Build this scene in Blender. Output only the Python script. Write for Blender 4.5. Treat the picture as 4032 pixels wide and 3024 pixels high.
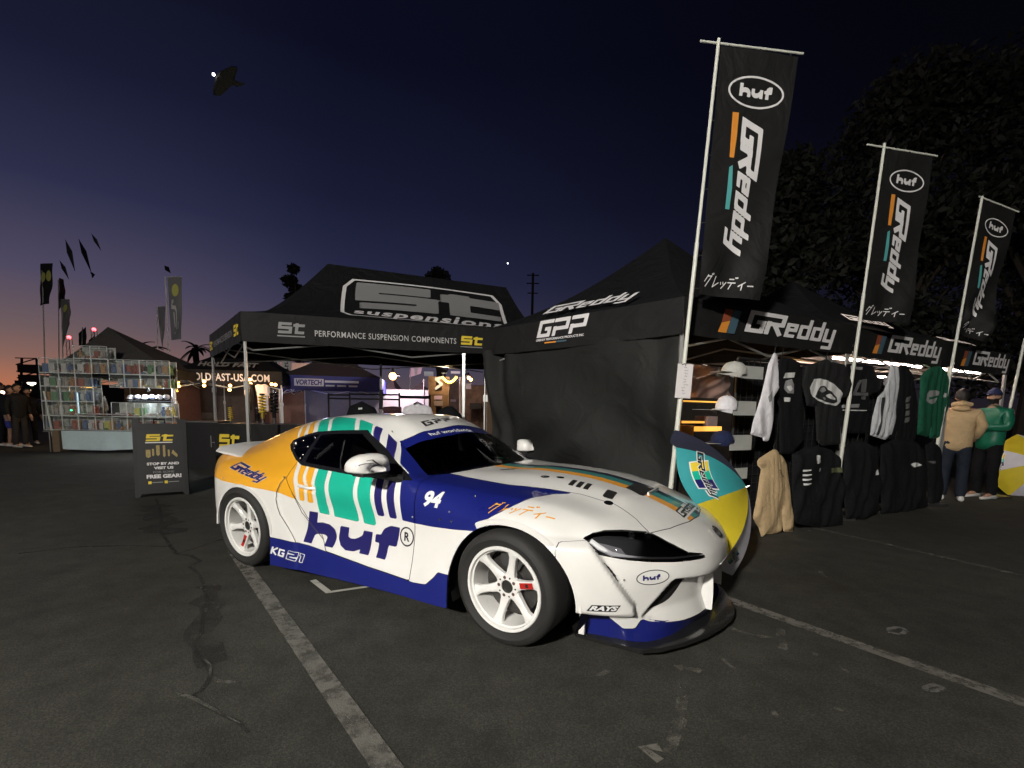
import bpy, bmesh, math, random
import numpy as np
from mathutils import Vector, Matrix
from mathutils.bvhtree import BVHTree
R = math.radians
random.seed(7); RNG = np.random.default_rng(7)
for _o in list(bpy.data.objects): bpy.data.objects.remove(_o, do_unlink=True)
SC = bpy.context.scene
COL = SC.collection

# ------------------------------------------------------------------ camera
CAM_H = 1.3102
PITCH, ROLL = -0.1084, 0.0190
cam_d = bpy.data.cameras.new('camera'); cam = bpy.data.objects.new('camera', cam_d); COL.objects.link(cam)
cp, sp = math.cos(PITCH), math.sin(PITCH)
Fw = Vector((0, cp, sp)); Up = Vector((0, -sp, cp)); Rt = Vector((1, 0, 0))
Rt2 = math.cos(ROLL)*Rt + math.sin(ROLL)*Up; Up2 = -math.sin(ROLL)*Rt + math.cos(ROLL)*Up
cam.matrix_world = Matrix(((Rt2.x, Up2.x, -Fw.x, 0), (Rt2.y, Up2.y, -Fw.y, 0), (Rt2.z, Up2.z, -Fw.z, CAM_H), (0, 0, 0, 1)))
cam_d.sensor_width = 36; cam_d.lens = 1850.2/4032*36
cam_d.shift_x = -0.0004; cam_d.shift_y = (1814.2-1512)/4032
cam_d.clip_end = 3000; cam_d.clip_start = 0.05
SC.camera = cam

# ------------------------------------------------------------------ world, sun, exposure
W = bpy.data.worlds.new('World'); SC.world = W; W.use_nodes = True
def build_world():
    nt = W.node_tree; nt.nodes.clear()
    N = nt.nodes.new; L = nt.links.new
    out = N('ShaderNodeOutputWorld'); bg = N('ShaderNodeBackground')
    tc = N('ShaderNodeTexCoord')
    sep = N('ShaderNodeSeparateXYZ'); L(tc.outputs['Generated'], sep.inputs[0])
    # dusk: colour by elevation, warm towards the azimuth where the sun went down
    def ramp(stops):
        n = N('ShaderNodeValToRGB'); e = n.color_ramp.elements
        while len(e) > 1: e.remove(e[-1])
        e[0].position = stops[0][0]; e[0].color = (*stops[0][1], 1)
        for p, c in stops[1:]:
            k = e.new(p); k.color = (*c, 1)
        L(mr.outputs[0], n.inputs[0]); return n
    mr = N('ShaderNodeMapRange'); mr.inputs['From Min'].default_value = -0.05; mr.inputs['From Max'].default_value = 0.95
    L(sep.outputs['Z'], mr.inputs['Value'])
    nrm = N('ShaderNodeVectorMath'); nrm.operation = 'MULTIPLY'; nrm.inputs[1].default_value = (1, 1, 0)
    L(tc.outputs['Generated'], nrm.inputs[0])
    n2 = N('ShaderNodeVectorMath'); n2.operation = 'NORMALIZE'; L(nrm.outputs[0], n2.inputs[0])
    dp = N('ShaderNodeVectorMath'); dp.operation = 'DOT_PRODUCT'
    dp.inputs[1].default_value = (math.sin(R(SUNSET_AZ)), math.cos(R(SUNSET_AZ)), 0); L(n2.outputs[0], dp.inputs[0])
    col = ramp(SKY_AWAY).outputs[0]
    for stops, (lo, hi) in ((SKY_DUSK, (-.25, .95)), (SKY_GLOW, (.74, 1.0))):
        m2 = N('ShaderNodeMapRange'); m2.interpolation_type = 'SMOOTHSTEP'; m2.inputs['From Min'].default_value = lo; m2.inputs['From Max'].default_value = hi; L(dp.outputs['Value'], m2.inputs['Value'])
        mix = N('ShaderNodeMix'); mix.data_type = 'RGBA'; L(m2.outputs[0], mix.inputs[0]); L(col, mix.inputs[6]); L(ramp(stops).outputs[0], mix.inputs[7]); col = mix.outputs[2]
    L(col, bg.inputs[0]); bg.inputs[1].default_value = 1.0
    L(bg.outputs[0], out.inputs[0])
SUNSET_AZ = -60.0
SKY_GLOW = [(0.0, (.10, .045, .03)), (.05, (.52, .155, .06)), (.08, (.42, .16, .09)), (.115, (.25, .13, .105)), (.16, (.155, .105, .112)), (.24, (.078, .068, .118)), (.36, (.027, .029, .070)), (.5, (.010, .0115, .032)), (.7, (.0045, .005, .012)), (1, (.0018, .002, .006))]
SKY_DUSK = [(0.0, (.04, .03, .03)), (.05, (.12, .075, .075)), (.085, (.112, .08, .095)), (.13, (.074, .066, .105)), (.19, (.046, .046, .092)), (.30, (.0205, .023, .060)), (.42, (.0098, .0115, .034)), (.6, (.0038, .0046, .015)), (1, (.0013, .0019, .006))]
SKY_AWAY = [(0.0, (.012, .009, .009)), (.05, (.016, .012, .016)), (.12, (.011, .010, .017)), (.25, (.005, .005, .011)), (.5, (.0014, .0015, .0036)), (1, (.0006, .0007, .0015))]
build_world()
sun_d = bpy.data.lights.new('floodlit_sun', 'SUN'); sun = bpy.data.objects.new('sun', sun_d); COL.objects.link(sun)
sun_d.energy = 0.05; sun_d.angle = R(12); sun_d.color = (1.0, .93, .82)
SUN_AZ, SUN_EL = -158.0, 30.0     # where the light comes from (azimuth from +Y, clockwise), behind the camera to its left
_d = Vector((math.sin(R(SUN_AZ))*math.cos(R(SUN_EL)), math.cos(R(SUN_AZ))*math.cos(R(SUN_EL)), math.sin(R(SUN_EL))))
sun.rotation_euler = _d.to_track_quat('Z', 'Y').to_euler()
LAMP_P = (-5.0, -7.5, 6.2); LAMP_W = 8900.0     # assumed floodlight mast, added unseen behind the camera as the main light
vs = SC.view_settings; vs.view_transform = 'Standard'; vs.look = 'None'; vs.gamma = 1; vs.exposure = 0.0; vs.use_curve_mapping = False
SC.render.engine = 'CYCLES'
SC.cycles.max_bounces = 6; SC.cycles.transparent_max_bounces = 12
SC.cycles.use_denoising = True

# ------------------------------------------------------------------ materials
MATS = {}
def mat(name, col, rough=.6, metal=0., emit=None, es=1., coat=0., noise=0., nscale=8., bump=0., bscale=60., spec=.5, wr=0., wrs=5.):
    if name in MATS: return MATS[name]
    m = bpy.data.materials.new(name); m.use_nodes = True; nt = m.node_tree; b = nt.nodes['Principled BSDF']
    b.inputs['Base Color'].default_value = (*col, 1); b.inputs['Roughness'].default_value = rough; b.inputs['Metallic'].default_value = metal
    b.inputs['Specular IOR Level'].default_value = spec
    if coat: b.inputs['Coat Weight'].default_value = coat; b.inputs['Coat Roughness'].default_value = .06
    if emit: b.inputs['Emission Color'].default_value = (*emit, 1); b.inputs['Emission Strength'].default_value = es
    N = nt.nodes.new; L = nt.links.new
    if noise or bump:
        tc = N('ShaderNodeTexCoord')
    if noise:
        n = N('ShaderNodeTexNoise'); n.inputs['Scale'].default_value = nscale; n.inputs['Detail'].default_value = 6; n.inputs['Roughness'].default_value = .65
        L(tc.outputs['Object'], n.inputs['Vector'])
        mr = N('ShaderNodeMapRange'); mr.inputs['From Min'].default_value = .25; mr.inputs['From Max'].default_value = .75
        mr.inputs['To Min'].default_value = 1-noise; mr.inputs['To Max'].default_value = 1+noise; L(n.outputs[0], mr.inputs[0])
        mx = N('ShaderNodeMix'); mx.data_type = 'RGBA'; mx.blend_type = 'MULTIPLY'; mx.inputs[0].default_value = 1
        mx.inputs[6].default_value = (*col, 1); cc = N('ShaderNodeCombineColor')
        for i in range(3): L(mr.outputs[0], cc.inputs[i])
        L(cc.outputs[0], mx.inputs[7]); L(mx.outputs[2], b.inputs['Base Color'])
        mr2 = N('ShaderNodeMapRange'); mr2.inputs['To Min'].default_value = max(.02, rough-.08); mr2.inputs['To Max'].default_value = min(1, rough+.1)
        L(n.outputs[0], mr2.inputs[0]); L(mr2.outputs[0], b.inputs['Roughness'])
    if bump:
        n = N('ShaderNodeTexNoise'); n.inputs['Scale'].default_value = bscale; n.inputs['Detail'].default_value = 4
        L(tc.outputs['Object'], n.inputs['Vector'])
        bp = N('ShaderNodeBump'); bp.inputs['Strength'].default_value = bump; bp.inputs['Distance'].default_value = .01
        L(n.outputs[0], bp.inputs['Height']); L(bp.outputs[0], b.inputs['Normal'])
    if wr:
        tc2 = N('ShaderNodeTexCoord'); n = N('ShaderNodeTexNoise'); n.inputs['Scale'].default_value = wrs; n.inputs['Detail'].default_value = 3; n.inputs['Distortion'].default_value = 1.6; L(tc2.outputs['Object'], n.inputs['Vector'])
        b2 = N('ShaderNodeBump'); b2.inputs['Strength'].default_value = wr; b2.inputs['Distance'].default_value = .25/wrs; L(n.outputs[0], b2.inputs['Height'])
        if b.inputs['Normal'].links: L(b.inputs['Normal'].links[0].from_socket, b2.inputs['Normal'])
        L(b2.outputs[0], b.inputs['Normal'])
    MATS[name] = m
    return m
def glass(name, tint, gl=.06, rough=.02, base=(0, 0, 0)):
    if name in MATS: return MATS[name]
    m = bpy.data.materials.new(name); m.use_nodes = True; nt = m.node_tree; nt.nodes.clear(); N = nt.nodes.new; L = nt.links.new
    out = N('ShaderNodeOutputMaterial'); tr = N('ShaderNodeBsdfTransparent'); tr.inputs[0].default_value = (*tint, 1)
    g = N('ShaderNodeBsdfGlossy'); g.inputs['Roughness'].default_value = rough
    lw = N('ShaderNodeFresnel'); lw.inputs[0].default_value = 1.5
    mx = N('ShaderNodeMixShader'); L(lw.outputs[0], mx.inputs[0]); L(tr.outputs[0], mx.inputs[1]); L(g.outputs[0], mx.inputs[2])
    L(mx.outputs[0], out.inputs[0]); MATS[name] = m
    return m

# ------------------------------------------------------------------ object helpers
def tag(o, label=None, cat=None, group=None, kind=None):
    if label: o['label'] = label
    if cat: o['category'] = cat
    if group: o['group'] = group
    if kind: o['kind'] = kind
    return o
def empty(name, loc=(0, 0, 0), rz=0., label=None, cat=None, group=None):
    o = bpy.data.objects.new(name, None); COL.objects.link(o); o.location = loc; o.rotation_euler = (0, 0, rz)
    return tag(o, label, cat, group)
def link(name, me, parent=None, **k):
    o = bpy.data.objects.new(name, me); COL.objects.link(o)
    if parent: o.parent = parent
    return tag(o, **k)
def meshobj(name, V, F, m, parent=None, smooth=False, mi=None, normals=None, **k):
    me = bpy.data.meshes.new(name)
    me.from_pydata([tuple(map(float, v)) for v in V], [], [tuple(map(int, f)) for f in F])
    ms = m if isinstance(m, (list, tuple)) else [m]
    for x in ms: me.materials.append(x)
    if mi is not None: me.polygons.foreach_set('material_index', np.asarray(mi, np.int32))
    if smooth: me.polygons.foreach_set('use_smooth', np.ones(len(me.polygons), bool))
    me.update()
    if normals is not None: me.normals_split_custom_set_from_vertices([tuple(map(float, n)) for n in normals])
    return link(name, me, parent, **k)
class MB:
    """collects simple solids, then builds ONE mesh object"""
    def __init__(s): s.V = []; s.F = []; s.M = []; s.mi = 0
    def add(s, V, F):
        b = len(s.V); s.V += [tuple(v) for v in V]; s.F += [tuple(i+b for i in f) for f in F]; s.M += [s.mi]*len(F); return s
    def box(s, c, d, rz=0., M=None):
        x, y, z = (k/2 for k in d); V = [Vector((a*x, b*y, e*z)) for e in (-1, 1) for b in (-1, 1) for a in (-1, 1)]
        if M is not None: V = [M @ v for v in V]
        if rz: rm = Matrix.Rotation(rz, 3, 'Z'); V = [rm @ v for v in V]
        V = [v+Vector(c) for v in V]
        return s.add(V, [(0, 2, 3, 1), (4, 5, 7, 6), (0, 1, 5, 4), (2, 6, 7, 3), (0, 4, 6, 2), (1, 3, 7, 5)])
    def tube(s, pts, r, n=8, cap=True):
        pts = [Vector(p) for p in pts]; rs = r if isinstance(r, (list, tuple)) else [r]*len(pts)
        rings = []; u = None
        for i, p in enumerate(pts):
            t = (pts[min(i+1, len(pts)-1)]-pts[max(i-1, 0)]).normalized()
            if u is None:
                u = t.orthogonal().normalized()
            else:
                u = (u-t*u.dot(t)); u = u.normalized() if u.length > 1e-6 else t.orthogonal().normalized()
            v = t.cross(u)
            rings.append([p+(u*math.cos(a)+v*math.sin(a))*rs[i] for a in (2*math.pi*k/n for k in range(n))])
        V = [q for rg in rings for q in rg]; F = []
        for i in range(len(pts)-1):
            for k in range(n):
                F.append((i*n+k, i*n+(k+1) % n, (i+1)*n+(k+1) % n, (i+1)*n+k))
        if cap: F += [tuple(range(n))[::-1], tuple((len(pts)-1)*n+k for k in range(n))]
        return s.add(V, F)
    def lathe(s, prof, n=24, axis='Z', c=(0, 0, 0), close=False):
        V = []; F = []
        for (r, h) in prof:
            for k in range(n):
                a = 2*math.pi*k/n; p = (r*math.cos(a), r*math.sin(a), h)
                if axis == 'Y': p = (p[0], h, p[1])
                if axis == 'X': p = (h, p[0], p[1])
                V.append((p[0]+c[0], p[1]+c[1], p[2]+c[2]))
        m = len(prof)
        for i in range(m if close else m-1):
            for k in range(n):
                a, b = i*n+k, i*n+(k+1) % n; c2, d = ((i+1) % m)*n+(k+1) % n, ((i+1) % m)*n+k
                F.append((a, b, c2, d))
        return s.add(V, F)
    def prism(s, poly, z0, z1, M=None):
        n = len(poly); V = [Vector((p[0], p[1], z0)) for p in poly]+[Vector((p[0], p[1], z1)) for p in poly]
        if M is not None: V = [M @ v for v in V]
        return s.add(V, [tuple(range(n))[::-1], tuple(range(n, 2*n))]+[(i, (i+1) % n, n+(i+1) % n, n+i) for i in range(n)])
    def sphere(s, c, r, n=10, m=6):
        r3 = r if isinstance(r, (tuple, list)) else (r, r, r); V = []; F = []
        for i in range(m+1):
            t = math.pi*i/m
            for k in range(n):
                a = 2*math.pi*k/n; V.append((c[0]+r3[0]*math.sin(t)*math.cos(a), c[1]+r3[1]*math.sin(t)*math.sin(a), c[2]+r3[2]*math.cos(t)))
        for i in range(m):
            for k in range(n): F.append((i*n+k, (i+1)*n+k, (i+1)*n+(k+1) % n, i*n+(k+1) % n))
        return s.add(V, F)
    def build(s, name, m, parent=None, smooth=False, bevel=0., **k):
        o = meshobj(name, s.V, s.F, m, parent, smooth, mi=s.M if isinstance(m, (list, tuple)) else None, **k)
        if smooth and smooth != 'all':
            o.data.polygons.foreach_set('use_smooth', np.ones(len(o.data.polygons), bool))
            try: o.data.set_sharp_from_angle(angle=R(smooth if smooth > 1 else 40))
            except Exception: pass
        return o
def copy_tree(o, parent=None):
    c = o.copy(); COL.objects.link(c)
    c.parent = parent
    for ch in [x for x in bpy.data.objects if x.parent == o]: copy_tree(ch, c)
    return c
# ------------------------------------------------------------------ 2-D shapes by distance fields; triangle clipping
def clip(V, T, f, *extra):
    """split triangles T along f=0.  V carries any attributes.  Returns (V2, Tin, idx_in, Tout, idx_out); idx = source triangle"""
    f = np.where(np.abs(f) < 1e-9, 1e-9, f)
    newV = [V]; nV = len(V); cache = {}; add = []
    s = f[T] < 0; cnt = s.sum(1)
    Tin = [T[cnt == 3]]; Iin = [np.nonzero(cnt == 3)[0]]; Tout = [T[cnt == 0]]; Iout = [np.nonzero(cnt == 0)[0]]
    a_in, a_out, i_in, i_out = [], [], [], []
    def cut(a, b):
        nonlocal nV
        k = (a, b) if a < b else (b, a)
        if k in cache: return cache[k]
        t = f[k[0]]/(f[k[0]]-f[k[1]]); add.append(V[k[0]]*(1-t)+V[k[1]]*t)
        cache[k] = nV; nV += 1; return nV-1
    for ti in np.nonzero((cnt == 1) | (cnt == 2))[0]:
        t = T[ti]; sg = s[ti]; one = cnt[ti] == 1
        k = int(np.nonzero(sg)[0][0]) if one else int(np.nonzero(~sg)[0][0])
        a, b, c = int(t[k]), int(t[(k+1) % 3]), int(t[(k+2) % 3])
        p, q = cut(a, b), cut(a, c)
        A = [(a, p, q)]; B = [(p, b, c), (p, c, q)]
        if one: a_in += A; a_out += B; i_in += [ti]; i_out += [ti, ti]
        else: a_out += A; a_in += B; i_out += [ti]; i_in += [ti, ti]
    V2 = np.vstack([V, np.array(add)]) if add else V
    def cat(T0, L): return np.vstack([T0[0], np.array(L, int).reshape(-1, 3)])
    return V2, cat(Tin, a_in), np.concatenate([Iin[0], np.array(i_in, int)]), cat(Tout, a_out), np.concatenate([Iout[0], np.array(i_out, int)])
def sd_poly(P, poly):
    poly = np.asarray(poly, float); d = np.full(len(P), 1e9); ins = np.zeros(len(P), bool); n = len(poly)
    for i in range(n):
        a, b = poly[i], poly[(i+1) % n]; e = b-a; w = P-a
        t = np.clip((w@e)/max(e@e, 1e-12), 0, 1); q = w-t[:, None]*e; d = np.minimum(d, (q**2).sum(1))
        c1 = P[:, 1] >= a[1]; c2 = P[:, 1] < b[1]; c3 = e[0]*w[:, 1] > e[1]*w[:, 0]
        ins ^= (c1 & c2 & c3) | (~c1 & ~c2 & ~c3)
    d = np.sqrt(d); return np.where(ins, -d, d)
def sd_seg(P, a, b, w, square=True):
    a = np.asarray(a, float); b = np.asarray(b, float); e = b-a; L = np.linalg.norm(e)+1e-9; e = e/L; n = np.array([-e[1], e[0]])
    x = (P-a)@e; y = np.abs((P-a)@n)
    if square: return np.maximum(np.maximum(-x, x-L), y-w)
    t = np.clip(x, 0, L); q = P-a-t[:, None]*e; return np.sqrt((q**2).sum(1))-w
def sd_ell(P, c, rx, ry):
    q = (P-np.asarray(c))/np.array([rx, ry]); k = np.sqrt((q**2).sum(1))+1e-9; return (k-1)*k*1.0/np.sqrt(((q/np.array([rx, ry]))**2).sum(1)+1e-12)
def shape2d(fn, x0, x1, y0, y1, cell):
    nx = max(2, int((x1-x0)/cell)+1); ny = max(2, int((y1-y0)/cell)+1)
    X, Y = np.meshgrid(np.linspace(x0, x1, nx), np.linspace(y0, y1, ny)); V = np.stack([X.ravel(), Y.ravel()], 1)
    i = np.arange((nx-1)*(ny-1)); r, c = i//(nx-1), i % (nx-1); a = r*nx+c
    T = np.vstack([np.stack([a, a+1, a+nx+1], 1), np.stack([a, a+nx+1, a+nx], 1)])
    V2, Ti, _, _, _ = clip(V, T, fn(V))
    if len(Ti) == 0: return np.zeros((0, 2)), np.zeros((0, 3), int)
    u, inv = np.unique(Ti, return_inverse=True); return V2[u], inv.reshape(-1, 3)
# glyphs: strokes on a unit box (x right, y up); each is (polyline, half width)
def sd_strokes(P, strokes, dw=0.):
    d = np.full(len(P), 1e9)
    for pl, w in strokes:
        for a, b in zip(pl[:-1], pl[1:]): d = np.minimum(d, sd_seg(P, a, b, w+dw, True))
        for q in pl[1:-1]: d = np.minimum(d, np.maximum(np.abs(P[:, 0]-q[0]), np.abs(P[:, 1]-q[1]))-(w+dw)*.98)
    return d
def G_(x, w, sc, *pls): return [([(x+p[0]*sc, p[1]) for p in pl], w) for pl in pls]
def strokes_greddy(w=.085):
    L = []
    L += G_(0, w, 1, [(.78, .9), (.09, .9), (.09, .09), (.62, .09), (.62, .5), (.36, .5)])                     # G
    L += G_(.86, w, 1, [(-.1, .9), (.55, .9), (.55, .5), (.02, .5)], [(-.02, .62), (-.02, 0)], [(.2, .5), (.55, .0)])      # R
    L += G_(1.55, w*.85, 1, [(.12, .36), (.44, .36), (.44, .6), (.1, .6), (.1, .07), (.46, .07)])               # e
    for k in (2.12, 2.70): L += G_(k, w*.85, 1, [(.44, .6), (.1, .6), (.1, .07), (.46, .07)], [(.46, .98), (.46, 0)])      # d d
    L += G_(3.28, w*.85, 1, [(.1, .68), (.1, .07), (.44, .07)], [(.46, .68), (.46, -.28), (.05, -.28)])          # y
    return L
def strokes_huf(w=.135):
    L = []
    L += G_(0, w, 1, [(.14, 1.0), (.14, 0)], [(.14, .52), (.5, .52)], [(.62, .45), (.62, 0)], [(.5, .52), (.6, .46)])
    L += G_(.86, w, 1, [(.14, .68), (.14, .2)], [(.62, .68), (.62, 0)], [(.2, .14), (.62, .14)])
    L += G_(1.72, w, 1, [(.26, .0), (.26, .82)], [(.32, .87), (.6, .87)], [(.02, .55), (.56, .55)])
    return L
def strokes_st(w=.10):
    L = []
    L += G_(0, w, 1, [(1.05, .9), (.1, .9), (.1, .52), (1.0, .52), (1.0, .1), (0, .1)])
    L += G_(1.2, w, 1, [(.3, 1.0), (.3, .1), (.95, .1)], [(.0, .78), (.95, .78)])
    return L
def sd_logo(strokes, shear=0., dw=0.):
    def fn(P):
        Q = P.copy(); Q[:, 0] = Q[:, 0]-shear*Q[:, 1]; return sd_strokes(Q, strokes, dw)
    return fn
def text2d(body, size=1., bold=0., shear=0., space=1., align='LEFT'):
    c = bpy.data.curves.new('txt', 'FONT'); c.body = body; c.size = size; c.offset = bold*size; c.shear = shear; c.space_character = space
    c.align_x = align; c.resolution_u = 3; c.fill_mode = 'FRONT'
    o = bpy.data.objects.new('txt', c); COL.objects.link(o); dg = bpy.context.evaluated_depsgraph_get()
    me = bpy.data.meshes.new_from_object(o.evaluated_get(dg)); me.calc_loop_triangles()
    V = np.array([v.co[:2] for v in me.vertices]).reshape(-1, 2); T = np.array([t.vertices[:] for t in me.loop_triangles], int).reshape(-1, 3)
    bpy.data.objects.remove(o); bpy.data.curves.remove(c); bpy.data.meshes.remove(me)
    return V, T
def refine(V, T, maxlen, it=6):
    """split long edges so a flat shape can be bent over a curved surface"""
    for _ in range(it):
        e = {}; 
        def L(a, b): return np.hypot(*(V[a]-V[b]))
        newT = []; addV = []; n = len(V); done = True
        def mid(a, b):
            k = (min(a, b), max(a, b))
            if k not in e: e[k] = n+len(addV); addV.append((V[a]+V[b])/2)
            return e[k]
        for a, b, c in T:
            ls = (L(a, b) > maxlen, L(b, c) > maxlen, L(c, a) > maxlen)
            if not any(ls): newT.append((a, b, c)); continue
            done = False
            p = mid(a, b) if ls[0] else None; q = mid(b, c) if ls[1] else None; r = mid(c, a) if ls[2] else None
            k = (p is not None, q is not None, r is not None)
            if k == (1, 1, 1): newT += [(a, p, r), (p, b, q), (r, q, c), (p, q, r)]
            elif k == (1, 0, 0): newT += [(a, p, c), (p, b, c)]
            elif k == (0, 1, 0): newT += [(a, b, q), (a, q, c)]
            elif k == (0, 0, 1): newT += [(a, b, r), (b, c, r)]
            elif k == (1, 1, 0): newT += [(p, b, q), (a, p, q), (a, q, c)]
            elif k == (0, 1, 1): newT += [(q, c, r), (a, b, q), (a, q, r)]
            else: newT += [(a, p, r), (p, b, c), (p, c, r)]
        T = np.array(newT, int); 
        if addV: V = np.vstack([V, np.array(addV)])
        if done: break
    return V, T
def flat_decal(name, V2, T, m, M, parent=None, eps=.0, **k):
    """place a 2-D shape on a plane given by the 4x4 matrix M (x right, y up, z out)"""
    V = [M @ Vector((float(p[0]), float(p[1]), eps)) for p in V2]
    return meshobj(name, V, T, m, parent, **k)
# ================================================================== race car
CAR_X, CAR_Y, CAR_YAW = 0.449, 3.3431, 0.5201
CARM = Matrix.Translation((CAR_X, CAR_Y, 0)) @ Matrix.Rotation(-CAR_YAW, 4, 'Z')
def pchip(t, P, u):
    t = np.asarray(t, float); P = np.asarray(P, float); h = np.diff(t); d = np.diff(P, axis=0)/h[:, None]
    m = np.zeros_like(P)
    for i in range(1, len(t)-1):
        w1, w2 = 2*h[i]+h[i-1], h[i]+2*h[i-1]; a, b = d[i-1], d[i]
        with np.errstate(divide='ignore', invalid='ignore'): v = (w1+w2)/(w1/a+w2/b)
        m[i] = np.where(a*b > 0, v, 0)
    m[0], m[-1] = d[0], d[-1]
    i = np.clip(np.searchsorted(t, u, 'right')-1, 0, len(t)-2); s = ((u-t[i])/h[i])[:, None]; H = h[i][:, None]
    return (2*s**3-3*s**2+1)*P[i]+(s**3-2*s**2+s)*H*m[i]+(-2*s**3+3*s**2)*P[i+1]+(s**3-s**2)*H*m[i+1]
def body_grid():
    """control net: stations from tail to nose, ten rows from sill to centre line; points are (x forward, o outward, z)"""
    S = []
    def st(x, *oz): S.append([(p if len(p) == 3 else (x, p[0], p[1])) for p in oz])
    st(-3.33, (.62, .34), (.65, .42), (.67, .52), (.69, .64), (.69, .76), (.64, .83), (.56, .865), (.45, .885), (.28, .90), (0, .905))
    st(-3.22, (.72, .35), (.74, .42), (.755, .52), (.762, .64), (.755, .77), (.70, .845), (.60, .880), (.46, .90), (.28, .915), (0, .92))
    st(-3.05, (.82, .36), (.835, .42), (.845, .52), (.852, .65), (.84, .775), (.765, .855), (.62, .895), (.48, .925), (.3, .95), (0, .955))
    st(-2.85, (.945, .37), (.95, .43), (.95, .53), (.945, .66), (.92, .77), (.79, .862), (.635, .92), (.50, .985), (.3, 1.03), (0, 1.04))
    st(-2.47, (.985, .2), (.985, .30), (.985, .48), (.98, .65), (.95, .75), (.80, .885), (.665, .985), (.535, 1.085), (.32, 1.155), (0, 1.17))
    st(-2.12, (.975, .08), (.965, .295), (.96, .42), (.95, .62), (.928, .75), (.815, .885), (.672, 1.045), (.57, 1.14), (.34, 1.217), (0, 1.232))
    st(-1.75, (.965, .093), (.95, .288), (.912, .40), (.905, .60), (.918, .715), (.862, .858), (.635, 1.13), (.57, 1.178), (.36, 1.247), (0, 1.258))
    st(-1.4, (.965, .105), (.948, .268), (.90, .36), (.89, .56), (.917, .70), (.875, .842), (.635, 1.135), (.565, 1.172), (.36, 1.248), (0, 1.260))
    st(-1.14, (.965, .113), (.948, .245), (.90, .34), (.887, .55), (.913, .695), (.868, .843), (-1.14, .71, 1.01), (-1.15, .585, 1.065), (-1.17, .36, 1.19), (-1.15, 0, 1.222))
    st(-.93, (.965, .118), (.95, .238), (.91, .34), (.89, .55), (.912, .695), (.862, .843), (-.93, .785, .918), (-.93, .665, .955), (-.87, .40, 1.035), (-.83, 0, 1.06))
    st(-.75, (.968, .12), (.955, .238), (.925, .345), (.90, .55), (.912, .69), (.858, .838), (-.76, .80, .862), (-.73, .72, .867), (-.60, .42, .885), (-.54, 0, .892))
    st(-.5, (.975, .121), (.97, .27), (.945, .36), (.92, .55), (.918, .685), (.855, .800), (-.5, .78, .838), (-.47, .65, .852), (-.40, .36, .883), (-.36, 0, .888))
    st(-.2, (.965, .125), (.960, .3), (.95, .42), (.945, .60), (.940, .675), (.87, .765), (.78, .812), (.60, .840), (.34, .886), (0, .897))
    st(.02, (.965, .13), (.965, .3), (.965, .42), (.962, .62), (.948, .680), (.876, .755), (.78, .806), (.60, .826), (.34, .876), (0, .889))
    st(.22, (.96, .15), (.96, .29), (.96, .42), (.958, .60), (.94, .665), (.862, .735), (.765, .780), (.58, .802), (.33, .857), (0, .870))
    st(.42, (.905, .17), (.910, .275), (.92, .36), (.925, .48), (.91, .60), (.848, .690), (.75, .740), (.575, .766), (.33, .820), (0, .831))
    S.append([(.56, .83, .17), (.565, .835, .26), (.575, .845, .36), (.585, .845, .47), (.575, .825, .575), (.56, .79, .665), (.53, .70, .712), (.50, .55, .755), (.47, .33, .812), (.44, 0, .827)])
    S.append([(.70, .71, .17), (.705, .715, .26), (.715, .72, .36), (.735, .715, .46), (.73, .69, .555), (.71, .65, .650), (.64, .58, .697), (.58, .47, .745), (.50, .30, .804), (.455, 0, .824)])
    S.append([(.82, .565, .17), (.83, .57, .26), (.84, .575, .36), (.865, .565, .45), (.86, .54, .535), (.815, .50, .628), (.735, .45, .685), (.65, .37, .734), (.53, .24, .797), (.47, 0, .821)])
    S.append([(.935, .33, .17), (.945, .33, .26), (.955, .33, .36), (.985, .325, .44), (.975, .31, .52), (.905, .29, .612), (.82, .265, .665), (.71, .22, .727), (.555, .14, .792), (.48, 0, .819)])
    S.append([(.965, .17, .17), (.975, .17, .26), (.985, .17, .36), (1.015, .165, .44), (1.005, .155, .515), (.935, .145, .607), (.845, .132, .663), (.725, .11, .727), (.562, .07, .790), (.485, 0, .818)])
    S.append([(.975, 0, .17), (.985, 0, .26), (.995, 0, .36), (1.027, 0, .44), (1.017, 0, .513), (.945, 0, .604), (.855, 0, .661), (.733, 0, .726), (.566, 0, .789), (.49, 0, .817)])
    return np.array(S, float)
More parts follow.
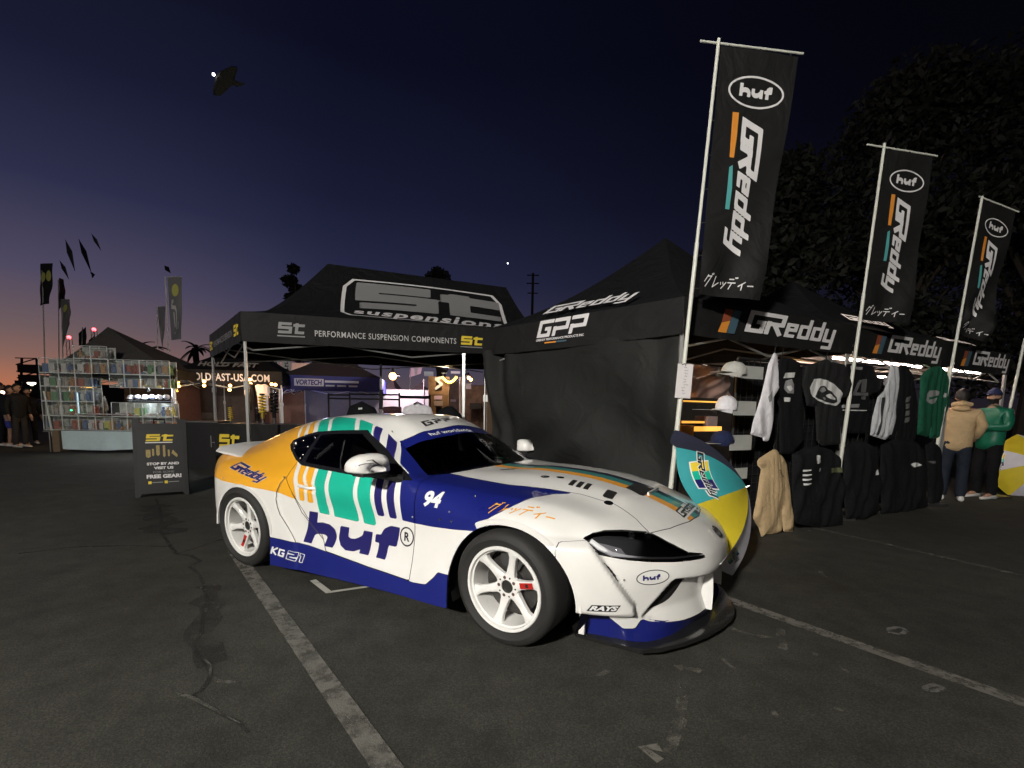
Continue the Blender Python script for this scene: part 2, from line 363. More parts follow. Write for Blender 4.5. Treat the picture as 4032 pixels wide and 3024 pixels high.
def body_surface(du=.016):
    S = body_grid(); ni, nj, _ = S.shape
    rows = []
    seg = [max(2, int(np.ceil(np.max(np.linalg.norm(S[i+1]-S[i], axis=1))/du))) for i in range(ni-1)]
    for j in range(nj):
        P = S[:, j]; t = np.concatenate([[0], np.cumsum(np.linalg.norm(np.diff(P, axis=0), axis=1)+1e-4)])
        u = np.concatenate([np.linspace(t[i], t[i+1], seg[i], endpoint=False) for i in range(ni-1)]+[[t[-1]]])
        rows.append(pchip(t, P, u))
    Rr = np.stack(rows, 1)                                   # (nu, nj, 3)
    jseg = [6, 6, 11, 8, 9, 13, 8, 14, 16]
    G = []
    for k in range(Rr.shape[0]):
        P = Rr[k]; Pm = np.vstack([P, P[-2:-1]*[1, -1, 1]])
        t = np.concatenate([[0], np.cumsum(np.linalg.norm(np.diff(Pm, axis=0), axis=1)+1e-4)])
        u = np.concatenate([np.linspace(t[i], t[i+1], jseg[i], endpoint=False) for i in range(nj-1)]+[[t[nj-1]]])
        G.append(pchip(t, Pm, u))
    G = np.array(G)
    # round the section corners a little, keep the borders
    for _ in range(5):
        A = G.copy(); A[:, 1:-1] = .5*G[:, 1:-1]+.25*(G[:, :-2]+G[:, 2:]); A[1:-1, :] = .5*A[1:-1, :]+.25*(A[:-2, :]+A[2:, :]); G = A
    G[:, -1, 1] = 0
    return G
def sstep(d, w): t = np.clip(d/w*.5+.5, 0, 1); return t*t*(3-2*t)
def grid_normals(G):
    du = np.gradient(G, axis=0); dv = np.gradient(G, axis=1); n = np.cross(du, dv); n /= np.linalg.norm(n, axis=2, keepdims=True)+1e-12
    s = np.sign(n[..., 1]+.3*n[..., 2]); 
    return n
WHITE = mat('white_paint', (.80, .785, .75), .34, coat=.8, noise=.04, nscale=5)
YEL = mat('yellow_paint', (.88, .42, .022), .34, coat=.8, noise=.05, nscale=6)
TEAL = mat('teal_paint', (.012, .46, .31), .34, coat=.8, noise=.05, nscale=6)
NAVY = mat('navy_paint', (.010, .016, .17), .30, coat=1., noise=.05, nscale=6)
INDIGO = mat('indigo_stripe', (.020, .017, .13), .32, coat=.3, noise=.05)
ORANGE = mat('orange_vinyl', (.80, .33, .035), .4, noise=.06)
BLACKG = mat('black_gloss', (.012, .012, .013), .15, coat=.4)
BLACKM = mat('black_matte', (.012, .012, .012), .65, noise=.15, nscale=20)
RUBBER = mat('rubber', (.020, .019, .018), .72, noise=.25, nscale=9, bump=.15, bscale=40)
CHROME = mat('chrome', (.75, .75, .74), .18, metal=1.)
STEEL = mat('steel', (.45, .45, .44), .35, metal=1., noise=.1)
REDP = mat('red_plastic', (.45, .02, .015), .4)
GREYP = mat('grey_plastic', (.16, .16, .16), .5)
WINDOW = glass('window_glass', (.5, .5, .5))
SCREEN = glass('windscreen_glass', (.80, .82, .80))
LENS = glass('lamp_lens', (.72, .72, .74))

WIN = [(-.767, .845), (-.958, .834), (-1.185, .833), (-1.373, .841), (-1.667, .852), (-1.867, .861), (-1.989, .896), (-2.143, .96), (-2.206, .992), (-2.212, 1.024), (-2.161, 1.048), (-2.08, 1.076), (-1.95, 1.106), (-1.684, 1.128), (-1.40, 1.14), (-1.267, 1.079), (-1.085, .988)]
SKIRT = [(-2.20, .298), (-2.1, .297), (-1.683, .291), (-1.089, .241), (-.671, .222), (-.561, .234), (-.50, .29), (-.475, .324), (-.20, .322), (-.2, -.1), (-2.2, -.1)]
DOOR = [(-.700, .9), (-.700, .226), (-1.089, .243), (-1.50, .278), (-1.547, .335), (-1.60, .395), (-1.745, .486), (-1.875, .63), (-1.967, .76), (-1.94, .9)]
FLARE = [(-.139, .0), (-.139, .66), (-.136, .69), (-.055, .742), (.013, .787), (.06, .84), (.27, .84), (.36, .70), (.442, .648), (.5, .574), (.57, .478), (.616, .398), (.656, .322), (.662, .258), (.53, .266), (.448, .274), (.41, .278), (.38, .2), (.3, 0)]
RFLARE = [(-1.985, .765), (-2.047, .625), (-2.005, .479), (-1.817, .286), (-1.80, .0), (-3.6, .0), (-3.6, .76), (-2.9, .79), (-2.5, .80), (-2.2, .79)]
SEAM = np.array([(1.1, .30), (.95, .315), (.93, .36), (.885, .442), (.84, .465), (.794, .514), (.717, .601), (.623, .695), (.46, .765), (.21, .828), (0, .85)])[::-1]
HOOD = [(-.66, .603), (-.5, .606), (-.2, .60), (.1, .54), (.25, .505), (.45, .50), (.60, .555), (.695, .624), (.765, .46), (.828, .21), (.85, 0), (.85, -.1), (-.50, -.1), (-.555, 0), (-.57, .183), (-.609, .443)]
SCREENP = [(-.734, .727), (-.657, .607), (-.606, .443), (-.567, .183), (-.555, 0), (-.55, -.1), (-1.03, -.1), (-1.03, .2), (-1.05, .357), (-1.085, .477), (-1.135, .575), (-1.04, .612)]
GLASSP = [(-.734, .727), (-.657, .607), (-.606, .443), (-.567, .183), (-.555, 0), (-.55, -.1), (-.93, -.1), (-.937, .209), (-.969, .417), (-1.015, .505), (-1.05, .60), (-1.035, .612)]
ROOF = [(-1.03, -.1), (-1.03, .2), (-1.05, .357), (-1.085, .477), (-1.12, .598), (-1.25, .573), (-1.38, .559), (-1.62, .496), (-1.894, .435), (-2.2, .41), (-2.26, .405), (-2.26, -.1)]
HATCH = [(-2.28, -.1), (-2.28, .40), (-2.5, .43), (-2.8, .46), (-2.93, .44), (-2.95, -.1)]
LAMP = [(.886, .647), (.872, .66), (.84, .679), (.794, .690), (.717, .687), (.623, .672), (.583, .626), (.497, .559), (.405, .538), (.377, .517), (.457, .517), (.591, .526), (.708, .539), (.788, .554), (.843, .572), (.892, .59), (.895, .63)]
INTAKE = [(.607, .426), (.475, .416), (.509, .349), (.545, .304), (.578, .284), (.714, .234)]
SCOOP = [(.612, .434), (.40, .414), (.20, .400), (.0, .398), (0, .10), (.5, .12), (.62, .17), (.70, .222), (.722, .236)]
MOUTH = [(.236, .10), (.222, .26), (.205, .40), (.195, .435), (-.1, .435), (-.1, .10)]
LOWNAVY = [(1.0, .283), (.917, .279), (.857, .272), (.786, .182), (.74, .176), (.72, .228), (.681, .207), (.606, .185), (.513, .173), (.30, .16), (.3, 0), (1.0, 0)]
NAVYS = [(-.848, .9), (-.848, .832), (-.83, .765), (-.819, .689), (-.81, .588), (-.705, .584), (-.55, .586), (-.376, .596), (-.20, .616), (-.139, .63), (-.139, .66), (-.136, .69), (-.055, .742), (.013, .787), (.052, .809), (.116, .8145), (.19, .8145), (.19, .93), (-.60, .93)]
def stripe(*cols): return cols
STRIPES = [  # (colour, left edge, right edge) in (x, z): below the window
    ('Y', [(-1.885, .9), (-1.852, .791), (-1.822, .704), (-1.821, .608)], [(-1.802, .9), (-1.797, .795), (-1.774, .742), (-1.767, .68), (-1.77, .604)]),
    ('Y', [(-1.774, .9), (-1.762, .798), (-1.735, .746), (-1.731, .684), (-1.738, .602)], [(-1.70, .9), (-1.688, .777), (-1.68, .684), (-1.677, .598)]),
    ('T', [(-1.658, .9), (-1.653, .78), (-1.637, .688), (-1.635, .60), (-1.616, .535)], [(-1.548, .9), (-1.542, .763), (-1.53, .683), (-1.531, .608), (-1.51, .530)]),
    ('T', [(-1.506, .9), (-1.502, .767), (-1.49, .687), (-1.465, .527)], [(-1.257, .9), (-1.254, .764), (-1.246, .691), (-1.217, .518)]),
    ('T', [(-1.221, .9), (-1.214, .762), (-1.205, .691), (-1.173, .517)], [(-1.103, .9), (-1.093, .754), (-1.083, .678), (-1.054, .514)]),
    ('N', [(-1.066, .9), (-1.053, .743), (-1.045, .661), (-1.035, .590)], [(-1.004, .9), (-.989, .749), (-.98, .68), (-.970, .590)]),
    ('N', [(-.962, .9), (-.944, .744), (-.933, .675), (-.925, .590)], [(-.898, .9), (-.881, .76), (-.867, .683), (-.857, .588)])]
UP = [('Y', [(-2.29, 1.16), (-2.258, 1.131), (-2.217, 1.114), (-2.193, 1.093), (-2.15, 1.05)], [(-2.26, 1.165), (-2.228, 1.147), (-2.172, 1.129), (-2.138, 1.106), (-2.117, 1.083), (-2.10, 1.06)]),
      ('Y', [(-2.24, 1.18), (-2.196, 1.154), (-2.138, 1.136), (-2.10, 1.114), (-2.075, 1.091), (-2.05, 1.07)], [(-2.18, 1.185), (-2.139, 1.165), (-2.083, 1.147), (-2.042, 1.125), (-2.015, 1.103), (-2.0, 1.08)]),
      ('T', [(-2.14, 1.20), (-2.097, 1.175), (-2.032, 1.156), (-1.986, 1.132), (-1.957, 1.109), (-1.94, 1.09)], [(-2.04, 1.22), (-1.997, 1.195), (-1.919, 1.174), (-1.865, 1.148), (-1.831, 1.121), (-1.81, 1.10)]),
      ('T', [(-2.0, 1.225), (-1.95, 1.20), (-1.877, 1.178), (-1.827, 1.151), (-1.796, 1.124), (-1.78, 1.10)], [(-1.68, 1.217), (-1.651, 1.201), (-1.612, 1.183), (-1.572, 1.161), (-1.54, 1.139), (-1.51, 1.11)]),
      ('T', [(-1.625, 1.214), (-1.598, 1.198), (-1.563, 1.181), (-1.527, 1.161), (-1.497, 1.141), (-1.47, 1.11)], [(-1.425, 1.18), (-1.41, 1.17), (-1.386, 1.155), (-1.363, 1.137), (-1.346, 1.119), (-1.33, 1.09)]),
      ('N', [(-1.385, 1.172), (-1.299, 1.09), (-1.28, 1.06)], [(-1.311, 1.152), (-1.222, 1.05), (-1.20, 1.02)]),
      ('N', [(-1.254, 1.125), (-1.151, 1.02), (-1.13, .99)], [(-1.167, 1.08), (-1.018, .955), (-1.0, .93)])]
YREAR = [(-3.6, .70), (-2.85, .69), (-2.746, .678), (-2.536, .676), (-2.26, .663), (-2.062, .652), (-1.90, .617), (-1.855, .608), (-1.87, .699), (-1.895, .788), (-1.927, .87), (-2.18, 1.05), (-2.222, 1.08), (-2.246, 1.102), (-2.286, 1.12), (-2.36, 1.15), (-2.6, 1.25), (-3.6, 1.25)]

def arch_front(P):
    q = P-np.array([.018, .300]); r = np.hypot(q[:, 0]*np.where(q[:, 0] < 0, .935, .965), q[:, 1]); return np.where(q[:, 1] > 0, r-.388, np.maximum(np.abs(q[:, 0])-np.where(q[:, 0] < 0, .415, .402), -1))
def arch_rear(P):
    q = P-np.array([-2.455, .305]); r = np.hypot(q[:, 0]*.985, q[:, 1]); return np.where(q[:, 1] > 0, r-.348, np.abs(q[:, 0])-.353)

def side_pieces():
    G = body_surface(); nu, nv, _ = G.shape
    N = grid_normals(G)
    X, O, Z = G[..., 0], G[..., 1], G[..., 2]; P2 = np.stack([X.ravel(), Z.ravel()], 1)
    d1 = sd_poly(P2, FLARE).reshape(nu, nv); k_ = np.clip((X-.12)/.2, 0, 1); amp = .027*np.clip((.815-Z)/.10, 0, 1)*(1-k_)+.042*np.clip((.655-Z)/.05, 0, 1)*k_
    disp = amp*(1-sstep(d1, .007))*(O > .5)
    d2 = sd_poly(P2, RFLARE).reshape(nu, nv); disp = disp+.012*(1-sstep(d2, .016))*(O > .6)*np.clip((.79-Z)/.08, 0, 1)
    # door handle recess, lower-door scallop
    hx = (X+1.74)/.11; hz = (Z-.714+.06*(X+1.74))/.022; disp = disp-.014*np.exp(-(hx**4+hz**4))*(O > .6)
    d3 = sd_poly(np.stack([O.ravel(), Z.ravel()], 1), SCOOP).reshape(nu, nv); disp = disp-.042*(1-sstep(d3+.006, .008))*(X > .6)*np.clip((Z-.165)/.09, 0, 1)
    # cooling blister line on the fender behind the wheel (shadow crease running up to the bonnet)
    N2 = N*np.where((N[..., 1:2]*1+N[..., 2:3]*.6+N[..., 0:1]*.3) < 0, -1, 1)
    G = G+N2*disp[..., None]
    N = grid_normals(G); N = N*np.where((N*N2).sum(2, keepdims=True) < 0, -1, 1)
    V = np.concatenate([G.reshape(-1, 3), N.reshape(-1, 3)], 1)
    idx = np.arange(nu*nv).reshape(nu, nv); a, b, c, d = idx[:-1, :-1].ravel(), idx[1:, :-1].ravel(), idx[1:, 1:].ravel(), idx[:-1, 1:].ravel()
    T = np.vstack([np.stack([a, b, c], 1), np.stack([a, c, d], 1)])
    ar = np.linalg.norm(np.cross(V[T[:, 1], :3]-V[T[:, 0], :3], V[T[:, 2], :3]-V[T[:, 0], :3]), axis=1); T = T[ar > 1e-9]
    fn = np.cross(V[T[:, 1], :3]-V[T[:, 0], :3], V[T[:, 2], :3]-V[T[:, 0], :3]); fl = (fn*V[T[:, 0], 3:]).sum(1) < 0; T[fl] = T[fl][:, ::-1]
    return V, T
class Body:
    def __init__(s):
        s.V, s.T = side_pieces(); s.panel = np.array(['body']*len(s.T), dtype='U20'); s.m = np.array(['W']*len(s.T), dtype='U4')
        s.full = (s.V.copy(), s.T.copy())
    def cen(s): return s.V[s.T].mean(1)
    def cut(s, f, where=None, panel=None, m=None, gap=0.):
        """label the inside of the field f(V) with a panel and/or a colour; where = mask over triangles"""
        def one(fv, inside, mask):
            V2, Ti, ii, To, io = clip(s.V, s.T[mask], fv)
            src = np.nonzero(mask)[0]; keep = ~mask
            pi, po, mi, mo = s.panel[src[ii]], s.panel[src[io]], s.m[src[ii]].copy(), s.m[src[io]]
            if inside == 'del': Ti = Ti[:0]; pi = pi[:0]; mi = mi[:0]
            else:
                if panel: pi = np.full(len(Ti), panel, dtype='U20')
                if m: mi = np.full(len(Ti), m, dtype='U4')
            s.V = V2; s.T = np.vstack([s.T[keep], Ti, To]); s.panel = np.concatenate([s.panel[keep], pi, po]); s.m = np.concatenate([s.m[keep], mi, mo])
        fv = f(s.V); mask = np.ones(len(s.T), bool) if where is None else where(s.cen(), s.panel, s.m)
        if gap:
            one(fv+gap, 'lab', mask)
            fv = f(s.V); mask = np.ones(len(s.T), bool) if where is None else where(s.cen(), s.panel, s.m)
            mask &= (s.panel != panel)
            one(fv-gap, 'del', mask)
        else: one(fv, 'lab', mask)
    def drop(s, f, where=None):
        mask = np.ones(len(s.T), bool) if where is None else where(s.cen(), s.panel, s.m)
        V2, Ti, ii, To, io = clip(s.V, s.T[mask], f(s.V)); src = np.nonzero(mask)[0]; keep = ~mask
        s.V = V2; s.T = np.vstack([s.T[keep], To]); s.panel = np.concatenate([s.panel[keep], s.panel[src[io]]]); s.m = np.concatenate([s.m[keep], s.m[src[io]]])
XZ = lambda V: V[:, [0, 2]]
XO = lambda V: V[:, [0, 1]]
OZ = lambda V: V[:, [1, 2]]
def build_body():
    b = Body(); side = lambda c, p, m: c[:, 1] > .45
    b.drop(lambda V: arch_front(XZ(V)), lambda c, p, m: (c[:, 1] > .6) & (c[:, 0] > -.6) & (c[:, 0] < .6))
    b.drop(lambda V: arch_rear(XZ(V)), lambda c, p, m: (c[:, 1] > .6) & (c[:, 0] < -1.9))
    isb = lambda c, p, m: p == 'body'
    # openings and panels
    b.cut(lambda V: sd_poly(XZ(V), WIN), lambda c, p, m: (c[:, 1] > .5) & (c[:, 2] > .75) & (p == 'body'), 'window_frame', 'K')
    b.cut(lambda V: sd_poly(XO(V), SCREENP), lambda c, p, m: (c[:, 2] > .8) & (p == 'body'), 'windscreen', 'B', gap=.002)
    b.cut(lambda V: sd_poly(XO(V), GLASSP), lambda c, p, m: p == 'windscreen', 'windscreen', 'G')
    b.cut(lambda V: sd_poly(OZ(V), LAMP), lambda c, p, m: (c[:, 0] > .40) & (p == 'body'), 'headlight', 'L', gap=.003)
    b.cut(lambda V: sd_poly(OZ(V), INTAKE), lambda c, p, m: (c[:, 0] > .5) & (p == 'body'), 'intake', 'K')
    b.cut(lambda V: sd_poly(XO(V), HOOD), lambda c, p, m: (c[:, 2] > .6) & (p == 'body'), 'hood', None, gap=.0025)
    b.cut(lambda V: np.interp(V[:, 1], SEAM[:, 1] if False else SEAM[:, 0], SEAM[:, 1])-V[:, 0], lambda c, p, m: (c[:, 0] > .2) & (p == 'body'), 'front_bumper', None, gap=.0025)
    b.cut(lambda V: sd_poly(XO(V), ROOF), lambda c, p, m: (c[:, 2] > .95) & (p == 'body'), 'roof', None)
    b.cut(lambda V: sd_poly(XO(V), HATCH), lambda c, p, m: (c[:, 2] > .9) & (p == 'body'), 'rear_window', 'K', gap=.002)
    b.cut(lambda V: sd_poly(XZ(V), SKIRT), lambda c, p, m: (c[:, 1] > .7) & (p == 'body'), 'side_skirt', 'N', gap=.0015)
    b.cut(lambda V: sd_poly(XZ(V), DOOR), lambda c, p, m: (c[:, 1] > .7) & (c[:, 2] < .88) & (p == 'body'), 'door', None, gap=.0025)
    b.cut(lambda V: -.702-V[:, 0], lambda c, p, m: (c[:, 0] < .5) & (c[:, 2] < .95) & (p == 'body'), 'front_fender', None)
    b.drop(lambda V: sd_poly(OZ(V), MOUTH), lambda c, p, m: (p == 'front_bumper') & (c[:, 0] > .7))
    # colours
    bod = lambda c, p, m: np.isin(p, ['body', 'door', 'front_fender', 'roof', 'rear_window']) & (p != 'rear_window') & (c[:, 1] > .2)
    b.cut(lambda V: sd_poly(XZ(V), YREAR), lambda c, p, m: np.isin(p, ['body', 'door']) & (m == 'W') & ((c[:, 1] > .40) | (c[:, 0] < -2.3)), None, 'Y')
    for lst, zr in ((STRIPES, (.4, .91)), (UP, (.90, 1.3))):
        for k, L, Rr in lst:
            poly = L+Rr[::-1]
            b.cut(lambda V: sd_poly(XZ(V), poly), lambda c, p, m: np.isin(p, ['body', 'door', 'front_fender']) & (c[:, 1] > .38) & (m == 'W') & (c[:, 2] > zr[0]) & (c[:, 2] < zr[1]), None, {'Y': 'Y', 'T': 'T', 'N': 'I'}[k])
    b.cut(lambda V: sd_poly(XZ(V), NAVYS), lambda c, p, m: np.isin(p, ['front_fender', 'door']) & (m == 'W') & (c[:, 1] > .45), None, 'N')
    pil = [(-.70, .70), (-.70, .95), (-.957, .936), (-1.018, .985), (-1.11, 1.044), (-1.16, 1.10), (-.95, 1.12)]
    b.cut(lambda V: sd_poly(XZ(V), [(-.6, .83), (-.77, .848), (-.957, .936), (-1.11, 1.047), (-1.14, 1.09), (-.9, 1.09), (-.6, .95)]), lambda c, p, m: np.isin(p, ['body', 'front_fender']) & (m == 'W') & (c[:, 2] > .82), None, 'N')
    b.drop(lambda V: sd_poly(OZ(V), LOWNAVY), lambda c, p, m: (p == 'front_bumper') & (c[:, 0] > .40))
    # windows in the black frame
    b.cut(lambda V: sd_poly(XZ(V), [(-1.02, .868), (-1.2, .862), (-1.84, .885), (-1.86, 1.085), (-1.70, 1.100), (-1.42, 1.112), (-1.30, 1.06), (-1.12, .965)]), lambda c, p, m: p == 'window_frame', 'side_window', 'S')
    b.cut(lambda V: sd_poly(XZ(V), [(-1.90, .885), (-1.985, .915), (-2.13, .975), (-2.185, 1.0), (-2.185, 1.02), (-2.06, 1.065), (-1.90, 1.09)]), lambda c, p, m: p == 'window_frame', 'quarter_window', 'S')
    return b
CAR = empty('race_car', (CAR_X, CAR_Y, 0), -CAR_YAW, 'low white race coupe with navy, teal and yellow stripes, parked before the black tents', 'race car')
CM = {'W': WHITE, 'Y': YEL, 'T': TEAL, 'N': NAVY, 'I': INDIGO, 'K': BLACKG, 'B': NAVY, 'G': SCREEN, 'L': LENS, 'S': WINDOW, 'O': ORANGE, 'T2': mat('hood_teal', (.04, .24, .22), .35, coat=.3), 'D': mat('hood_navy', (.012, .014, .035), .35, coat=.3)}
def sub(b, names):
    k = np.isin(b.panel, names); T = b.T[k]; u, inv = np.unique(T, return_inverse=True)
    return b.V[u], inv.reshape(-1, 3), b.m[k]
def panel_obj(name, V, T, m, mirror, parent=CAR, label=None, join=False):
    """V holds position+normal in (x, outward, z); right side is y = -outward"""
    parts = []
    for sgn in ((-1,) if not mirror else ((-1, 1) if join else (mirror,))):
        P = V[:, :3]*[1, sgn, 1]; N = V[:, 3:6]*[1, sgn, 1]; F = T if sgn == 1 else T[:, ::-1]; parts.append((P, N, F))
    Vs = np.vstack([p[0] for p in parts]); Ns = np.vstack([p[1] for p in parts]); off = 0; Fs = []
    for p in parts: Fs.append(p[2]+off); off += len(p[0])
    Fs = np.vstack(Fs); ms = np.concatenate([m]*len(parts)); keys = sorted(set(ms)); mi = np.array([keys.index(x) for x in ms])
    Ns = Ns/(np.linalg.norm(Ns, axis=1, keepdims=True)+1e-9)
    # orient faces outwards
    fn = np.cross(Vs[Fs[:, 1]]-Vs[Fs[:, 0]], Vs[Fs[:, 2]]-Vs[Fs[:, 0]]); fl = (fn*Ns[Fs].mean(1)).sum(1) < 0; Fs = Fs.copy(); Fs[fl] = Fs[fl][:, ::-1]
    o = meshobj(name, Vs, Fs, [CM[k] for k in keys], parent, True, mi, Ns)
    if label: o['label'] = label
    return o
BODY = build_body()
_h = BODY.panel == 'hood'
def recut_hood(bands):
    h = Body.__new__(Body); h.V = BODY.V; h.T = BODY.T[_h]; h.panel = BODY.panel[_h].copy(); h.m = BODY.m[_h].copy()
    for m, o0, o1 in bands: h.cut(lambda V: np.maximum(V[:, 1]-o1, o0-V[:, 1]), lambda c, p, mm: mm == 'W', None, m)
    return sub(h, ['hood'])
# --- panels that span the car
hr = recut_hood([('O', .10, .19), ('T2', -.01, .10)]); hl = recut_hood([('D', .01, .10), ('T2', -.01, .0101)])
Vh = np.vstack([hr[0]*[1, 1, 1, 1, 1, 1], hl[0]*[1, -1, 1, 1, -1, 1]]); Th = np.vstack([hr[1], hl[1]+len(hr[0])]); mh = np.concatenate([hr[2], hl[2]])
HOODO = panel_obj('hood', Vh, Th, mh, False)
for nm in ('front_bumper', 'roof', 'rear_window', 'windscreen'):
    panel_obj(nm, *sub(BODY, [nm]), 1, join=True)
panel_obj('body_shell', *sub(BODY, ['body']), 1, join=True)
for nm in ('door', 'front_fender', 'side_skirt', 'window_frame', 'side_window', 'quarter_window', 'headlight'):
    for mir in (-1, 1): panel_obj(nm, *sub(BODY, [nm]), mir)
def inset(nm, depth, m, name):
    V, T, _ = sub(BODY, [nm])
    for mir in (-1, 1):
        W_ = V.copy(); W_[:, :3] -= W_[:, 3:6]*depth
        panel_obj(name, W_, T, np.array([m]*len(T)), mir)
CM['K2'] = BLACKM
CM['H'] = mat('lamp_housing', (.045, .045, .047), .35)
inset('headlight', .035, 'H', 'headlight_housing')
inset('intake', .006, 'K2', 'air_intake')
# window sides of recesses and a dark inner skin so that seams read dark
V_, T_ = BODY.full; 
def inner_skin():
    V, T, m = sub(BODY, ['body', 'door', 'front_fender', 'front_bumper', 'hood', 'side_skirt', 'roof']); W_ = V.copy(); W_[:, :3] -= W_[:, 3:6]*.012
    k = W_[T].mean(1)[:, 0] < .85
    return W_, T[k][:, ::-1]
W_, Ti_ = inner_skin()
o = meshobj('inner_skin', np.vstack([W_[:, :3]*[1, -1, 1], W_[:, :3]]), np.vstack([Ti_, Ti_[:, ::-1]+len(W_)]), BLACKM, CAR, True)
# tail panel closing the back
tg = body_surface()[0]; tp = np.vstack([tg*[1, -1, 1], (tg*[1, 1, 1])[::-1]])
meshobj('rear_fascia', tp, [tuple(range(len(tp)))], BLACKM, CAR)
# floor pan and wheel wells
m = MB(); m.box((-1.50, 0, .155), (3.3, 1.3, .03)); m.build('floor_pan', BLACKM, CAR)
def well(cx, r, y0, y1):
    V = []; F = []; n = 20
    for k in range(n+1):
        a = math.pi*(-.12+1.24*k/n)
        for y in (y0, y1): V.append((cx+r*math.cos(a), y, .305+r*math.sin(a)))
    for k in range(n): F.append((2*k, 2*k+1, 2*k+3, 2*k+2))
    V += [(cx, y1, .305)]; c = len(V)-1
    for k in range(n): F.append((2*k+1, 2*k+3, c))
    return V, F
for cx, r in ((.01, .425), (-2.455, .375)):
    for s in (-1, 1):
        V, F = well(cx, r, s*.925, s*.52); meshobj('wheel_well', V, F, BLACKM, CAR, True)
# --- arch lips
def arch_lip(pts, o_fn, w, t, s, m):
    # pts = list of (x, z) along the arch; strip w wide standing t proud
    V = []; F = []; n = len(pts); c = np.mean(pts, 0)
    for i, p in enumerate(pts):
        p = np.array(p); tan = np.array(pts[min(i+1, n-1)])-np.array(pts[max(i-1, 0)]); nn = np.array([-tan[1], tan[0]]); nn /= np.linalg.norm(nn)
        if nn@(p-c) < 0: nn = -nn
        oo = o_fn(p); q = p+nn*w
        for (u, dd) in ((p, -.05), (p, t), (p+nn*w*.8, t), (q, -.006)): V.append((u[0], s*(oo+dd), u[1]))
    for i in range(n-1):
        for k in range(3): F.append((i*4+k, i*4+k+1, (i+1)*4+k+1, (i+1)*4+k))
    o = meshobj('arch_lip', V, F, m, CAR, True)
    o.data.set_sharp_from_angle(angle=R(35))
fa = [(.018+.388/.935*math.cos(a) if math.cos(a) < 0 else .018+.388/.965*math.cos(a), .300+.388*math.sin(a)) for a in np.linspace(math.pi*.66, 0.0, 26)]+[(.419, .285)]
def fo(p): return float(np.interp(p[0], [-.2, .02, .25, .34, .40, .43], [.972, .985, .983, .968, .953, .945]))
ra = [(-2.455+.353*math.cos(a), .305+.348*math.sin(a)) for a in np.linspace(math.pi*1.0, 0.0, 30)]
for s in (-1, 1):
    arch_lip(fa, fo, .034, .004, s, WHITE)
    arch_lip(ra, lambda p: float(np.interp(p[0], [-2.82, -2.47, -2.1], [.978, .992, .972])), .026, .006, s, WHITE)
# --- wheels
def rim_mesh(Rm, wdt, mats):
    m = MB(); m.mi = 0
    # barrel: outer face at y = 0, going inwards to +wdt
    m.lathe([(Rm, .0), (Rm-.004, -.006), (Rm-.018, -.004), (Rm-.022, .012), (Rm-.030, .016), (Rm-.034, .05), (Rm-.030, wdt), (Rm, wdt), (Rm, wdt-.004), (Rm-.02, wdt-.012), (Rm-.022, .03), (Rm-.002, .012)], 56, 'Y', close=True)
    return m
def spoke(m, ang, r0, r1, y0, y1):
    # tapered spoke with a waist, bridging hub to barrel; local radial axis
    rs = [r0, r0+.026, (r0+r1)/2, r1-.035, r1]; ws = [.036, .0255, .0205, .0215, .036]; ys = [y0, y0-.002, y0-.009, y0-.020, y0-.027]; ts = [.034, .034, .03, .03, .03]
    V = []; F = []
    ca, sa = math.cos(ang), math.sin(ang)
    for r, w, y, t in zip(rs, ws, ys, ts):
        for (du, dy) in ((-w, t), (-w, .006), (-w*.72, 0), (w*.72, 0), (w, .006), (w, t)):
            V.append((r*ca-du*sa, y+dy, r*sa+du*ca))
    n = 6
    for i in range(len(rs)-1):
        for k in range(n): F.append((i*n+k, i*n+(k+1) % n, (i+1)*n+(k+1) % n, (i+1)*n+k))
    F += [tuple(range(n)), tuple((len(rs)-1)*n+k for k in range(n))]
    m.add(V, F)
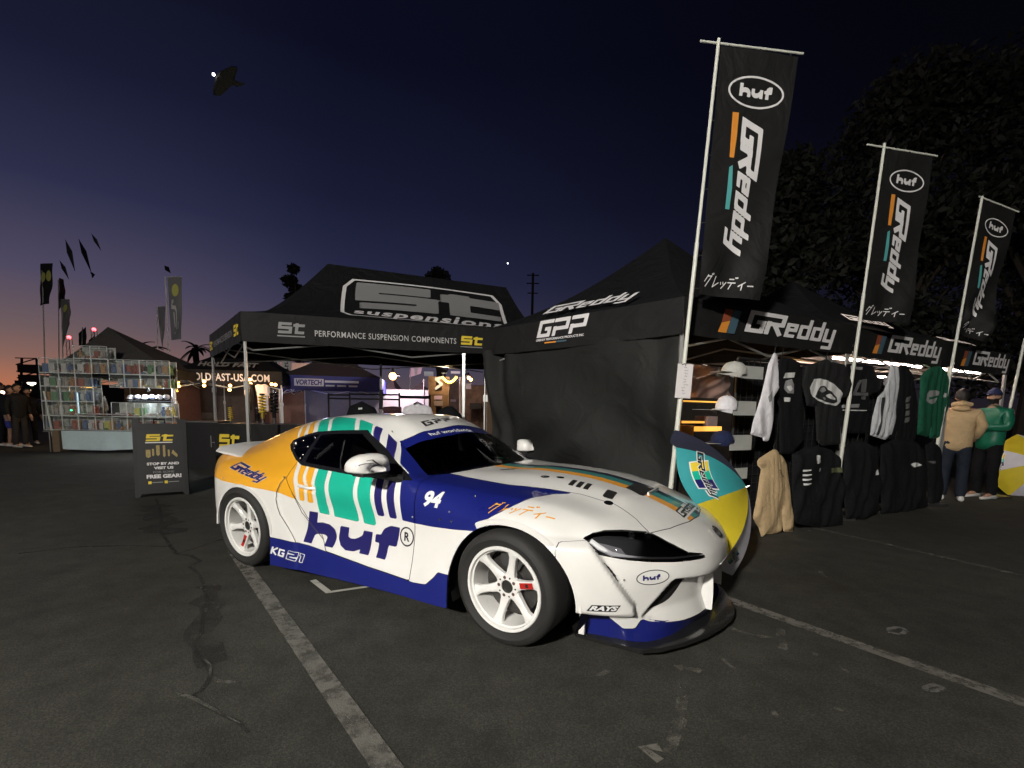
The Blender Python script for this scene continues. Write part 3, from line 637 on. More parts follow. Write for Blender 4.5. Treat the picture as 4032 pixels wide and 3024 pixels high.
def make_wheel(cx, side, ang0, steer, rad=.327, rimr=.243, yface=.985, tw=.285, mark=0):
    """side -1 = right (viewer's) side; local frame: y = 0 outer face, + inwards"""
    w = bpy.data.objects.new('wheel', None); COL.objects.link(w); w.parent = CAR
    w.location = (cx, side*yface, rad); w.rotation_euler = (R(2.2)*side*-1, 0, steer if side < 0 else steer+math.pi)
    RW = mat('white_rim', (.80, .79, .76), .28, coat=.3, noise=.04)
    rm = rim_mesh(rimr, .24, RW)
    hy = .045
    for k in range(6): spoke(rm, ang0+k*math.pi/3, .056, rimr-.026, hy, .014)
    rm.lathe([(.036, hy+.002), (.040, hy-.004), (.068, hy-.002), (.074, hy+.006), (.074, hy+.05), (.036, hy+.05)], 40, 'Y', close=True)
    rim = rm.build('rim', RW, w, smooth=38)
    c = MB()
    for k in range(5):
        a = ang0+.3+k*2*math.pi/5; c.lathe([(.0001, hy-.0045), (.0095, hy-.0045), (.0095, hy+.01)], 12, 'Y', (.054*math.cos(a), 0, .054*math.sin(a)))
    c.build('lug_nut', mat('lug_dark', (.10, .05, .045), .4), rim, True)
    c = MB()
    for k in range(5):
        a = ang0+.93+k*2*math.pi/5; c.lathe([(.0001, hy-.0042), (.0055, hy-.0042), (.0055, hy+.01)], 10, 'Y', (.056*math.cos(a), 0, .056*math.sin(a)))
    c.build('lightening_hole', BLACKM, rim, True)
    c = MB(); c.lathe([(.0001, hy+.006), (.030, hy+.004), (.030, hy-.002), (.036, hy-.001)], 28, 'Y'); c.build('hub_bore', mat('hub_metal', (.12, .12, .11), .35, metal=.8), rim, smooth=40)
    c = MB(); ca, sa = math.cos(mark), math.sin(mark)
    V = []
    for r, u in ((.090, -.0165), (.1365, -.0165), (.186, -.0165), (.186, .0165), (.1365, .0165), (.090, .0165)): V.append((r*ca-u*sa, float(np.interp(r, [.056, .082, .1365, .182, .217], [hy, hy-.002, hy-.009, hy-.020, hy-.027]))-.0022, r*sa+u*ca))
    c.add(V, [(0, 1, 4, 5), (1, 2, 3, 4)]); c.build('spoke_sticker', REDP, rim)
    c = MB(); V = []
    for r, u in ((.130, -.010), (.150, -.010), (.150, .010), (.130, .010)): V.append((r*ca-u*sa, float(np.interp(r, [.056, .082, .1365, .182, .217], [hy, hy-.002, hy-.009, hy-.020, hy-.027]))-.0034, r*sa+u*ca))
    c.add(V, [(0, 1, 2, 3)]); c.build('spoke_mark', BLACKM, rim)
    t = MB(); b = rad
    t.lathe([(rimr-.004, .012), (rimr+.006, -.004), (rimr+.035, -.013), (b-.045, -.016), (b-.022, -.010), (b-.006, .006), (b, .03), (b, tw*.5-.002), (b-.006, tw*.5), (b, tw*.5+.002), (b, tw-.03), (b-.02, tw), (rimr, tw-.01)], 72, 'Y')
    t.build('tyre', RUBBER, w, smooth=35)
    d = MB(); d.lathe([(.075, .10), (.172, .10), (.172, .13), (.075, .13)], 40, 'Y', close=True); d.build('brake_disc', mat('brake_disc', (.11, .105, .10), .4, metal=.8, noise=.3, nscale=30), w, smooth=30)
    d = MB(); d.lathe([(.0001, .07), (.075, .07), (.085, .09), (.085, .14), (.0001, .14)], 24, 'Y'); d.build('brake_hat', BLACKM, w, smooth=30)
    cl = MB(); pts = []
    for k in range(9):
        a = 1.02+k*.11; pts += [(.11*math.cos(a), .11*math.sin(a))]
    outer = [(.198*math.cos(1.02+k*.11), .198*math.sin(1.02+k*.11)) for k in range(9)]
    poly = [(p[0], -p[1]) for p in outer]+[(p[0], -p[1]) for p in pts[::-1]]
    cl.prism(poly, .07, .16, Matrix(((1, 0, 0, 0), (0, 0, 1, 0), (0, -1, 0, 0), (0, 0, 0, 1)))); cl.build('brake_caliper', mat('caliper_grey', (.05, .05, .05), .4), w)
    d = MB(); d.lathe([(.0001, .165), (rimr-.03, .165)], 24, 'Y'); d.build('wheel_back', BLACKM, w)
    return w
for s in (-1, 1):
    make_wheel(0, s, R(16), R(-3), mark=R(16), yface=.985)
    make_wheel(-2.455, s, R(10), 0, mark=R(-110), yface=.985)
# --- splitter, bumper details
SPL = [(.30, .70), (.355, .776), (.716, .768), (.80, .70), (.90, .56), (.985, .40), (1.05, .22), (1.085, .08), (1.09, 0)]
poly = [(x, -o) for x, o in SPL]+[(x, o) for x, o in SPL[:-1][::-1]]
m = MB()
def bevel_plate(m, poly, z0, z1, b):
    c = np.mean(poly, 0); P = [np.array(p) for p in poly]; n = len(P)
    def off(k):
        a, p, q = P[k-1], P[k], P[(k+1) % n]; t = (q-a); nn = np.array([-t[1], t[0]]); nn /= np.linalg.norm(nn)+1e-9
        if nn@(p-c) < 0: nn = -nn
        return nn
    rings = [[(p-off(i)*b, z0) for i, p in enumerate(P)], [(p, z0+b*.6) for p in P], [(p, z1-b*.5) for p in P], [(p-off(i)*b, z1) for i, p in enumerate(P)]]
    V = [(float(p[0]), float(p[1]), z) for rg in rings for p, z in rg]; F = [tuple(range(n))[::-1], tuple(3*n+i for i in range(n))]
    for r in range(3):
        for i in range(n): F.append((r*n+i, r*n+(i+1) % n, (r+1)*n+(i+1) % n, (r+1)*n+i))
    m.add(V, F)
bevel_plate(m, poly, .056, .086, .010); m.build('front_splitter', mat('carbon_black', (.014, .014, .014), .22, coat=.4, noise=.2, nscale=25), CAR, smooth=30)
m = MB()   # inset navy valance standing on the splitter
top = [(.395, .775, .30), (.53, .785, .295), (.595, .785, .225), (.635, .762, .195), (.675, .722, .235), (.72, .68, .215), (.79, .60, .192), (.845, .505, .180), (.90, .40, .175), (.95, .27, .170), (.985, .12, .168), (.99, 0, .168)]
bot = [(.395, .750, .084), (.52, .728, .084), (.60, .716, .084), (.64, .710, .084), (.672, .700, .084), (.72, .672, .084), (.775, .60, .084), (.815, .52, .084), (.855, .40, .084), (.90, .25, .084), (.95, .11, .084), (.955, 0, .084)]
n = len(top)
for s in (-1, 1):
    V = [(x, s*o, z) for x, o, z in top]+[(x, s*o, z) for x, o, z in bot]; m.add(V, [(i, i+1, n+i+1, n+i) for i in range(n-1)])
m.build('lower_valance', NAVY, CAR, smooth=60)
for s in (-1, 1):   # white end plate beside the wheel
    m = MB(); m.prism([(.372, .087), (.405, .087), (.405, .30), (.378, .30)], s*.772-.010, s*.772+.010, Matrix(((1, 0, 0, 0), (0, 0, 1, 0), (0, 1, 0, 0), (0, 0, 0, 1)))); m.build('splitter_end_plate', WHITE, CAR)
m = MB(); m.box((.80, 0, .31), (.02, .62, .30)); m.build('grille_mesh', BLACKM, CAR)
for s in (-1, 1):   # cheeks and roof of the mouth
    E_ = [(.985, .236, .165), (.985, .224, .26), (.975, .206, .40), (1.015, .196, .436)]
    V = [(x, s*o, z) for x, o, z in E_]+[(.80, s*(o+.05), z) for x, o, z in E_]; meshobj('mouth_cheek', V, [(0, 1, 5, 4), (1, 2, 6, 5), (2, 3, 7, 6)], WHITE, CAR)
meshobj('mouth_roof', [(1.015, -.196, .436), (1.027, 0, .436), (1.015, .196, .436), (.80, .25, .436), (.80, -.25, .436)], [(0, 1, 2, 3, 4)], WHITE, CAR)
# headlight internals
for s in (-1, 1):
    m = MB()
    for x, o, z in ((.60, .735, .617), (.675, .665, .612), (.63, .70, .655), (.70, .625, .648)): m.sphere((x-.018, s*(o-.018), z), .022, 14, 9)
    m.build('projector_lens', mat('lens_grey', (.16, .165, .17), .08, coat=1.), CAR, True)
    m = MB(); V = [(x-.016, s*(o-.016), z) for x, o, z in ((.462, .888, .645), (.50, .868, .60), (.56, .825, .572), (.63, .772, .562), (.60, .782, .60), (.53, .835, .625))]; m.add(V, [(0, 1, 2, 3, 4, 5)]); m.build('reflector_plate', mat('reflector_grey', (.30, .30, .31), .25, coat=.5), CAR)  # bright reflection of the chrome painted as plain grey
    m = MB(); pts = [(.462, .882, .648), (.50, .868, .618), (.56, .824, .578), (.63, .775, .565), (.72, .70, .552), (.82, .588, .540), (.90, .465, .533), (.94, .39, .525)]
    m.tube([(x-.008, s*(o-.008), z) for x, o, z in pts], [.014, .016, .014, .007, .006, .006, .005, .003], 8); m.build('daytime_strip', mat('drl_grey', (.85, .85, .87), .25, coat=.6), CAR, True)
# --- ducktail spoiler
m = MB()
prof = [(-2.78, .895), (-2.95, .925), (-3.10, .940), (-3.22, .952), (-3.225, .935), (-3.10, .905), (-2.95, .89), (-2.78, .87)]
n = len(prof); st_ = [(-.80, -.03, -.03, .5), (-.74, 0, -.012, .8), (-.5, .02, .0, 1), (-.2, .03, .004, 1), (0, .03, .005, 1), (.2, .03, .004, 1), (.5, .02, 0, 1), (.74, 0, -.012, .8), (.80, -.03, -.03, .5)]
V = []; F = []
for y, dx, dz, sc in st_:
    for x, z in prof: V.append((-2.96+(x+3.0)*(.86+.1*sc)-dx, y, .90+(z-.90)*sc+dz))
for i in range(len(st_)-1):
    for k in range(n): F.append((i*n+k, i*n+(k+1) % n, (i+1)*n+(k+1) % n, (i+1)*n+k))
F += [tuple(range(n)), tuple((len(st_)-1)*n+k for k in range(n))]
m.add(V, F); m.build('ducktail_spoiler', WHITE, CAR, smooth=35)
# --- mirrors
def mirror(s):
    V = []; F = []; n = 22; rings = [(-.075, .30), (-.062, .70), (-.03, .95), (.01, 1.0), (.05, .98), (.075, .90)]
    for x, k in rings:   # rounded front, flat glass at the back
        for a in range(n):
            t = 2*math.pi*a/n; zz = math.sin(t); yy = math.cos(t); up_ = zz > 0
            V.append((-.955-x-.03*yy, s*(1.035+.120*k*np.sign(yy)*abs(yy)**.62), .918+(.100*(1-.18*yy) if up_ else .020)*k*np.sign(zz)*abs(zz)**.75))
    for i in range(len(rings)-1):
        for k in range(n): F.append((i*n+k, i*n+(k+1) % n, (i+1)*n+(k+1) % n, (i+1)*n+k))
    F += [tuple(range(n)), tuple((len(rings)-1)*n+k for k in range(n))]
    o = meshobj('wing_mirror', V, F, WHITE, CAR, True)
    m = MB(); m.tube([(-.86, s*.845, .845), (-.92, s*.93, .868), (-.955, s*1.0, .893)], [.030, .022, .024], 8); m.build('mirror_arm', BLACKM, o, True)
    m = MB(); m.tube([(-.90, s*.93, .892), (-.92, s*1.12, .893), (-1.0, s*1.12, .893), (-1.0, s*.95, .892), (-.90, s*.93, .892)], .011, 6); m.build('mirror_base', BLACKM, o, True)
    return o
MIR = [mirror(s) for s in (-1, 1)]
# --- interior
ci = MB(); ci.box((-1.6, 0, .28), (1.9, 1.5, .04)); ci.box((-.80, 0, .72), (.35, 1.36, .20)); ci.box((-2.35, 0, .62), (.06, 1.2, .5)); ci.build('cabin_floor', BLACKM, CAR)
m = MB()
for s in (-1, 1):
    m.tube([(-.95, s*.66, .3), (-.93, s*.66, .85), (-1.25, s*.53, 1.12), (-1.75, s*.50, 1.18)], .02, 8)
    m.tube([(-1.78, s*.58, .3), (-1.76, s*.56, .9), (-1.76, s*.48, 1.17)], .02, 8); m.tube([(-1.76, s*.5, 1.1), (-2.4, s*.45, .75)], .02, 8)
m.tube([(-1.76, -.5, 1.17), (-1.76, .5, 1.17)], .02, 8); m.tube([(-1.28, -.52, 1.13), (-1.28, .52, 1.13)], .02, 8); m.tube([(-1.76, -.5, 1.1), (-1.76, .5, .5)], .02, 8)
m.build('roll_cage', mat('cage_grey', (.10, .10, .10), .4), CAR, smooth=40)
for y in (-.36, .36):
    m = MB(); V = []; F = []
    prof = [(-1.18, .40, .24), (-1.35, .36, .25), (-1.55, .37, .24), (-1.64, .55, .25), (-1.70, .80, .27), (-1.73, .95, .20), (-1.75, 1.06, .13)]
    for x, z, w in prof: V += [(x, y-w, z+.08), (x-.01, y-w*.8, z), (x-.01, y+w*.8, z), (x, y+w, z+.08), (x-.08, y+w*.7, z-.06), (x-.08, y-w*.7, z-.06)]
    for i in range(len(prof)-1):
        for k in range(6): F.append((i*6+k, i*6+(k+1) % 6, (i+1)*6+(k+1) % 6, (i+1)*6+k))
    F += [tuple(range(6)), tuple((len(prof)-1)*6+k for k in range(6))]; m.add(V, F)
    so = m.build('bucket_seat', mat('seat_fabric', (.02, .02, .022), .8), CAR, smooth=40)
    h = MB(); h.tube([(-1.70, y-.09, .92), (-1.5, y-.09, .72), (-1.42, y-.06, .5)], .02, 4); h.tube([(-1.70, y+.09, .92), (-1.5, y+.09, .72), (-1.42, y+.06, .5)], .02, 4); h.build('seat_harness', REDP, so)
m = MB(); n = 20; m.tube([(-1.14+.05*math.cos(2*math.pi*k/n), .36+.16*math.sin(2*math.pi*k/n), .78+.15*math.cos(2*math.pi*k/n)) for k in range(n+1)], .014, 6, cap=False); m.tube([(-1.12, .36, .78), (-.9, .36, .72)], .03, 8); m.build('steering_wheel', BLACKM, CAR, smooth=50)

for s in (1,):   # perforated gusset plates beside the windscreen pillars, dash pods
    V = [(-.74, s*.655, .86), (-1.06, s*.555, 1.06), (-1.02, s*.52, 1.0), (-.80, s*.50, .84)]; o = meshobj('pillar_gusset', V, [(0, 1, 2, 3)], mat('gusset_pale', (.42, .44, .40), .5), CAR)
    for k in range(3): m = MB(); p = Vector(V[3]).lerp(Vector(V[1]), .22+.24*k); m.sphere((p.x+.02, p.y-.03, p.z), (.022, .022, .022), 10, 6); m.build('gusset_hole', BLACKM, o, True)
m = MB(); m.box((-.80, .35, .845), (.16, .30, .06)); m.box((-.78, -.28, .835), (.14, .16, .05)); m.build('dash_pod', mat('dash_grey', (.05, .05, .05), .5), CAR)
m = MB(); m.box((-.70, .02, .852), (.05, .10, .03)); m.build('dash_display', mat('dash_pale', (.3, .3, .28), .5), CAR)
# --- lettering and marks laid on the body (each a thin film 1.5 mm proud)
_fv, _ft = BODY.full      # uncut skin, so that marks bridge the panel gaps
_two = np.vstack([_fv[:, :3]*[1, -1, 1], _fv[:, :3]]); _tt = np.vstack([_ft, _ft+len(_fv)])
BVH = BVHTree.FromPolygons([tuple(map(float, v)) for v in _two], [tuple(map(int, t)) for t in _tt])
def project(V2, origin, xdir, ydir, ndir, off=.0018, maxd=3., M=None):
    """lay 2-D points on the body: frame origin + x*xdir + y*ydir, cast along -ndir"""
    o = Vector(origin); xd = Vector(xdir); yd = Vector(ydir); nd = Vector(ndir).normalized(); out = []; ok = []
    for p in V2:
        q = o+xd*float(p[0])+yd*float(p[1])+nd*1.2; h, n, i, d = BVH.ray_cast(q, -nd, maxd)
        if h is None: out.append(q-nd*1.2); ok.append(False); continue
        if n.dot(nd) < 0: n = -n
        out.append(h+n*off+nd*.0004); ok.append(True)
    return out, np.array(ok)
def body_decal(name, V2, T, m, origin, xdir=(1, 0, 0), ydir=(0, 0, 1), ndir=(0, -1, 0), off=.0018, parent=CAR, cell=.03, label=None):
    V2, T = refine(np.asarray(V2, float), T, cell); P, ok = project(V2, origin, xdir, ydir, ndir, off)
    P = [Vector(p) for p in P]; T = [t for t in T if ok[t[0]] and ok[t[1]] and ok[t[2]] and max((P[t[0]]-P[t[1]]).length, (P[t[1]]-P[t[2]]).length) < .12]
    o = meshobj(name, P, T, m, parent, True)
    if label: o['label'] = label
    return o
def sc2(VT, s, dx=0., dy=0., sy=None):
    V, T = VT; return V*np.array([s, sy or s])+np.array([dx, dy]), T
DEC = mat('decal_navy', (.018, .016, .12), .35, coat=.2); DECW = mat('decal_white', (.80, .80, .78), .4); DECO = mat('decal_orange', (.85, .38, .03), .4); DECB = mat('decal_black', (.012, .012, .014), .4)
def poly_round(pts, w): return ('r', pts, w)
def sd_huf(P):
    """bold rounded lower-case word, cap height 1; h at x 0-1.45, u 1.40-2.85, f 2.95-3.85"""
    d = np.full(len(P), 9.)
    def rnd(pl, w): 
        r = np.full(len(P), 9.)
        for a, b in zip(pl[:-1], pl[1:]): r = np.minimum(r, sd_seg(P, a, b, w, False))
        return r
    w = .185
    d = np.minimum(d, sd_seg(P, (w, 0), (w, 1.0), w))
    arc = [(w, .36), (.36, .48), (.62, .52), (.86, .50), (1.02, .42), (1.09, .30), (1.09, -.3)]; d = np.minimum(d, np.maximum(rnd(arc, w), -P[:, 1]))
    u0 = 1.55; arc = [(u0, 1.0), (u0, .36), (u0+.08, .26), (u0+.26, .19), (u0+.5, .20), (u0+.72, .30), (u0+.90, .42)]; top = np.maximum(rnd(arc, w), P[:, 1]-.70)
    d = np.minimum(d, np.maximum(top, -P[:, 1])); d = np.minimum(d, sd_seg(P, (u0+.95, 0), (u0+.95, .70), w))
    f0 = 3.18; arc = [(f0, -.5), (f0, .60), (f0+.07, .74), (f0+.22, .815), (f0+.9, .815)]; d = np.minimum(d, np.maximum(np.maximum(rnd(arc, w), -P[:, 1]), P[:, 0]-(f0+.52)))
    d = np.minimum(d, sd_seg(P, (f0-.36, .55), (f0+.50, .55), .125))
    return d
HUF = shape2d(sd_huf, -.1, 3.9, -.1, 1.1, .055)
def with_shear(VT, k): V, T = VT; return np.stack([V[:, 0]+k*V[:, 1], V[:, 1]], 1), T
hx = with_shear(HUF, .12)
body_decal('logo_letters', *sc2(hx, .2395, -1.748, .308, .228), DEC, (0, 0, 0))
ring = shape2d(lambda P: np.abs(np.hypot(P[:, 0], P[:, 1])-1)-.085, -1.2, 1.2, -1.2, 1.2, .05)
body_decal('registered_mark', *sc2(ring, .058, -.768, .488), DECB, (0, 0, 0))
tr = text2d('R', 1, .03); tr = (tr[0]-tr[0].mean(0), tr[1]); body_decal('registered_mark', *sc2(tr, .078, -.767, .487), DECB, (0, 0, 0))
GRD = shape2d(sd_logo(strokes_greddy(.092), .22), -.3, 4.3, -.5, 1.1, .04)
GRDO = shape2d(sd_logo(strokes_greddy(.092), .22, .034), -.4, 4.4, -.55, 1.2, .04)
# side word: runs forward and down along the haunch
dirx = Vector((.54, 0, -.105)).normalized(); diry = Vector((.06, 0, 1)).normalized()
GS = shape2d(sd_logo(strokes_greddy(.112), .22), -.3, 4.3, -.5, 1.1, .04); GSO = shape2d(sd_logo(strokes_greddy(.112), .22, .026), -.4, 4.4, -.55, 1.2, .04)
for vt, off, mm in ((GSO, .0016, DECW), (GS, .0026, DEC)):
    body_decal('side_wordmark', *sc2(vt, .127, 0, 0, .100), mm, (-2.71, 0, .785), Vector((.99, 0, -.135)), Vector((.55, 0, .52)), off=off)
# race number
tn = text2d('94', 1, .045, .15); body_decal('race_number', *sc2(tn, .128, -.635, .712, .118), DECW, (0, 0, 0))
# skirt mark
k = [([(0.1, 0), (0.1, 1)], .12), ([(.75, 1), (.2, .5)], .11), ([(.2, .5), (.75, 0)], .11)]
k += G_(.95, .11, 1, [(.75, .89), (.11, .89), (.11, .11), (.7, .11), (.7, .5), (.4, .5)])
kv = shape2d(sd_logo(k, .25), -.2, 2.1, -.1, 1.1, .05); kd = Vector((1, 0, -.045)).normalized()
body_decal('skirt_mark', *sc2(kv, .088, 0, 0, .060), DECW, (-2.095, 0, .170), kd)
l2 = G_(0, .11, 1, [(0, .89), (.8, .89), (.8, .55), (.11, .45), (.11, .11), (.9, .11)])+G_(1.15, .11, 1, [(.05, .89), (.3, .89), (.3, 0)])
def outl(fn, t): return lambda P: np.abs(fn(P))-t
f2 = sd_logo(l2, .25); kv = shape2d(outl(lambda P: f2(P)-.06, .035), -.3, 2.1, -.3, 1.3, .05)
body_decal('skirt_mark', *sc2(kv, .100, 0, 0, .060), DECW, (-1.905, 0, .163), kd)
# katakana on the fender flare: brushy orange strokes, drawn over the crest from above
kata = []
def kc(x, *pl): 
    for p in pl: kata.append(([(x+a, b) for a, b in p], .055))
kc(0, [(.35, 1), (.05, .35)], [(.3, .85), (.8, .9), (.3, -.05)], [(.75, 1.15), (.85, 1.0)], [(.92, 1.2), (1.0, 1.05)])
kc(1.15, [(.25, 1.0), (.15, .05), (.85, .5)])
kc(2.15, [(.1, .6), (.2, .35)], [(.4, .65), (.5, .4)], [(.85, .65), (.3, 0)])
kc(3.15, [(.15, .95), (.7, .95)], [(0, .62), (.9, .62)], [(.5, .62), (.2, 0)], [(.8, 1.15), (.9, 1.0)], [(.97, 1.15), (1.05, 1.02)])
kc(4.3, [(.75, .7), (.05, .3)], [(.45, .5), (.45, -.05)])
kc(5.25, [(.05, .35), (.75, .35)])
KATA = shape2d(sd_logo(kata, .2), -.3, 6.6, -.3, 1.4, .045)
nd = Vector((0, -.8, .6)).normalized(); yd = Vector((.10, .6, .8)).normalized()
body_decal('katakana_letters', *sc2(KATA, .068, 0, 0, .074), DECO, (-.165, -.905, .718), Vector((1, 0, .02)).normalized(), yd, nd)
# front: oval sticker, maker's mark, splitter bolt heads
nf = Vector((.78, -.62, .08)).normalized(); xf = Vector((.62, .78, 0)).normalized(); yf = nf.cross(xf)*-1; yf = Vector((0, 0, 1))
ov = shape2d(lambda P: np.abs(sd_ell(P, (0, 0), 1.0, .52))-.030, -1.2, 1.2, -.7, .7, .03)
body_decal('oval_sticker', *sc2(ov, .094, 0, 0, .072), DECB, (.741, -.706, .458), xf, yf, nf)
body_decal('oval_sticker', *sc2(HUF, .0275, -.060, -.013, .028), DEC, (.741, -.706, .458), xf, yf, nf)
tt = text2d('RAYS', 1, .05, .35); 
body_decal('wheel_maker_mark', *sc2((shape2d(lambda P: sd_poly(P, [(-.12, -.15), (2.45, -.15), (2.85, .9), (.3, .9)]), -.2, 3, -.2, 1, .06)), .058, 0, 0, .034), DECB, (.462, -.915, .305), Vector((.62, .42, 0)).normalized(), yf, Vector((.42, -.62, 0)).normalized())
body_decal('wheel_maker_mark', *sc2(tt, .0575, .006, .002, .033), DECW, (.462, -.915, .305), Vector((.62, .42, 0)).normalized(), yf, Vector((.42, -.62, 0)).normalized(), off=.003)
# bonnet: badge, pins, vents, front wordmark   (cast from above)
up = (0, 0, 1)
def disc(r0=0., r1=1.): return shape2d(lambda P: np.abs(np.hypot(P[:, 0], P[:, 1])-(r0+r1)/2)-(r1-r0)/2 if r0 else np.hypot(P[:, 0], P[:, 1])-r1, -1.1, 1.1, -1.1, 1.1, .12)
nb = Vector((.75, 0, .66)).normalized(); xb = Vector((0, 1, 0)); yb = Vector((-.66, 0, .75))
body_decal('nose_badge', *sc2(disc(), .060, 0, 0, .044), BLACKG, (.965, -.03, .585), xb, yb, nb, off=.004)
body_decal('nose_badge', *sc2(disc(.82, .95), .060, 0, 0, .044), CHROME, (.965, -.03, .585), xb, yb, nb, off=.005)
for s in (-1, 1):
    for x, o, r in ((-.055, .372, .03), (.035, .331, .026), (.424, .51, .027)):
        body_decal('bonnet_pin', *sc2(disc(), r), BLACKG, (x, s*o, .8), up and (1, 0, 0), (0, 1, 0), up)
        body_decal('bonnet_pin', *sc2(disc(.3, .55), r), CHROME, (x, s*o, .8), (1, 0, 0), (0, 1, 0), up, off=.004)
    for x, o in ((.145, .385), (.195, .385), (.245, .385)):
        q = shape2d(lambda P: sd_poly(P, [(-.02, -.055), (.012, -.055), (.02, .05), (-.012, .05)]), -.03, .03, -.07, .07, .01); body_decal('bonnet_louvre', *q, BLACKM, (x, s*o, .8), (1, 0, 0), (0, s, 0), up)
    q = shape2d(lambda P: sd_poly(P, [(-.035, -.06), (.03, -.06), (.035, .06), (-.03, .06)]), -.05, .05, -.08, .08, .015); body_decal('bonnet_louvre', *q, BLACKM, (.395, s*.40, .8), (1, 0, 0), (0, s, 0), up)
q = shape2d(lambda P: sd_poly(P, [(-.06, -.10), (.06, -.14), (.06, .14), (-.06, .10)]), -.08, .08, -.2, .2, .02); body_decal('bonnet_vent', *q, BLACKM, (.49, -.10, .8), (1, 0, 0), (0, 1, 0), up, off=.003)
m = MB(); m.box((.565, -.03, .793), (.012, .26, .03)); m.build('vent_blade', WHITE, CAR)
gb = GRD
body_decal('bonnet_panel', *shape2d(lambda P: np.maximum(np.abs(P[:, 0])-.245, np.abs(P[:, 1])-.045), -.3, .3, -.06, .06, .02), WHITE, (.775, 0, .7), (0, 1, 0), (-1, 0, 0), (.45, 0, .9), off=.0022)
body_decal('bonnet_wordmark', *sc2(gb, .105, -.22, -.030, .075), DECB, (.775, 0, .7), (0, 1, 0), (-1, 0, 0), (.45, 0, .9), off=.0034)
# windscreen banner words, roof mark
tb = text2d('huf worldwide', 1, .02); body_decal('banner_words', *sc2(tb, .080, -.395, 0, .062), DECW, (-.955, 0, 1.1), Vector((.105, 1, 0)).normalized(), (-.98, 0, .1), (.45, 0, .9), off=.003)
rm_ = G_(0, .11, 1, [(.75, .89), (.11, .89), (.11, .11), (.7, .11), (.7, .5), (.4, .5)])+G_(1.0, .11, 1, [(0, .89), (.6, .89), (.6, .45), (.1, .45)], [(.11, .5), (.11, 0)])+G_(1.9, .11, 1, [(0, .89), (.6, .89), (.6, .45), (.1, .45)], [(.11, .5), (.11, 0)])
rv = shape2d(sd_logo(rm_, .2), -.2, 3, -.1, 1.1, .06); body_decal('roof_mark', *sc2(rv, .128, -.33, 0, .075), DECB, (-1.10, 0, 1.2), (0, 1, 0), (-1, 0, 0), (0, 0, 1))
# seams that are grooves rather than gaps, bolts, fender vent, handle
def groove(name, pts, w, m, ndir=(0, -1, 0)):
    P = []
    for (a, b) in zip(pts[:-1], pts[1:]):
        for t in np.linspace(0, 1, 8, endpoint=False): P.append(np.array(a)*(1-t)+np.array(b)*t)
    P.append(np.array(pts[-1])); V = []; 
    for i, p in enumerate(P):
        t = P[min(i+1, len(P)-1)]-P[max(i-1, 0)]; n = np.array([-t[1], t[0]]); n /= np.linalg.norm(n)+1e-9; V += [p+n*w, p-n*w]
    T = []
    for i in range(len(P)-1): T += [(2*i, 2*i+1, 2*i+3), (2*i, 2*i+3, 2*i+2)]
    body_decal(name, np.array(V), np.array(T), m, (0, 0, 0), ndir=ndir, off=.0042, cell=.08)
SEAMM = mat('seam_grey', (.10, .09, .08), .8)
groove('flare_seam', [(-1.967, .775), (-2.01, .72), (-2.042, .65), (-2.046, .60), (-2.03, .54), (-2.005, .479), (-1.93, .40), (-1.82, .295)], .0022, SEAMM)
groove('door_crease', [(-1.90, .67), (-1.80, .52), (-1.66, .41), (-1.55, .345)], .0025, SEAMM)
bolts = [(-.288, .792), (-.417, .696), (-.488, .64), (-.395, .643), (-.717, .623), (-1.99, .765), (-2.72, .70)]
for x, z in bolts:
    P, ok = project(np.array([[x, z]]), (0, 0, 0), (1, 0, 0), (0, 0, 1), (0, -1, 0))
    if ok[0]: mm = MB(); mm.sphere(P[0], (.008, .005, .008), 8, 5); mm.build('bolt_head', CHROME, CAR, True)
groove('fender_vent', [(-.43, .742), (-.405, .765), (-.375, .79)], .008, BLACKM, (0, -.9, .4))
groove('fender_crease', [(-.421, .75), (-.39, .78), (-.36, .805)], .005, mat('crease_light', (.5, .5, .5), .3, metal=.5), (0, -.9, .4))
for s in (-1,):
    mm = MB(); mm.tube([(-1.835, s*.905, .722), (-1.80, s*.930, .722), (-1.69, s*.928, .712), (-1.655, s*.905, .710)], [.008, .013, .013, .008], 8); mm.build('door_handle', WHITE, CAR, True)
# mirror swoosh
sw = [([(-.55, .12), (-.1, .12), (.2, .2)], .02), ([(.2, .2), (.5, -.1), (.75, -.25)], .045), ([(-.8, -.25), (-.2, -.08), (.3, -.05)], .02)]
V2, T2 = shape2d(lambda P: sd_strokes(P, sw), -1, 1, -.5, .5, .04); V2, T2 = refine(V2*[.105, .085], T2, .02)
mb = BVHTree.FromPolygons([v.co for v in MIR[0].data.vertices], [p.vertices[:] for p in MIR[0].data.polygons]); PV = []; md = Vector((.72, -.69, .12)).normalized(); mx_ = Vector((.69, .72, 0)).normalized()
for p in V2:
    q = Vector((-.965, -1.03, .962))+mx_*p[0]+Vector((0, 0, 1))*p[1]+md*.5; h = mb.ray_cast(q, -md)[0]; PV.append((h or q-md*.45)+md*.003)
meshobj('mirror_logo', PV, T2, DECB, MIR[0])
# window bolts and window net
for x, z in ((-1.92, 1.06), (-1.92, .99), (-1.92, .93), (-1.93, .905), (-2.05, 1.03), (-2.10, .97)):
    P, ok = project(np.array([[x, z]]), (0, 0, 0), (1, 0, 0), (0, 0, 1), (0, -1, 0)); mm = MB(); mm.sphere(P[0], (.010, .006, .010), 8, 5); mm.build('window_fastener', CHROME, CAR, True)
P, ok = project(np.array([[-2.13, 1.0]]), (0, 0, 0), (1, 0, 0), (0, 0, 1), (0, -1, 0)); mm = MB(); mm.sphere(P[0], (.024, .012, .026), 14, 8); mm.build('fuel_filler', CHROME, CAR, True)
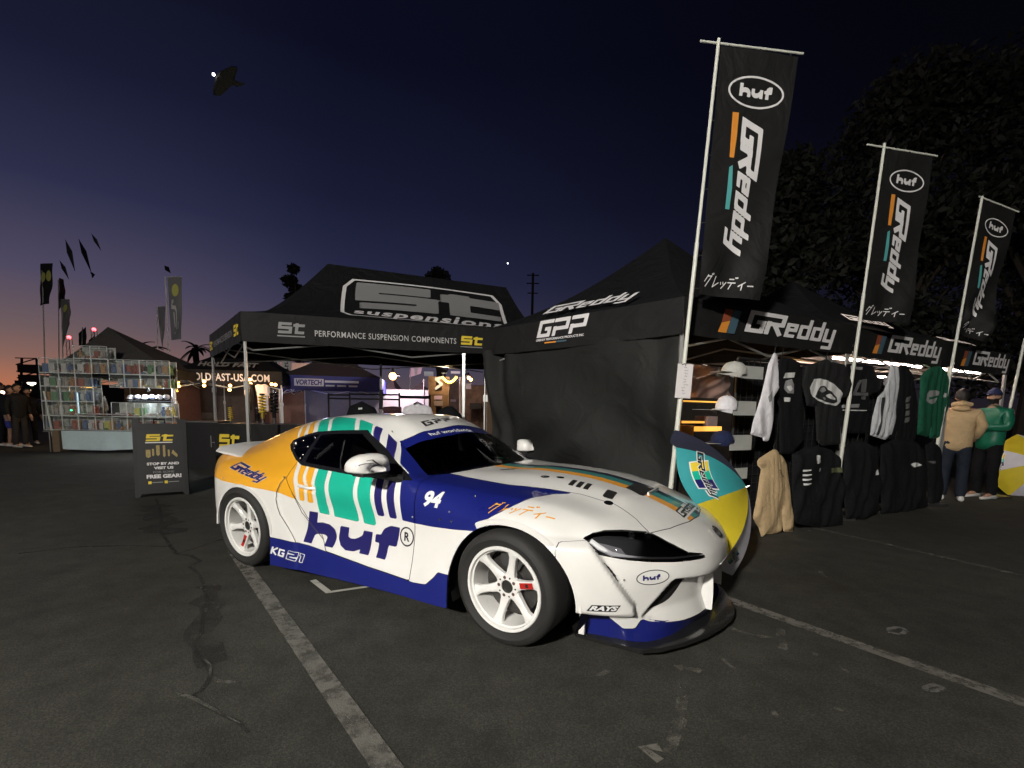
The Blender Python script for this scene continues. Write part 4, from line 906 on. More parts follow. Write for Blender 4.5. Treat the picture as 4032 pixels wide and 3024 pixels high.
# wiper
mm = MB(); mm.tube([(-.60, -.10, .905), (-.63, -.13, .925), (-.88, -.12, 1.07)], [.010, .007, .005], 6); mm.build('wiper', BLACKM, CAR)

# dark slit between the flare plate and the bumper
def fascia_poly(name, pts, m, off=.0022):
    O = Vector((pts[0][0], -pts[0][1], pts[0][2])); x = Vector((.62, .78, 0)).normalized(); n = Vector((.78, -.62, 0)).normalized(); P = np.array([((Vector((a, -b, c))-O).dot(x), c-O.z) for a, b, c in pts])
    V, T = shape2d(lambda Q: sd_poly(Q, P), P[:, 0].min()-.01, P[:, 0].max()+.01, P[:, 1].min()-.01, P[:, 1].max()+.01, .006); body_decal(name, V, T, m, O, x, (0, 0, 1), n, off)
fascia_poly('vent_slit', [(.512, .882, .561), (.548, .862, .526), (.580, .846, .487), (.598, .836, .436), (.575, .852, .47), (.545, .868, .515)], BLACKM)
for x, o, z in ((.65, .765, .262), (.60, .80, .455)):
    P, ok = project(np.array([[0, 0]]), (x, -o, z), (0, 1, 0), (0, 0, 1), (.78, -.62, 0)); mm = MB(); mm.sphere(P[0], (.006, .006, .006), 8, 5); mm.build('bolt_head', STEEL, CAR, True)
# ================================================================== ground
def asphalt():
    m = bpy.data.materials.new('asphalt'); m.use_nodes = True; nt = m.node_tree; b = nt.nodes['Principled BSDF']; N = nt.nodes.new; L = nt.links.new
    tc = N('ShaderNodeTexCoord')
    def noise(s, d=6, r=.6): n = N('ShaderNodeTexNoise'); n.inputs['Scale'].default_value = s; n.inputs['Detail'].default_value = d; n.inputs['Roughness'].default_value = r; L(tc.outputs['Object'], n.inputs['Vector']); return n
    n1, n2, n3 = noise(.45, 5), noise(5, 6), noise(140, 3, .7)
    def mr(n, a, bb, c, d): k = N('ShaderNodeMapRange'); k.inputs['From Min'].default_value = a; k.inputs['From Max'].default_value = bb; k.inputs['To Min'].default_value = c; k.inputs['To Max'].default_value = d; L(n.outputs[0], k.inputs[0]); return k
    a1, a2, a3 = mr(n1, .3, .7, .66, 1.28), mr(n2, .3, .7, .74, 1.24), mr(n3, .28, .72, .35, 1.75)
    def mul(x, y): k = N('ShaderNodeMath'); k.operation = 'MULTIPLY'; L(x.outputs[0], k.inputs[0]); L(y.outputs[0], k.inputs[1]); return k
    vo = N('ShaderNodeTexVoronoi'); vo.inputs['Scale'].default_value = 75; L(tc.outputs['Object'], vo.inputs['Vector']); a4 = mr(vo, .05, .7, 1.22, .80)
    mm = mul(mul(mul(a1, a2), a3), a4)
    cr = N('ShaderNodeMix'); cr.data_type = 'RGBA'; cr.blend_type = 'MULTIPLY'; cr.inputs[0].default_value = 1; cr.inputs[6].default_value = (.0490, .0480, .0395, 1)
    cc = N('ShaderNodeCombineColor'); [L(mm.outputs[0], cc.inputs[i]) for i in range(3)]; L(cc.outputs[0], cr.inputs[7]); L(cr.outputs[2], b.inputs['Base Color'])
    b.inputs['Roughness'].default_value = .85; b.inputs['Specular IOR Level'].default_value = .3
    bp = N('ShaderNodeBump'); bp.inputs['Strength'].default_value = .55; bp.inputs['Distance'].default_value = .006; L(n3.outputs[0], bp.inputs['Height']); L(bp.outputs[0], b.inputs['Normal'])
    return m
ASPH = asphalt()
meshobj('parking_lot', [(-700, -200, 0), (700, -200, 0), (700, 1200, 0), (-700, 1200, 0)], [(0, 1, 2, 3)], ASPH, kind='structure')

# ------------------------------------------------------------------ assumed floodlight out of view: a mast with a lamp head that carries its own light
e = empty('assumed_floodlight_mast', (LAMP_P[0], LAMP_P[1], 0), 0, 'tall assumed floodlight mast, added unseen behind the camera as the main light', 'floodlight')
m = MB(); m.tube([(0, 0, 0), (0, 0, LAMP_P[2]+.1)], [.09, .06], 10); m.build('mast', STEEL, e, True)
_a = (Vector((.3, 3.5, .8))-Vector(LAMP_P)).normalized(); _q = _a.to_track_quat('-Z', 'Y').to_matrix()
m = MB(); m.box((0, 0, LAMP_P[2]), (.55, .42, .14), M=_q); m.build('lamp_head', BLACKM, e)
m = MB(); m.box(Vector((0, 0, LAMP_P[2]))+_a*.075, (.48, .36, .008), M=_q); m.build('lamp_glass', mat('assumed_flood_glass', (1, .95, .85), .4, emit=(1, .90, .76), es=60), e)
_l = bpy.data.lights.new('assumed_flood_light', 'SPOT'); _l.energy = LAMP_W; _l.color = (1.0, .96, .89); _l.spot_size = R(140); _l.spot_blend = .9; _l.shadow_soft_size = .35
_o = bpy.data.objects.new('assumed_flood_light', _l); COL.objects.link(_o); _o.parent = e; _o.location = Vector((0, 0, LAMP_P[2]))+_a*.10; _o.rotation_euler = _a.to_track_quat('-Z', 'Y').to_euler()
# ================================================================== siting helper: where a sight line meets the ground or an upright plane
_M = (Rt2, Up2, Fw)
def RAY(px, py):
    s = 4032/2212; d = Rt2*((px*s-2017.66)/1850.2)-Up2*((py*s-1814.2)/1850.2)+Fw; return Vector((0, 0, CAM_H)), d
def on_ground(px, py, z=0.):
    o, d = RAY(px, py); return o+d*((z-o.z)/d.z)
def on_plane(px, py, P, n):
    o, d = RAY(px, py); n = Vector(n); return o+d*((Vector(P)-o).dot(n)/d.dot(n))
def frame(A, B, origin=None, up=Vector((0, 0, 1))):
    x = (Vector(B)-Vector(A)).normalized(); y = (up-x*up.dot(x)).normalized(); z = x.cross(y); o = Vector(origin or A)
    return Matrix(((x.x, y.x, z.x, o.x), (x.y, y.y, z.y, o.y), (x.z, y.z, z.z, o.z), (0, 0, 0, 1)))
V3 = lambda x, y, z=0.: Vector((x, y, z))
# ================================================================== materials for the event
CLOTHK = mat('black_canvas', (.0085, .0085, .0085), .72, noise=.22, nscale=4, bump=.08, bscale=220, spec=.35, wr=.30, wrs=2.4)
CLOTHD = mat('black_side_curtain', (.0125, .013, .012), .75, noise=.2, nscale=3, bump=.08, bscale=220, spec=.35, wr=.30, wrs=2.4)
ROOFT = mat('canopy_roof_black', (.0055, .0055, .0062), .75, noise=.2, nscale=4, spec=.3, wr=.5, wrs=2.)
POLEW = mat('white_powder_coat', (.74, .75, .66), .38)
ALU = mat('aluminium', (.62, .62, .60), .35, metal=.7)
INKW = mat('ink_white', (.78, .76, .76), .6); INKG = mat('ink_grey', (.26, .26, .26), .6); INKY = mat('ink_yellow', (.80, .60, .04), .6)
INKO = mat('ink_orange', (.80, .30, .04), .6); INKT = mat('ink_teal', (.08, .36, .36), .6); INKR = mat('ink_rust', (.30, .07, .03), .6); INKS = mat('ink_slate', (.06, .12, .16), .6)
BULB = mat('bulb_warm', (1, .7, .3), .5, emit=(1., .50, .14), es=9.)
TUBE = mat('led_tube', (1, .9, .85), .5, emit=(1., .80, .70), es=26.)
def canopy(name, C, zb, zt, apex, label, sag=.10, ridge=None, valances=(0, 1, 2, 3), group='pop-up canopies', legs=(0, 1, 2, 3), cm=CLOTHK, rm=ROOFT, legm=ALU, n=14):
    """C = four ground corners going round; apex = peak point, or ridge = two points above the first and the third side"""
    cen = sum((Vector(c) for c in C), Vector())/4; e = empty(name, cen, 0, label, 'canopy tent', group)
    W2L = Matrix.Translation(-cen)
    C = [Vector(c) for c in C]
    MBr = MB()
    tops = [Vector((c.x, c.y, zt)) for c in C]
    def patch(A, B, P, Q):  # eave A-B, upper edge P(over A)-Q(over B)
        V = []; F = []
        for j in range(n+1):
            v = j/n
            for i in range(n+1):
                u = i/n; a = A.lerp(B, u); b = P.lerp(Q, u); p = a.lerp(b, v); p.z -= sag*math.sin(math.pi*v)*(1-.35*math.sin(math.pi*u)) + .03*math.sin(math.pi*u)*(1-v)
                V.append(p-cen)
        for j in range(n):
            for i in range(n): k = j*(n+1)+i; F.append((k, k+1, k+n+2, k+n+1))
        MBr.add(V, F)
    for i in range(4):
        A, B = tops[i], tops[(i+1) % 4]
        if ridge:
            P, Q = (ridge[0], ridge[1]) if i == 0 else (ridge[1], ridge[1]) if i == 1 else (ridge[1], ridge[0]) if i == 2 else (ridge[0], ridge[0])
        else: P = Q = Vector(apex)
        patch(A, B, Vector(P), Vector(Q))
    MBr.build('canopy_roof', rm, e, True)
    for i in valances:
        A, B = C[i], C[(i+1) % 4]; V = []; F = []; nn = 24; d = (B-A); nrm = Vector((d.y, -d.x, 0)).normalized()
        for j in range(5):
            for k in range(nn+1):
                u = k/nn; p = A+d*u; w = .006*math.sin(u*37+i)*(1-j/4)+.004*math.sin(u*90+j); p = p+nrm*(w+.004); p.z = zb+(zt-zb)*j/4-.012*math.sin(math.pi*u)*(1 if j == 0 else .4); V.append(p-cen)
        for j in range(4):
            for k in range(nn): q = j*(nn+1)+k; F.append((q, q+1, q+nn+2, q+nn+1))
        meshobj('valance', V, F, cm, e, True)
    for i in legs:
        c = C[i]; t = (cen-c).normalized()*.05; m = MB(); p = c+Vector((t.x, t.y, 0))-cen
        m.box((p.x, p.y, zb*.36), (.045, .045, zb*.72)); m.box((p.x, p.y, zb*.86), (.036, .036, zb*.6)); m.box((p.x, p.y, zb*.70), (.065, .065, .10)); m.box((p.x, p.y, .01), (.11, .11, .012)); m.build('leg', legm, e)
    m = MB()
    for i in range(4):
        A, B = C[i]-cen, C[(i+1) % 4]-cen; k = (cen-cen); ins = .06
        A = A*(1-ins); B = B*(1-ins)
        for s in range(2):
            P, Q = A.lerp(B, s/2), A.lerp(B, (s+1)/2)
            m.tube([P+V3(0, 0, zb+.18), Q+V3(0, 0, zb-.12)], .013, 5); m.tube([P+V3(0, 0, zb-.12), Q+V3(0, 0, zb+.18)], .013, 5)
    m.build('truss', legm, e)
    return e
def decal_on(parent, name, VT, m, M, eps):
    o = flat_decal(name, VT[0], VT[1], m, M, None, eps)
    o.parent = parent; o.matrix_parent_inverse = Matrix.Translation(-Vector(parent.location)) if not parent.rotation_euler[2] else parent.matrix_basis.inverted()
    return o
def rect(x0, y0, x1, y1): return np.array([[x0, y0], [x1, y0], [x1, y1], [x0, y1]], float), np.array([[0, 1, 2], [0, 2, 3]])
def polyv(pts): return np.array(pts, float), np.array([[0, i, i+1] for i in range(1, len(pts)-1)])
def fit(VT, x0, y0, x1, y1):
    V, T = VT; a, b = V.min(0), V.max(0); return (V-a)/(b-a)*np.array([x1-x0, y1-y0])+np.array([x0, y0]), T
STL = shape2d(sd_logo(strokes_st(.13), .12), -.2, 2.6, -.1, 1.2, .05)
GRDS = GRD
C0 = V3(1.688, 4.838); CL = V3(-.469, 7.108); C2 = V3(4.331, 6.155); C3 = V3(6.682, 7.275); C4 = V3(8.35, 8.06)
DEP = CL-C0
# ------------------------------------------------------------------ corner canopy with the black side wall
T1 = canopy('canopy_tent', [C0, C2, C2+DEP, CL], 2.10, 2.465, V3(2.0, 6.6, 3.64), 'black pop-up canopy with closed black side wall behind the car', sag=.16, legs=(0, 1, 2, 3))
# side wall: heavy cloth with drape folds, hung from the eave between the corner leg and the far leg
def curtain(A, B, z0, z1, e, seed=0):
    nx, nz = 110, 46; d = B-A; L = d.length; x = d.normalized(); nrm = Vector((d.y, -d.x, 0)).normalized(); V = []; F = []
    for j in range(nz+1):
        t = j/nz
        for i in range(nx+1):
            u = i/nx; s = u*L
            f = 0
            # folds fanning out from the upper corner at the far end, slack swag from the near corner
            f += .11*math.exp(-((u-.06-.10*(1-t))/.09)**2)*math.sin(46*(u-.16*(1-t))) * (.35+.65*t)+.02*math.exp(-((u-.93)/.08)**2)*math.sin(40*u)
            q = (1-t)*1.25-1.15*u; f += .12*math.sin(7.5*q+1.2*math.sin(3*u+seed))*(.2+.8*(1-t))
            q2 = (1-t)*1.6+(u)*1.5; f += .07*math.sin(11*q2+2*u)*math.exp(-((1-t)-.70)**2/.05)*math.exp(-((u-.35)/.3)**2)
            f += .012*math.exp(-((u-.35+.3*(1-t))/.05)**2)
            p = A+x*s+nrm*(f-.02); p.z = z0+(z1-z0)*t; V.append(p-Vector(e.location))
    for j in range(nz):
        for i in range(nx): k = j*(nx+1)+i; F.append((k, k+1, k+nx+2, k+nx+1))
    return meshobj('side_wall', V, F, CLOTHD, e, True)
curtain(CL, C0, .06, 2.16, T1)
# the closed back of the tent seen through the open front
m = MB(); A = CL+(C2-C0)*.03; B = C2+DEP-(C2-C0)*.03
for P, Q in ((CL-DEP*.02, C2+DEP-DEP*.02),):
    m.add([P+V3(0, 0, .05)-Vector(T1.location), Q+V3(0, 0, .05)-Vector(T1.location), Q+V3(0, 0, 2.2)-Vector(T1.location), P+V3(0, 0, 2.2)-Vector(T1.location)], [(0, 1, 2, 3)])
m.build('back_wall', mat('tan_back_wall', (.09, .055, .03), .8, noise=.15), T1)
MW = frame(CL, C0, CL); LW = (C0-CL).length
def pxw(px, py, A=CL, B=C0):   # coordinates on the wall plane
    d = (B-A); n = Vector((d.y, -d.x, 0)); p = on_plane(px, py, A, n); return ((p-A).dot(d.normalized()), p.z)
def box_px(p0, p1, A, B): a = pxw(*p0, A, B); b = pxw(*p1, A, B); return a[0], a[1], b[0], b[1]
gpp = G_(0, .105, 1, [(.95, .9), (.1, .9), (.1, .1), (.75, .1), (.75, .48), (.45, .48)])+G_(1.0, .105, 1, [(.0, .9), (.85, .9), (.85, .42), (.1, .42)], [(.10, .55), (.1, -.0)])+G_(2.05, .105, 1, [(.0, .9), (.85, .9), (.85, .42), (.1, .42)], [(.10, .55), (.1, .0)])
GPP = shape2d(sd_logo(gpp, .25), -.3, 3.6, -.2, 1.1, .04)
x0, y0 = pxw(1161, 730); x1, y1 = pxw(1275, 676)
decal_on(T1, 'valance_logo', fit(GPP, x0, y0-.005, x1, y0+.205), INKW, MW, .016)
decal_on(T1, 'valance_small_text', fit(text2d('GREDDY PERFORMANCE PRODUCTS INC', 1, .03), x0-.01, y0-.05, x1-.07, y0-.022), INKW, MW, .016)
xs0 = pxw(1178, 745)[0]; xs1 = pxw(1202, 743)[0]; xs2 = pxw(1225, 740)[0]
decal_on(T1, 'valance_stripe', rect(xs0, y0-.088, xs1, y0-.070), INKO, MW, .016); decal_on(T1, 'valance_stripe', rect(xs1, y0-.088, xs2, y0-.070), INKS, MW, .016)
def greddy_valance(tent, A, B, bars, g0, g1, zt, zb):
    M = frame(A, B, A)
    a = pxw(*bars[0], A, B); b = pxw(*bars[1], A, B); wd = (b[0]-a[0])/3; h0, h1 = zb+.06, zt-.06
    for k, mm in enumerate((INKO, INKR, INKS)):
        if k == 0: decal_on(tent, 'valance_stripe', polyv([(a[0]-.03, h0), (a[0]+wd*1.2-.03, h0), (a[0]+wd*1.2+.02, h0+.13), (a[0]+.02, h0+.10)]), mm, M, .018)
        if k == 1: decal_on(tent, 'valance_stripe', polyv([(a[0]+.021, h0+.103), (a[0]+wd*1.2+.021, h0+.133), (a[0]+wd*1.2+.06, h1), (a[0]+.06, h1)]), mm, M, .018)
        if k == 2: decal_on(tent, 'valance_stripe', polyv([(a[0]+wd*1.25-.03, h0), (a[0]+wd*2.4-.03, h0), (a[0]+wd*2.4+.06, h1), (a[0]+wd*1.25+.06, h1)]), mm, M, .018)
    p = pxw(*g0, A, B); q = pxw(*g1, A, B)
    decal_on(tent, 'valance_wordmark', fit(GRDS, p[0], zb+.015, q[0], zt-.03), INKW, M, .019)
greddy_valance(T1, C0, C2, ((1552, 714), (1597, 714)), (1604, 720), (1801, 741), 2.465, 2.10)
# roof wordmark seen at a glancing angle
def roof_mark(tent, A, B, apex, u0, u1, v0, v1, zt, mm=INKW):
    a = Vector((A.x, A.y, zt)); b = Vector((B.x, B.y, zt)); cen = (a+b)/2; up = Vector(apex)-cen; x = (b-a).normalized(); up = up-x*up.dot(x); y = up.normalized(); z = x.cross(y)
    M = Matrix(((x.x, y.x, z.x, a.x), (x.y, y.y, z.y, a.y), (x.z, y.z, z.z, a.z), (0, 0, 0, 1))); L = (b-a).length
    return decal_on(tent, 'roof_wordmark', fit(GRDS, u0*L, v0, u1*L, v1), mm, M, .03)
roof_mark(T1, CL, C0, V3(2.0, 6.6, 3.64), .36, .80, .05, .30, 2.465)
# ------------------------------------------------------------------ two more canopies in the row
T2 = canopy('canopy_tent', [C2, C3, C3+DEP, C2+DEP], 2.08, 2.44, V3(4.45, 7.83, 3.45), 'black pop-up canopy, middle of the row, lit by tube lights', sag=.12, legs=(1, 2), valances=(0, 1, 2))
T3 = canopy('canopy_tent', [C3, C4, C4+DEP, C3+DEP], 2.05, 2.40, V3(6.6, 8.7, 3.05), 'black pop-up canopy at the right end of the row', sag=.10, legs=(1, 2, 3), valances=(0, 1, 2))
greddy_valance(T2, C2, C3, ((1886, 740), (1911, 740)), (1915, 745), (2030, 760), 2.44, 2.08)
greddy_valance(T3, C3, C4, ((2076, 770), (2096, 770)), (2098, 780), (2176, 790), 2.40, 2.05)
LITW = mat('ink_white_backlit', (.8, .72, .66), .6, emit=(1., .82, .72), es=.55)  # canopy light coming through the cloth, put in as emission
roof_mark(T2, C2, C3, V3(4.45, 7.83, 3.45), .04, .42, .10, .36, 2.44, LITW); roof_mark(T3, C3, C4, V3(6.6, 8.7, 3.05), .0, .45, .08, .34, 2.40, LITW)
LINING = mat('canopy_lining', (.50, .42, .36), .8)
def tube_light(a, b, label, r=.018):
    o = empty('tube_light', a, 0, label, 'tube light', 'tube lights under the canopies'); d = Vector(b)-Vector(a)
    m = MB(); m.tube([V3(0, 0), d], r, 8); m.build('glass_tube', TUBE, o, True)
    m = MB(); L = d.normalized(); m.tube([-L*.04, L*.02], r*1.2, 8); m.tube([d-L*.02, d+L*.04], r*1.2, 8); m.build('end_cap', ALU, o, True)
    return o
def under(tent, A, B, dep, zb):
    # pale lining and table under the lit tents
    cen = Vector(tent.location); m = MB(); P = [A+dep*.10, B+dep*.10, B+dep*.9, A+dep*.9]
    m.add([p+V3(0, 0, zb+.10)-cen for p in P], [(0, 1, 2, 3)]); m.build('lining', LINING, tent)
under(T2, C2, C3, DEP, 2.10); under(T3, C3, C4, DEP, 2.06)
for k, (A, B) in enumerate(((C2, C3), (C3, C4))):
    lab = ('beneath the middle canopy', 'beneath the right end canopy')[k]
    tube_light(A.lerp(B, .06)+DEP*.10+V3(0, 0, 2.09), A.lerp(B, .94)+DEP*.10+V3(0, 0, 2.09), 'white tube light at the front edge '+lab)
    tube_light(A.lerp(B, .10)+DEP*.5+V3(0, 0, 2.06), A.lerp(B, .9)+DEP*.5+V3(0, 0, 2.06), 'white tube light in the centre '+lab)
o_ = tube_light(C0.lerp(C2, .22)+DEP*.62+V3(0, 0, 2.02), C0.lerp(C2, .50)+DEP*.50+V3(0, 0, 2.06), 'short warm tube light inside the corner canopy')
tube_light(C0.lerp(C2, .08)+DEP*.50+V3(0, 0, 1.90), C0.lerp(C2, .14)+DEP*.42+V3(0, 0, 1.84), 'short slanting tube light next to the paper sign', .014)
# closed backs
for t, A, B in ((T2, C2, C3), (T3, C3, C4)):
    m = MB(); c = Vector(t.location); m.add([A+DEP*.97+V3(0, 0, .05)-c, B+DEP*.97+V3(0, 0, .05)-c, B+DEP*.97+V3(0, 0, 2.15)-c, A+DEP*.97+V3(0, 0, 2.15)-c], [(0, 1, 2, 3)]); m.build('back_wall', CLOTHD, t)
# ------------------------------------------------------------------ ridge canopy of the neighbouring stall
SFL = V3(-4.298, 7.549); SE = (V3(-.894, 8.458)-SFL).normalized(); SFR = SFL+SE*5.3; SBL = V3(-6.5, 10.22); SBR = V3(-.2, 12.2)
RG = (V3(-3.62, 9.38, 4.03), V3(-.20, 10.29, 3.88))
ST = canopy('canopy_tent', [SFL, SFR, SBR, SBL], 2.30, 2.76, None, 'wide black ridge canopy with big grey logo on its roof', sag=.30, ridge=RG, legs=(0, 2, 3))
m = MB(); p = SFL+SE*3.52+V3(0, .05)-Vector(ST.location); m.box((p.x, p.y, 1.16), (.05, .05, 2.3)); m.box((p.x, p.y, .01), (.12, .12, .012)); m.build('leg', ALU, ST)
MS = frame(SFL, SFR, SFL)
decal_on(ST, 'valance_logo', fit(STL, .53, 2.455, .935, 2.63), INKG, MS, .018)
decal_on(ST, 'valance_logo', rect(.52, 2.405, .93, 2.425), INKG, MS, .018)
decal_on(ST, 'valance_text', fit(text2d('PERFORMANCE SUSPENSION COMPONENTS', 1, .006, 0, 1.12), 1.08, 2.435, 3.385, 2.53), mat('ink_silver', (.52, .52, .51), .6), MS, .018)
decal_on(ST, 'valance_logo', fit(STL, 3.465, 2.43, 3.86, 2.58), INKY, MS, .018); decal_on(ST, 'valance_logo', rect(3.46, 2.385, 3.85, 2.403), INKG, MS, .018)
# left side valance marks
ML = frame(SBL, SFL, SBL); LL = (SFL-SBL).length
decal_on(ST, 'valance_logo', fit(STL, LL-.55, 2.42, LL-.12, 2.60), INKY, ML, .018); decal_on(ST, 'valance_logo', fit(STL, .12, 2.42, .50, 2.60), INKY, ML, .018); decal_on(ST, 'valance_text', fit(text2d('PERFORMANCE SUSPENSION', 1, .01), .65, 2.45, LL-.7, 2.56), INKG, ML, .018)
# roof logo: follows the sagging slope
def slope_decal(name, VT, m, eps=.02, cell=.2):
    V, T = refine(np.asarray(VT[0], float), VT[1], cell); out = []
    A = Vector((SFL.x, SFL.y, 2.76)); B = Vector((SFR.x, SFR.y, 2.76)); P, Q = RG
    nrm = (B-A).cross(P-A).normalized()
    for u, v in V:
        a = A.lerp(B, u); b = Vector(P).lerp(Vector(Q), u); p = a.lerp(b, v); p.z -= .30*math.sin(math.pi*v)*(1-.35*math.sin(math.pi*u))+.03*math.sin(math.pi*u)*(1-v); out.append(p+nrm*-eps if nrm.y > 0 else p+nrm*eps)
    o = meshobj(name, [p-Vector(ST.location) for p in out], T, m, ST, True); return o
_A = Vector((SFL.x, SFL.y, 2.76)); _B = Vector((SFR.x, SFR.y, 2.76)); _P, _Q = RG; _n = (_B-_A).cross(_P-_A)
def to_px(p):
    c = Vector(p)-Vector((0, 0, CAM_H)); k = 4032/2212; w = c.dot(Fw); return ((2017.66+1850.2*c.dot(Rt2)/w)/k, (1814.2-1850.2*c.dot(Up2)/w)/k)
def slope_pt(u, v): p = _A.lerp(_B, u).lerp(Vector(_P).lerp(Vector(_Q), u), v); p.z += -.30*math.sin(math.pi*v)*(1-.35*math.sin(math.pi*u))+.03*math.sin(math.pi*u)*(1-v); return p
def slope_uv(px, py):
    u, v = .5, .5
    for _ in range(30):
        f = to_px(slope_pt(u, v)); fu = to_px(slope_pt(u+1e-3, v)); fv = to_px(slope_pt(u, v+1e-3)); a, b, c, d = (fu[0]-f[0])/1e-3, (fv[0]-f[0])/1e-3, (fu[1]-f[1])/1e-3, (fv[1]-f[1])/1e-3; ex, ey = px-f[0], py-f[1]; det = a*d-b*c
        u += max(-.2, min(.2, (ex*d-b*ey)/det)); v += max(-.2, min(.2, (a*ey-ex*c)/det))
    return u, v
def warp(VT, TL, TR, BR, BL):    # unit square -> quad given by photo corners
    q = [np.array(slope_uv(*p)) for p in (BL, BR, TR, TL)]; V, T = VT; x, y = V[:, :1], V[:, 1:]; return (1-x)*(1-y)*q[0]+x*(1-y)*q[1]+x*y*q[2]+(1-x)*y*q[3], T
fr = shape2d(lambda P: np.abs(np.maximum(np.maximum(np.abs(P[:, 0]-.5)-.48, np.abs(P[:, 1]-.5)-.47), (np.abs(P[:, 0]-.5)+np.abs(P[:, 1]-.5)*.35-.60)*.9))-.011, -.05, 1.05, -.05, 1.05, .012)
slope_decal('roof_logo_frame', warp(fr, (741, 600), (1081, 640), (1106, 708), (734, 677)), INKW)
STB = shape2d(sd_logo(strokes_st(.165), .0), -.2, 2.6, -.15, 1.25, .04)
slope_decal('roof_logo', warp(fit(STB, 0, 0, 1, 1), (770, 611), (1076, 649), (1083, 695), (767, 664)), mat('ink_midgrey', (.27, .27, .27), .6))
slope_decal('roof_logo_text', warp(fit(text2d('suspensions', 1, .03, 0, 1.15), 0, 0, 1, 1), (766, 667), (1086, 697), (1089, 708), (765, 676)), INKW)

# pale marks on the dark closed back of the right canopy
MB3 = frame(C3+DEP*.97, C4+DEP*.97, C3+DEP*.97)
for nm, VT in (('back_wall_ring', (shape2d(lambda P: np.abs(sd_ell(P, (0, 0), .16, .075))-.014, -.3, .3, -.2, .2, .01)[0]+[1.15, 1.72], shape2d(lambda P: np.abs(sd_ell(P, (0, 0), .16, .075))-.014, -.3, .3, -.2, .2, .01)[1])), ('back_wall_stripe', rect(1.4, 1.70, 3.0, 1.74)), ('back_wall_stripe', rect(1.4, 1.77, 2.4, 1.79)), ('back_wall_stripe', rect(.9, 1.02, 3.0, 1.08))): decal_on(T3, nm, VT, INKG, MB3, .02)
# ================================================================== pole banners
def hp(P, a, z): return P
def banner(base, top, arm0, arm1, quad, label, folds=0., cut=0.):
    """base/top of the pole; arm0-arm1 cross arm; quad = TL, TR, BR, BL of the cloth"""
    e = empty('banner_pole', base, 0, label, 'banner', 'tall black banners on white poles'); b = Vector(base); I = lambda p: Vector(p)-b
    m = MB(); d = Vector(top)-b; m.tube([V3(0, 0), d*.35], .024, 10); m.tube([d*.35, d*.62], .020, 10); m.tube([d*.62, d], .016, 10); m.build('pole', POLEW, e, smooth=50)
    m = MB(); m.tube([I(arm0), I(arm1)], .010, 8); m.build('cross_arm', POLEW, e, True)
    m = MB(); m.box((0, 0, .02), (.34, .34, .03)); m.build('base_plate', STEEL, e)
    n, k = 22, 70; TL, TR, BR, BL = [I(p) for p in quad]; nrm = (TR-TL).cross(TL-BL).normalized(); nrm = -nrm if nrm.y > 0 else nrm
    def pt(u, v, off=0.):
        p = TL.lerp(TR, u).lerp(BL.lerp(BR, u), v)
        w = .016*math.sin(4.5*u+3*v)*(.2+v)+.010*math.sin(11*v+5*u)*u+.02*folds*math.sin(7*u+9*v)*v
        w += .05*folds*math.exp(-((v-.88)/.07)**2)*math.sin(9*u)
        return p+nrm*(w+off)
    V = [pt(i/n, j/k) for j in range(k+1) for i in range(n+1)]; F = [(j*(n+1)+i, j*(n+1)+i+1, (j+1)*(n+1)+i+1, (j+1)*(n+1)+i) for j in range(k) for i in range(n)]
    meshobj('cloth', V, F, CLOTHK, e, True)
    def dec(name, VT, mm, off=.006):
        Vv, T = refine(np.asarray(VT[0], float), VT[1], .05); meshobj(name, [pt(u, v, off) for u, v in Vv], T, mm, e, True)
    ov = shape2d(lambda P: np.abs(sd_ell(P, (0, 0), 1.0, .52))-.035, -1.2, 1.2, -.7, .7, .04)
    dec('oval_ring', (ov[0]*[.36, -.113]+[.51, .163], ov[1]), INKW)
    h = (HUF[0]-HUF[0].mean(0))*[.118, -.050]+[.50, .163]; dec('oval_word', (h, HUF[1]), INKW)
    # vertical word: reads downwards
    g = GRD[0].copy(); gx = (g[:, 0]+.1)/4.35; gy = g[:, 1]
    GB = shape2d(sd_logo(strokes_greddy(.105), .30), -.3, 4.4, -.5, 1.1, .05); gx = (GB[0][:, 0]+.1)/4.45; gy = GB[0][:, 1]
    dec('vertical_word', (np.stack([.375+.29*gy+.05*gx, .250+.615*gx], 1), GB[1]), INKW)
    dec('orange_bar', polyv([(.23, .25), (.315, .25), (.325, .345), (.315, .43), (.255, .43)]), INKO); dec('teal_bar', polyv([(.265, .47), (.31, .46), (.335, .55), (.335, .64), (.27, .64)]), mat('ink_aqua', (.10, .42, .42), .6))
    kt = KATA[0]; dec('katakana_letters', (np.stack([.06+.82*kt[:, 0]/6.4, .965-.048*kt[:, 1]], 1), KATA[1]), INKW)
    m = MB()
    for v in np.linspace(.02, .98, 8):
        p = pt(0, v); q = d*((p.z)/d.z); m.tube([p+nrm*.004, q], .006, 5)
    for u in (.1, .5, .9): m.tube([pt(u, 0), I(arm0).lerp(I(arm1), .2+.75*u)], .006, 5)
    m.build('cable_tie', BLACKM, e)
    return e
P1 = C0+V3(-.07, -.17); n_ = V3(.16, -1, 0); Q = lambda px, py, P: on_plane(px, py, P, n_)
b1 = on_plane(1441, 1085, P1, n_); b1.z = 0
banner(b1, Q(1553, 84, P1), Q(1513, 88.6, P1), Q(1735, 116, P1), [Q(1557, 99, P1), Q(1727, 121, P1), Q(1639, 650, P1), Q(1507, 634, P1)], 'tallest black banner on a white pole at the corner of the side wall', .5)
P2 = C2+V3(.10, -.16); b2 = on_plane(1806, 1040, P2, n_); b2.z = 0
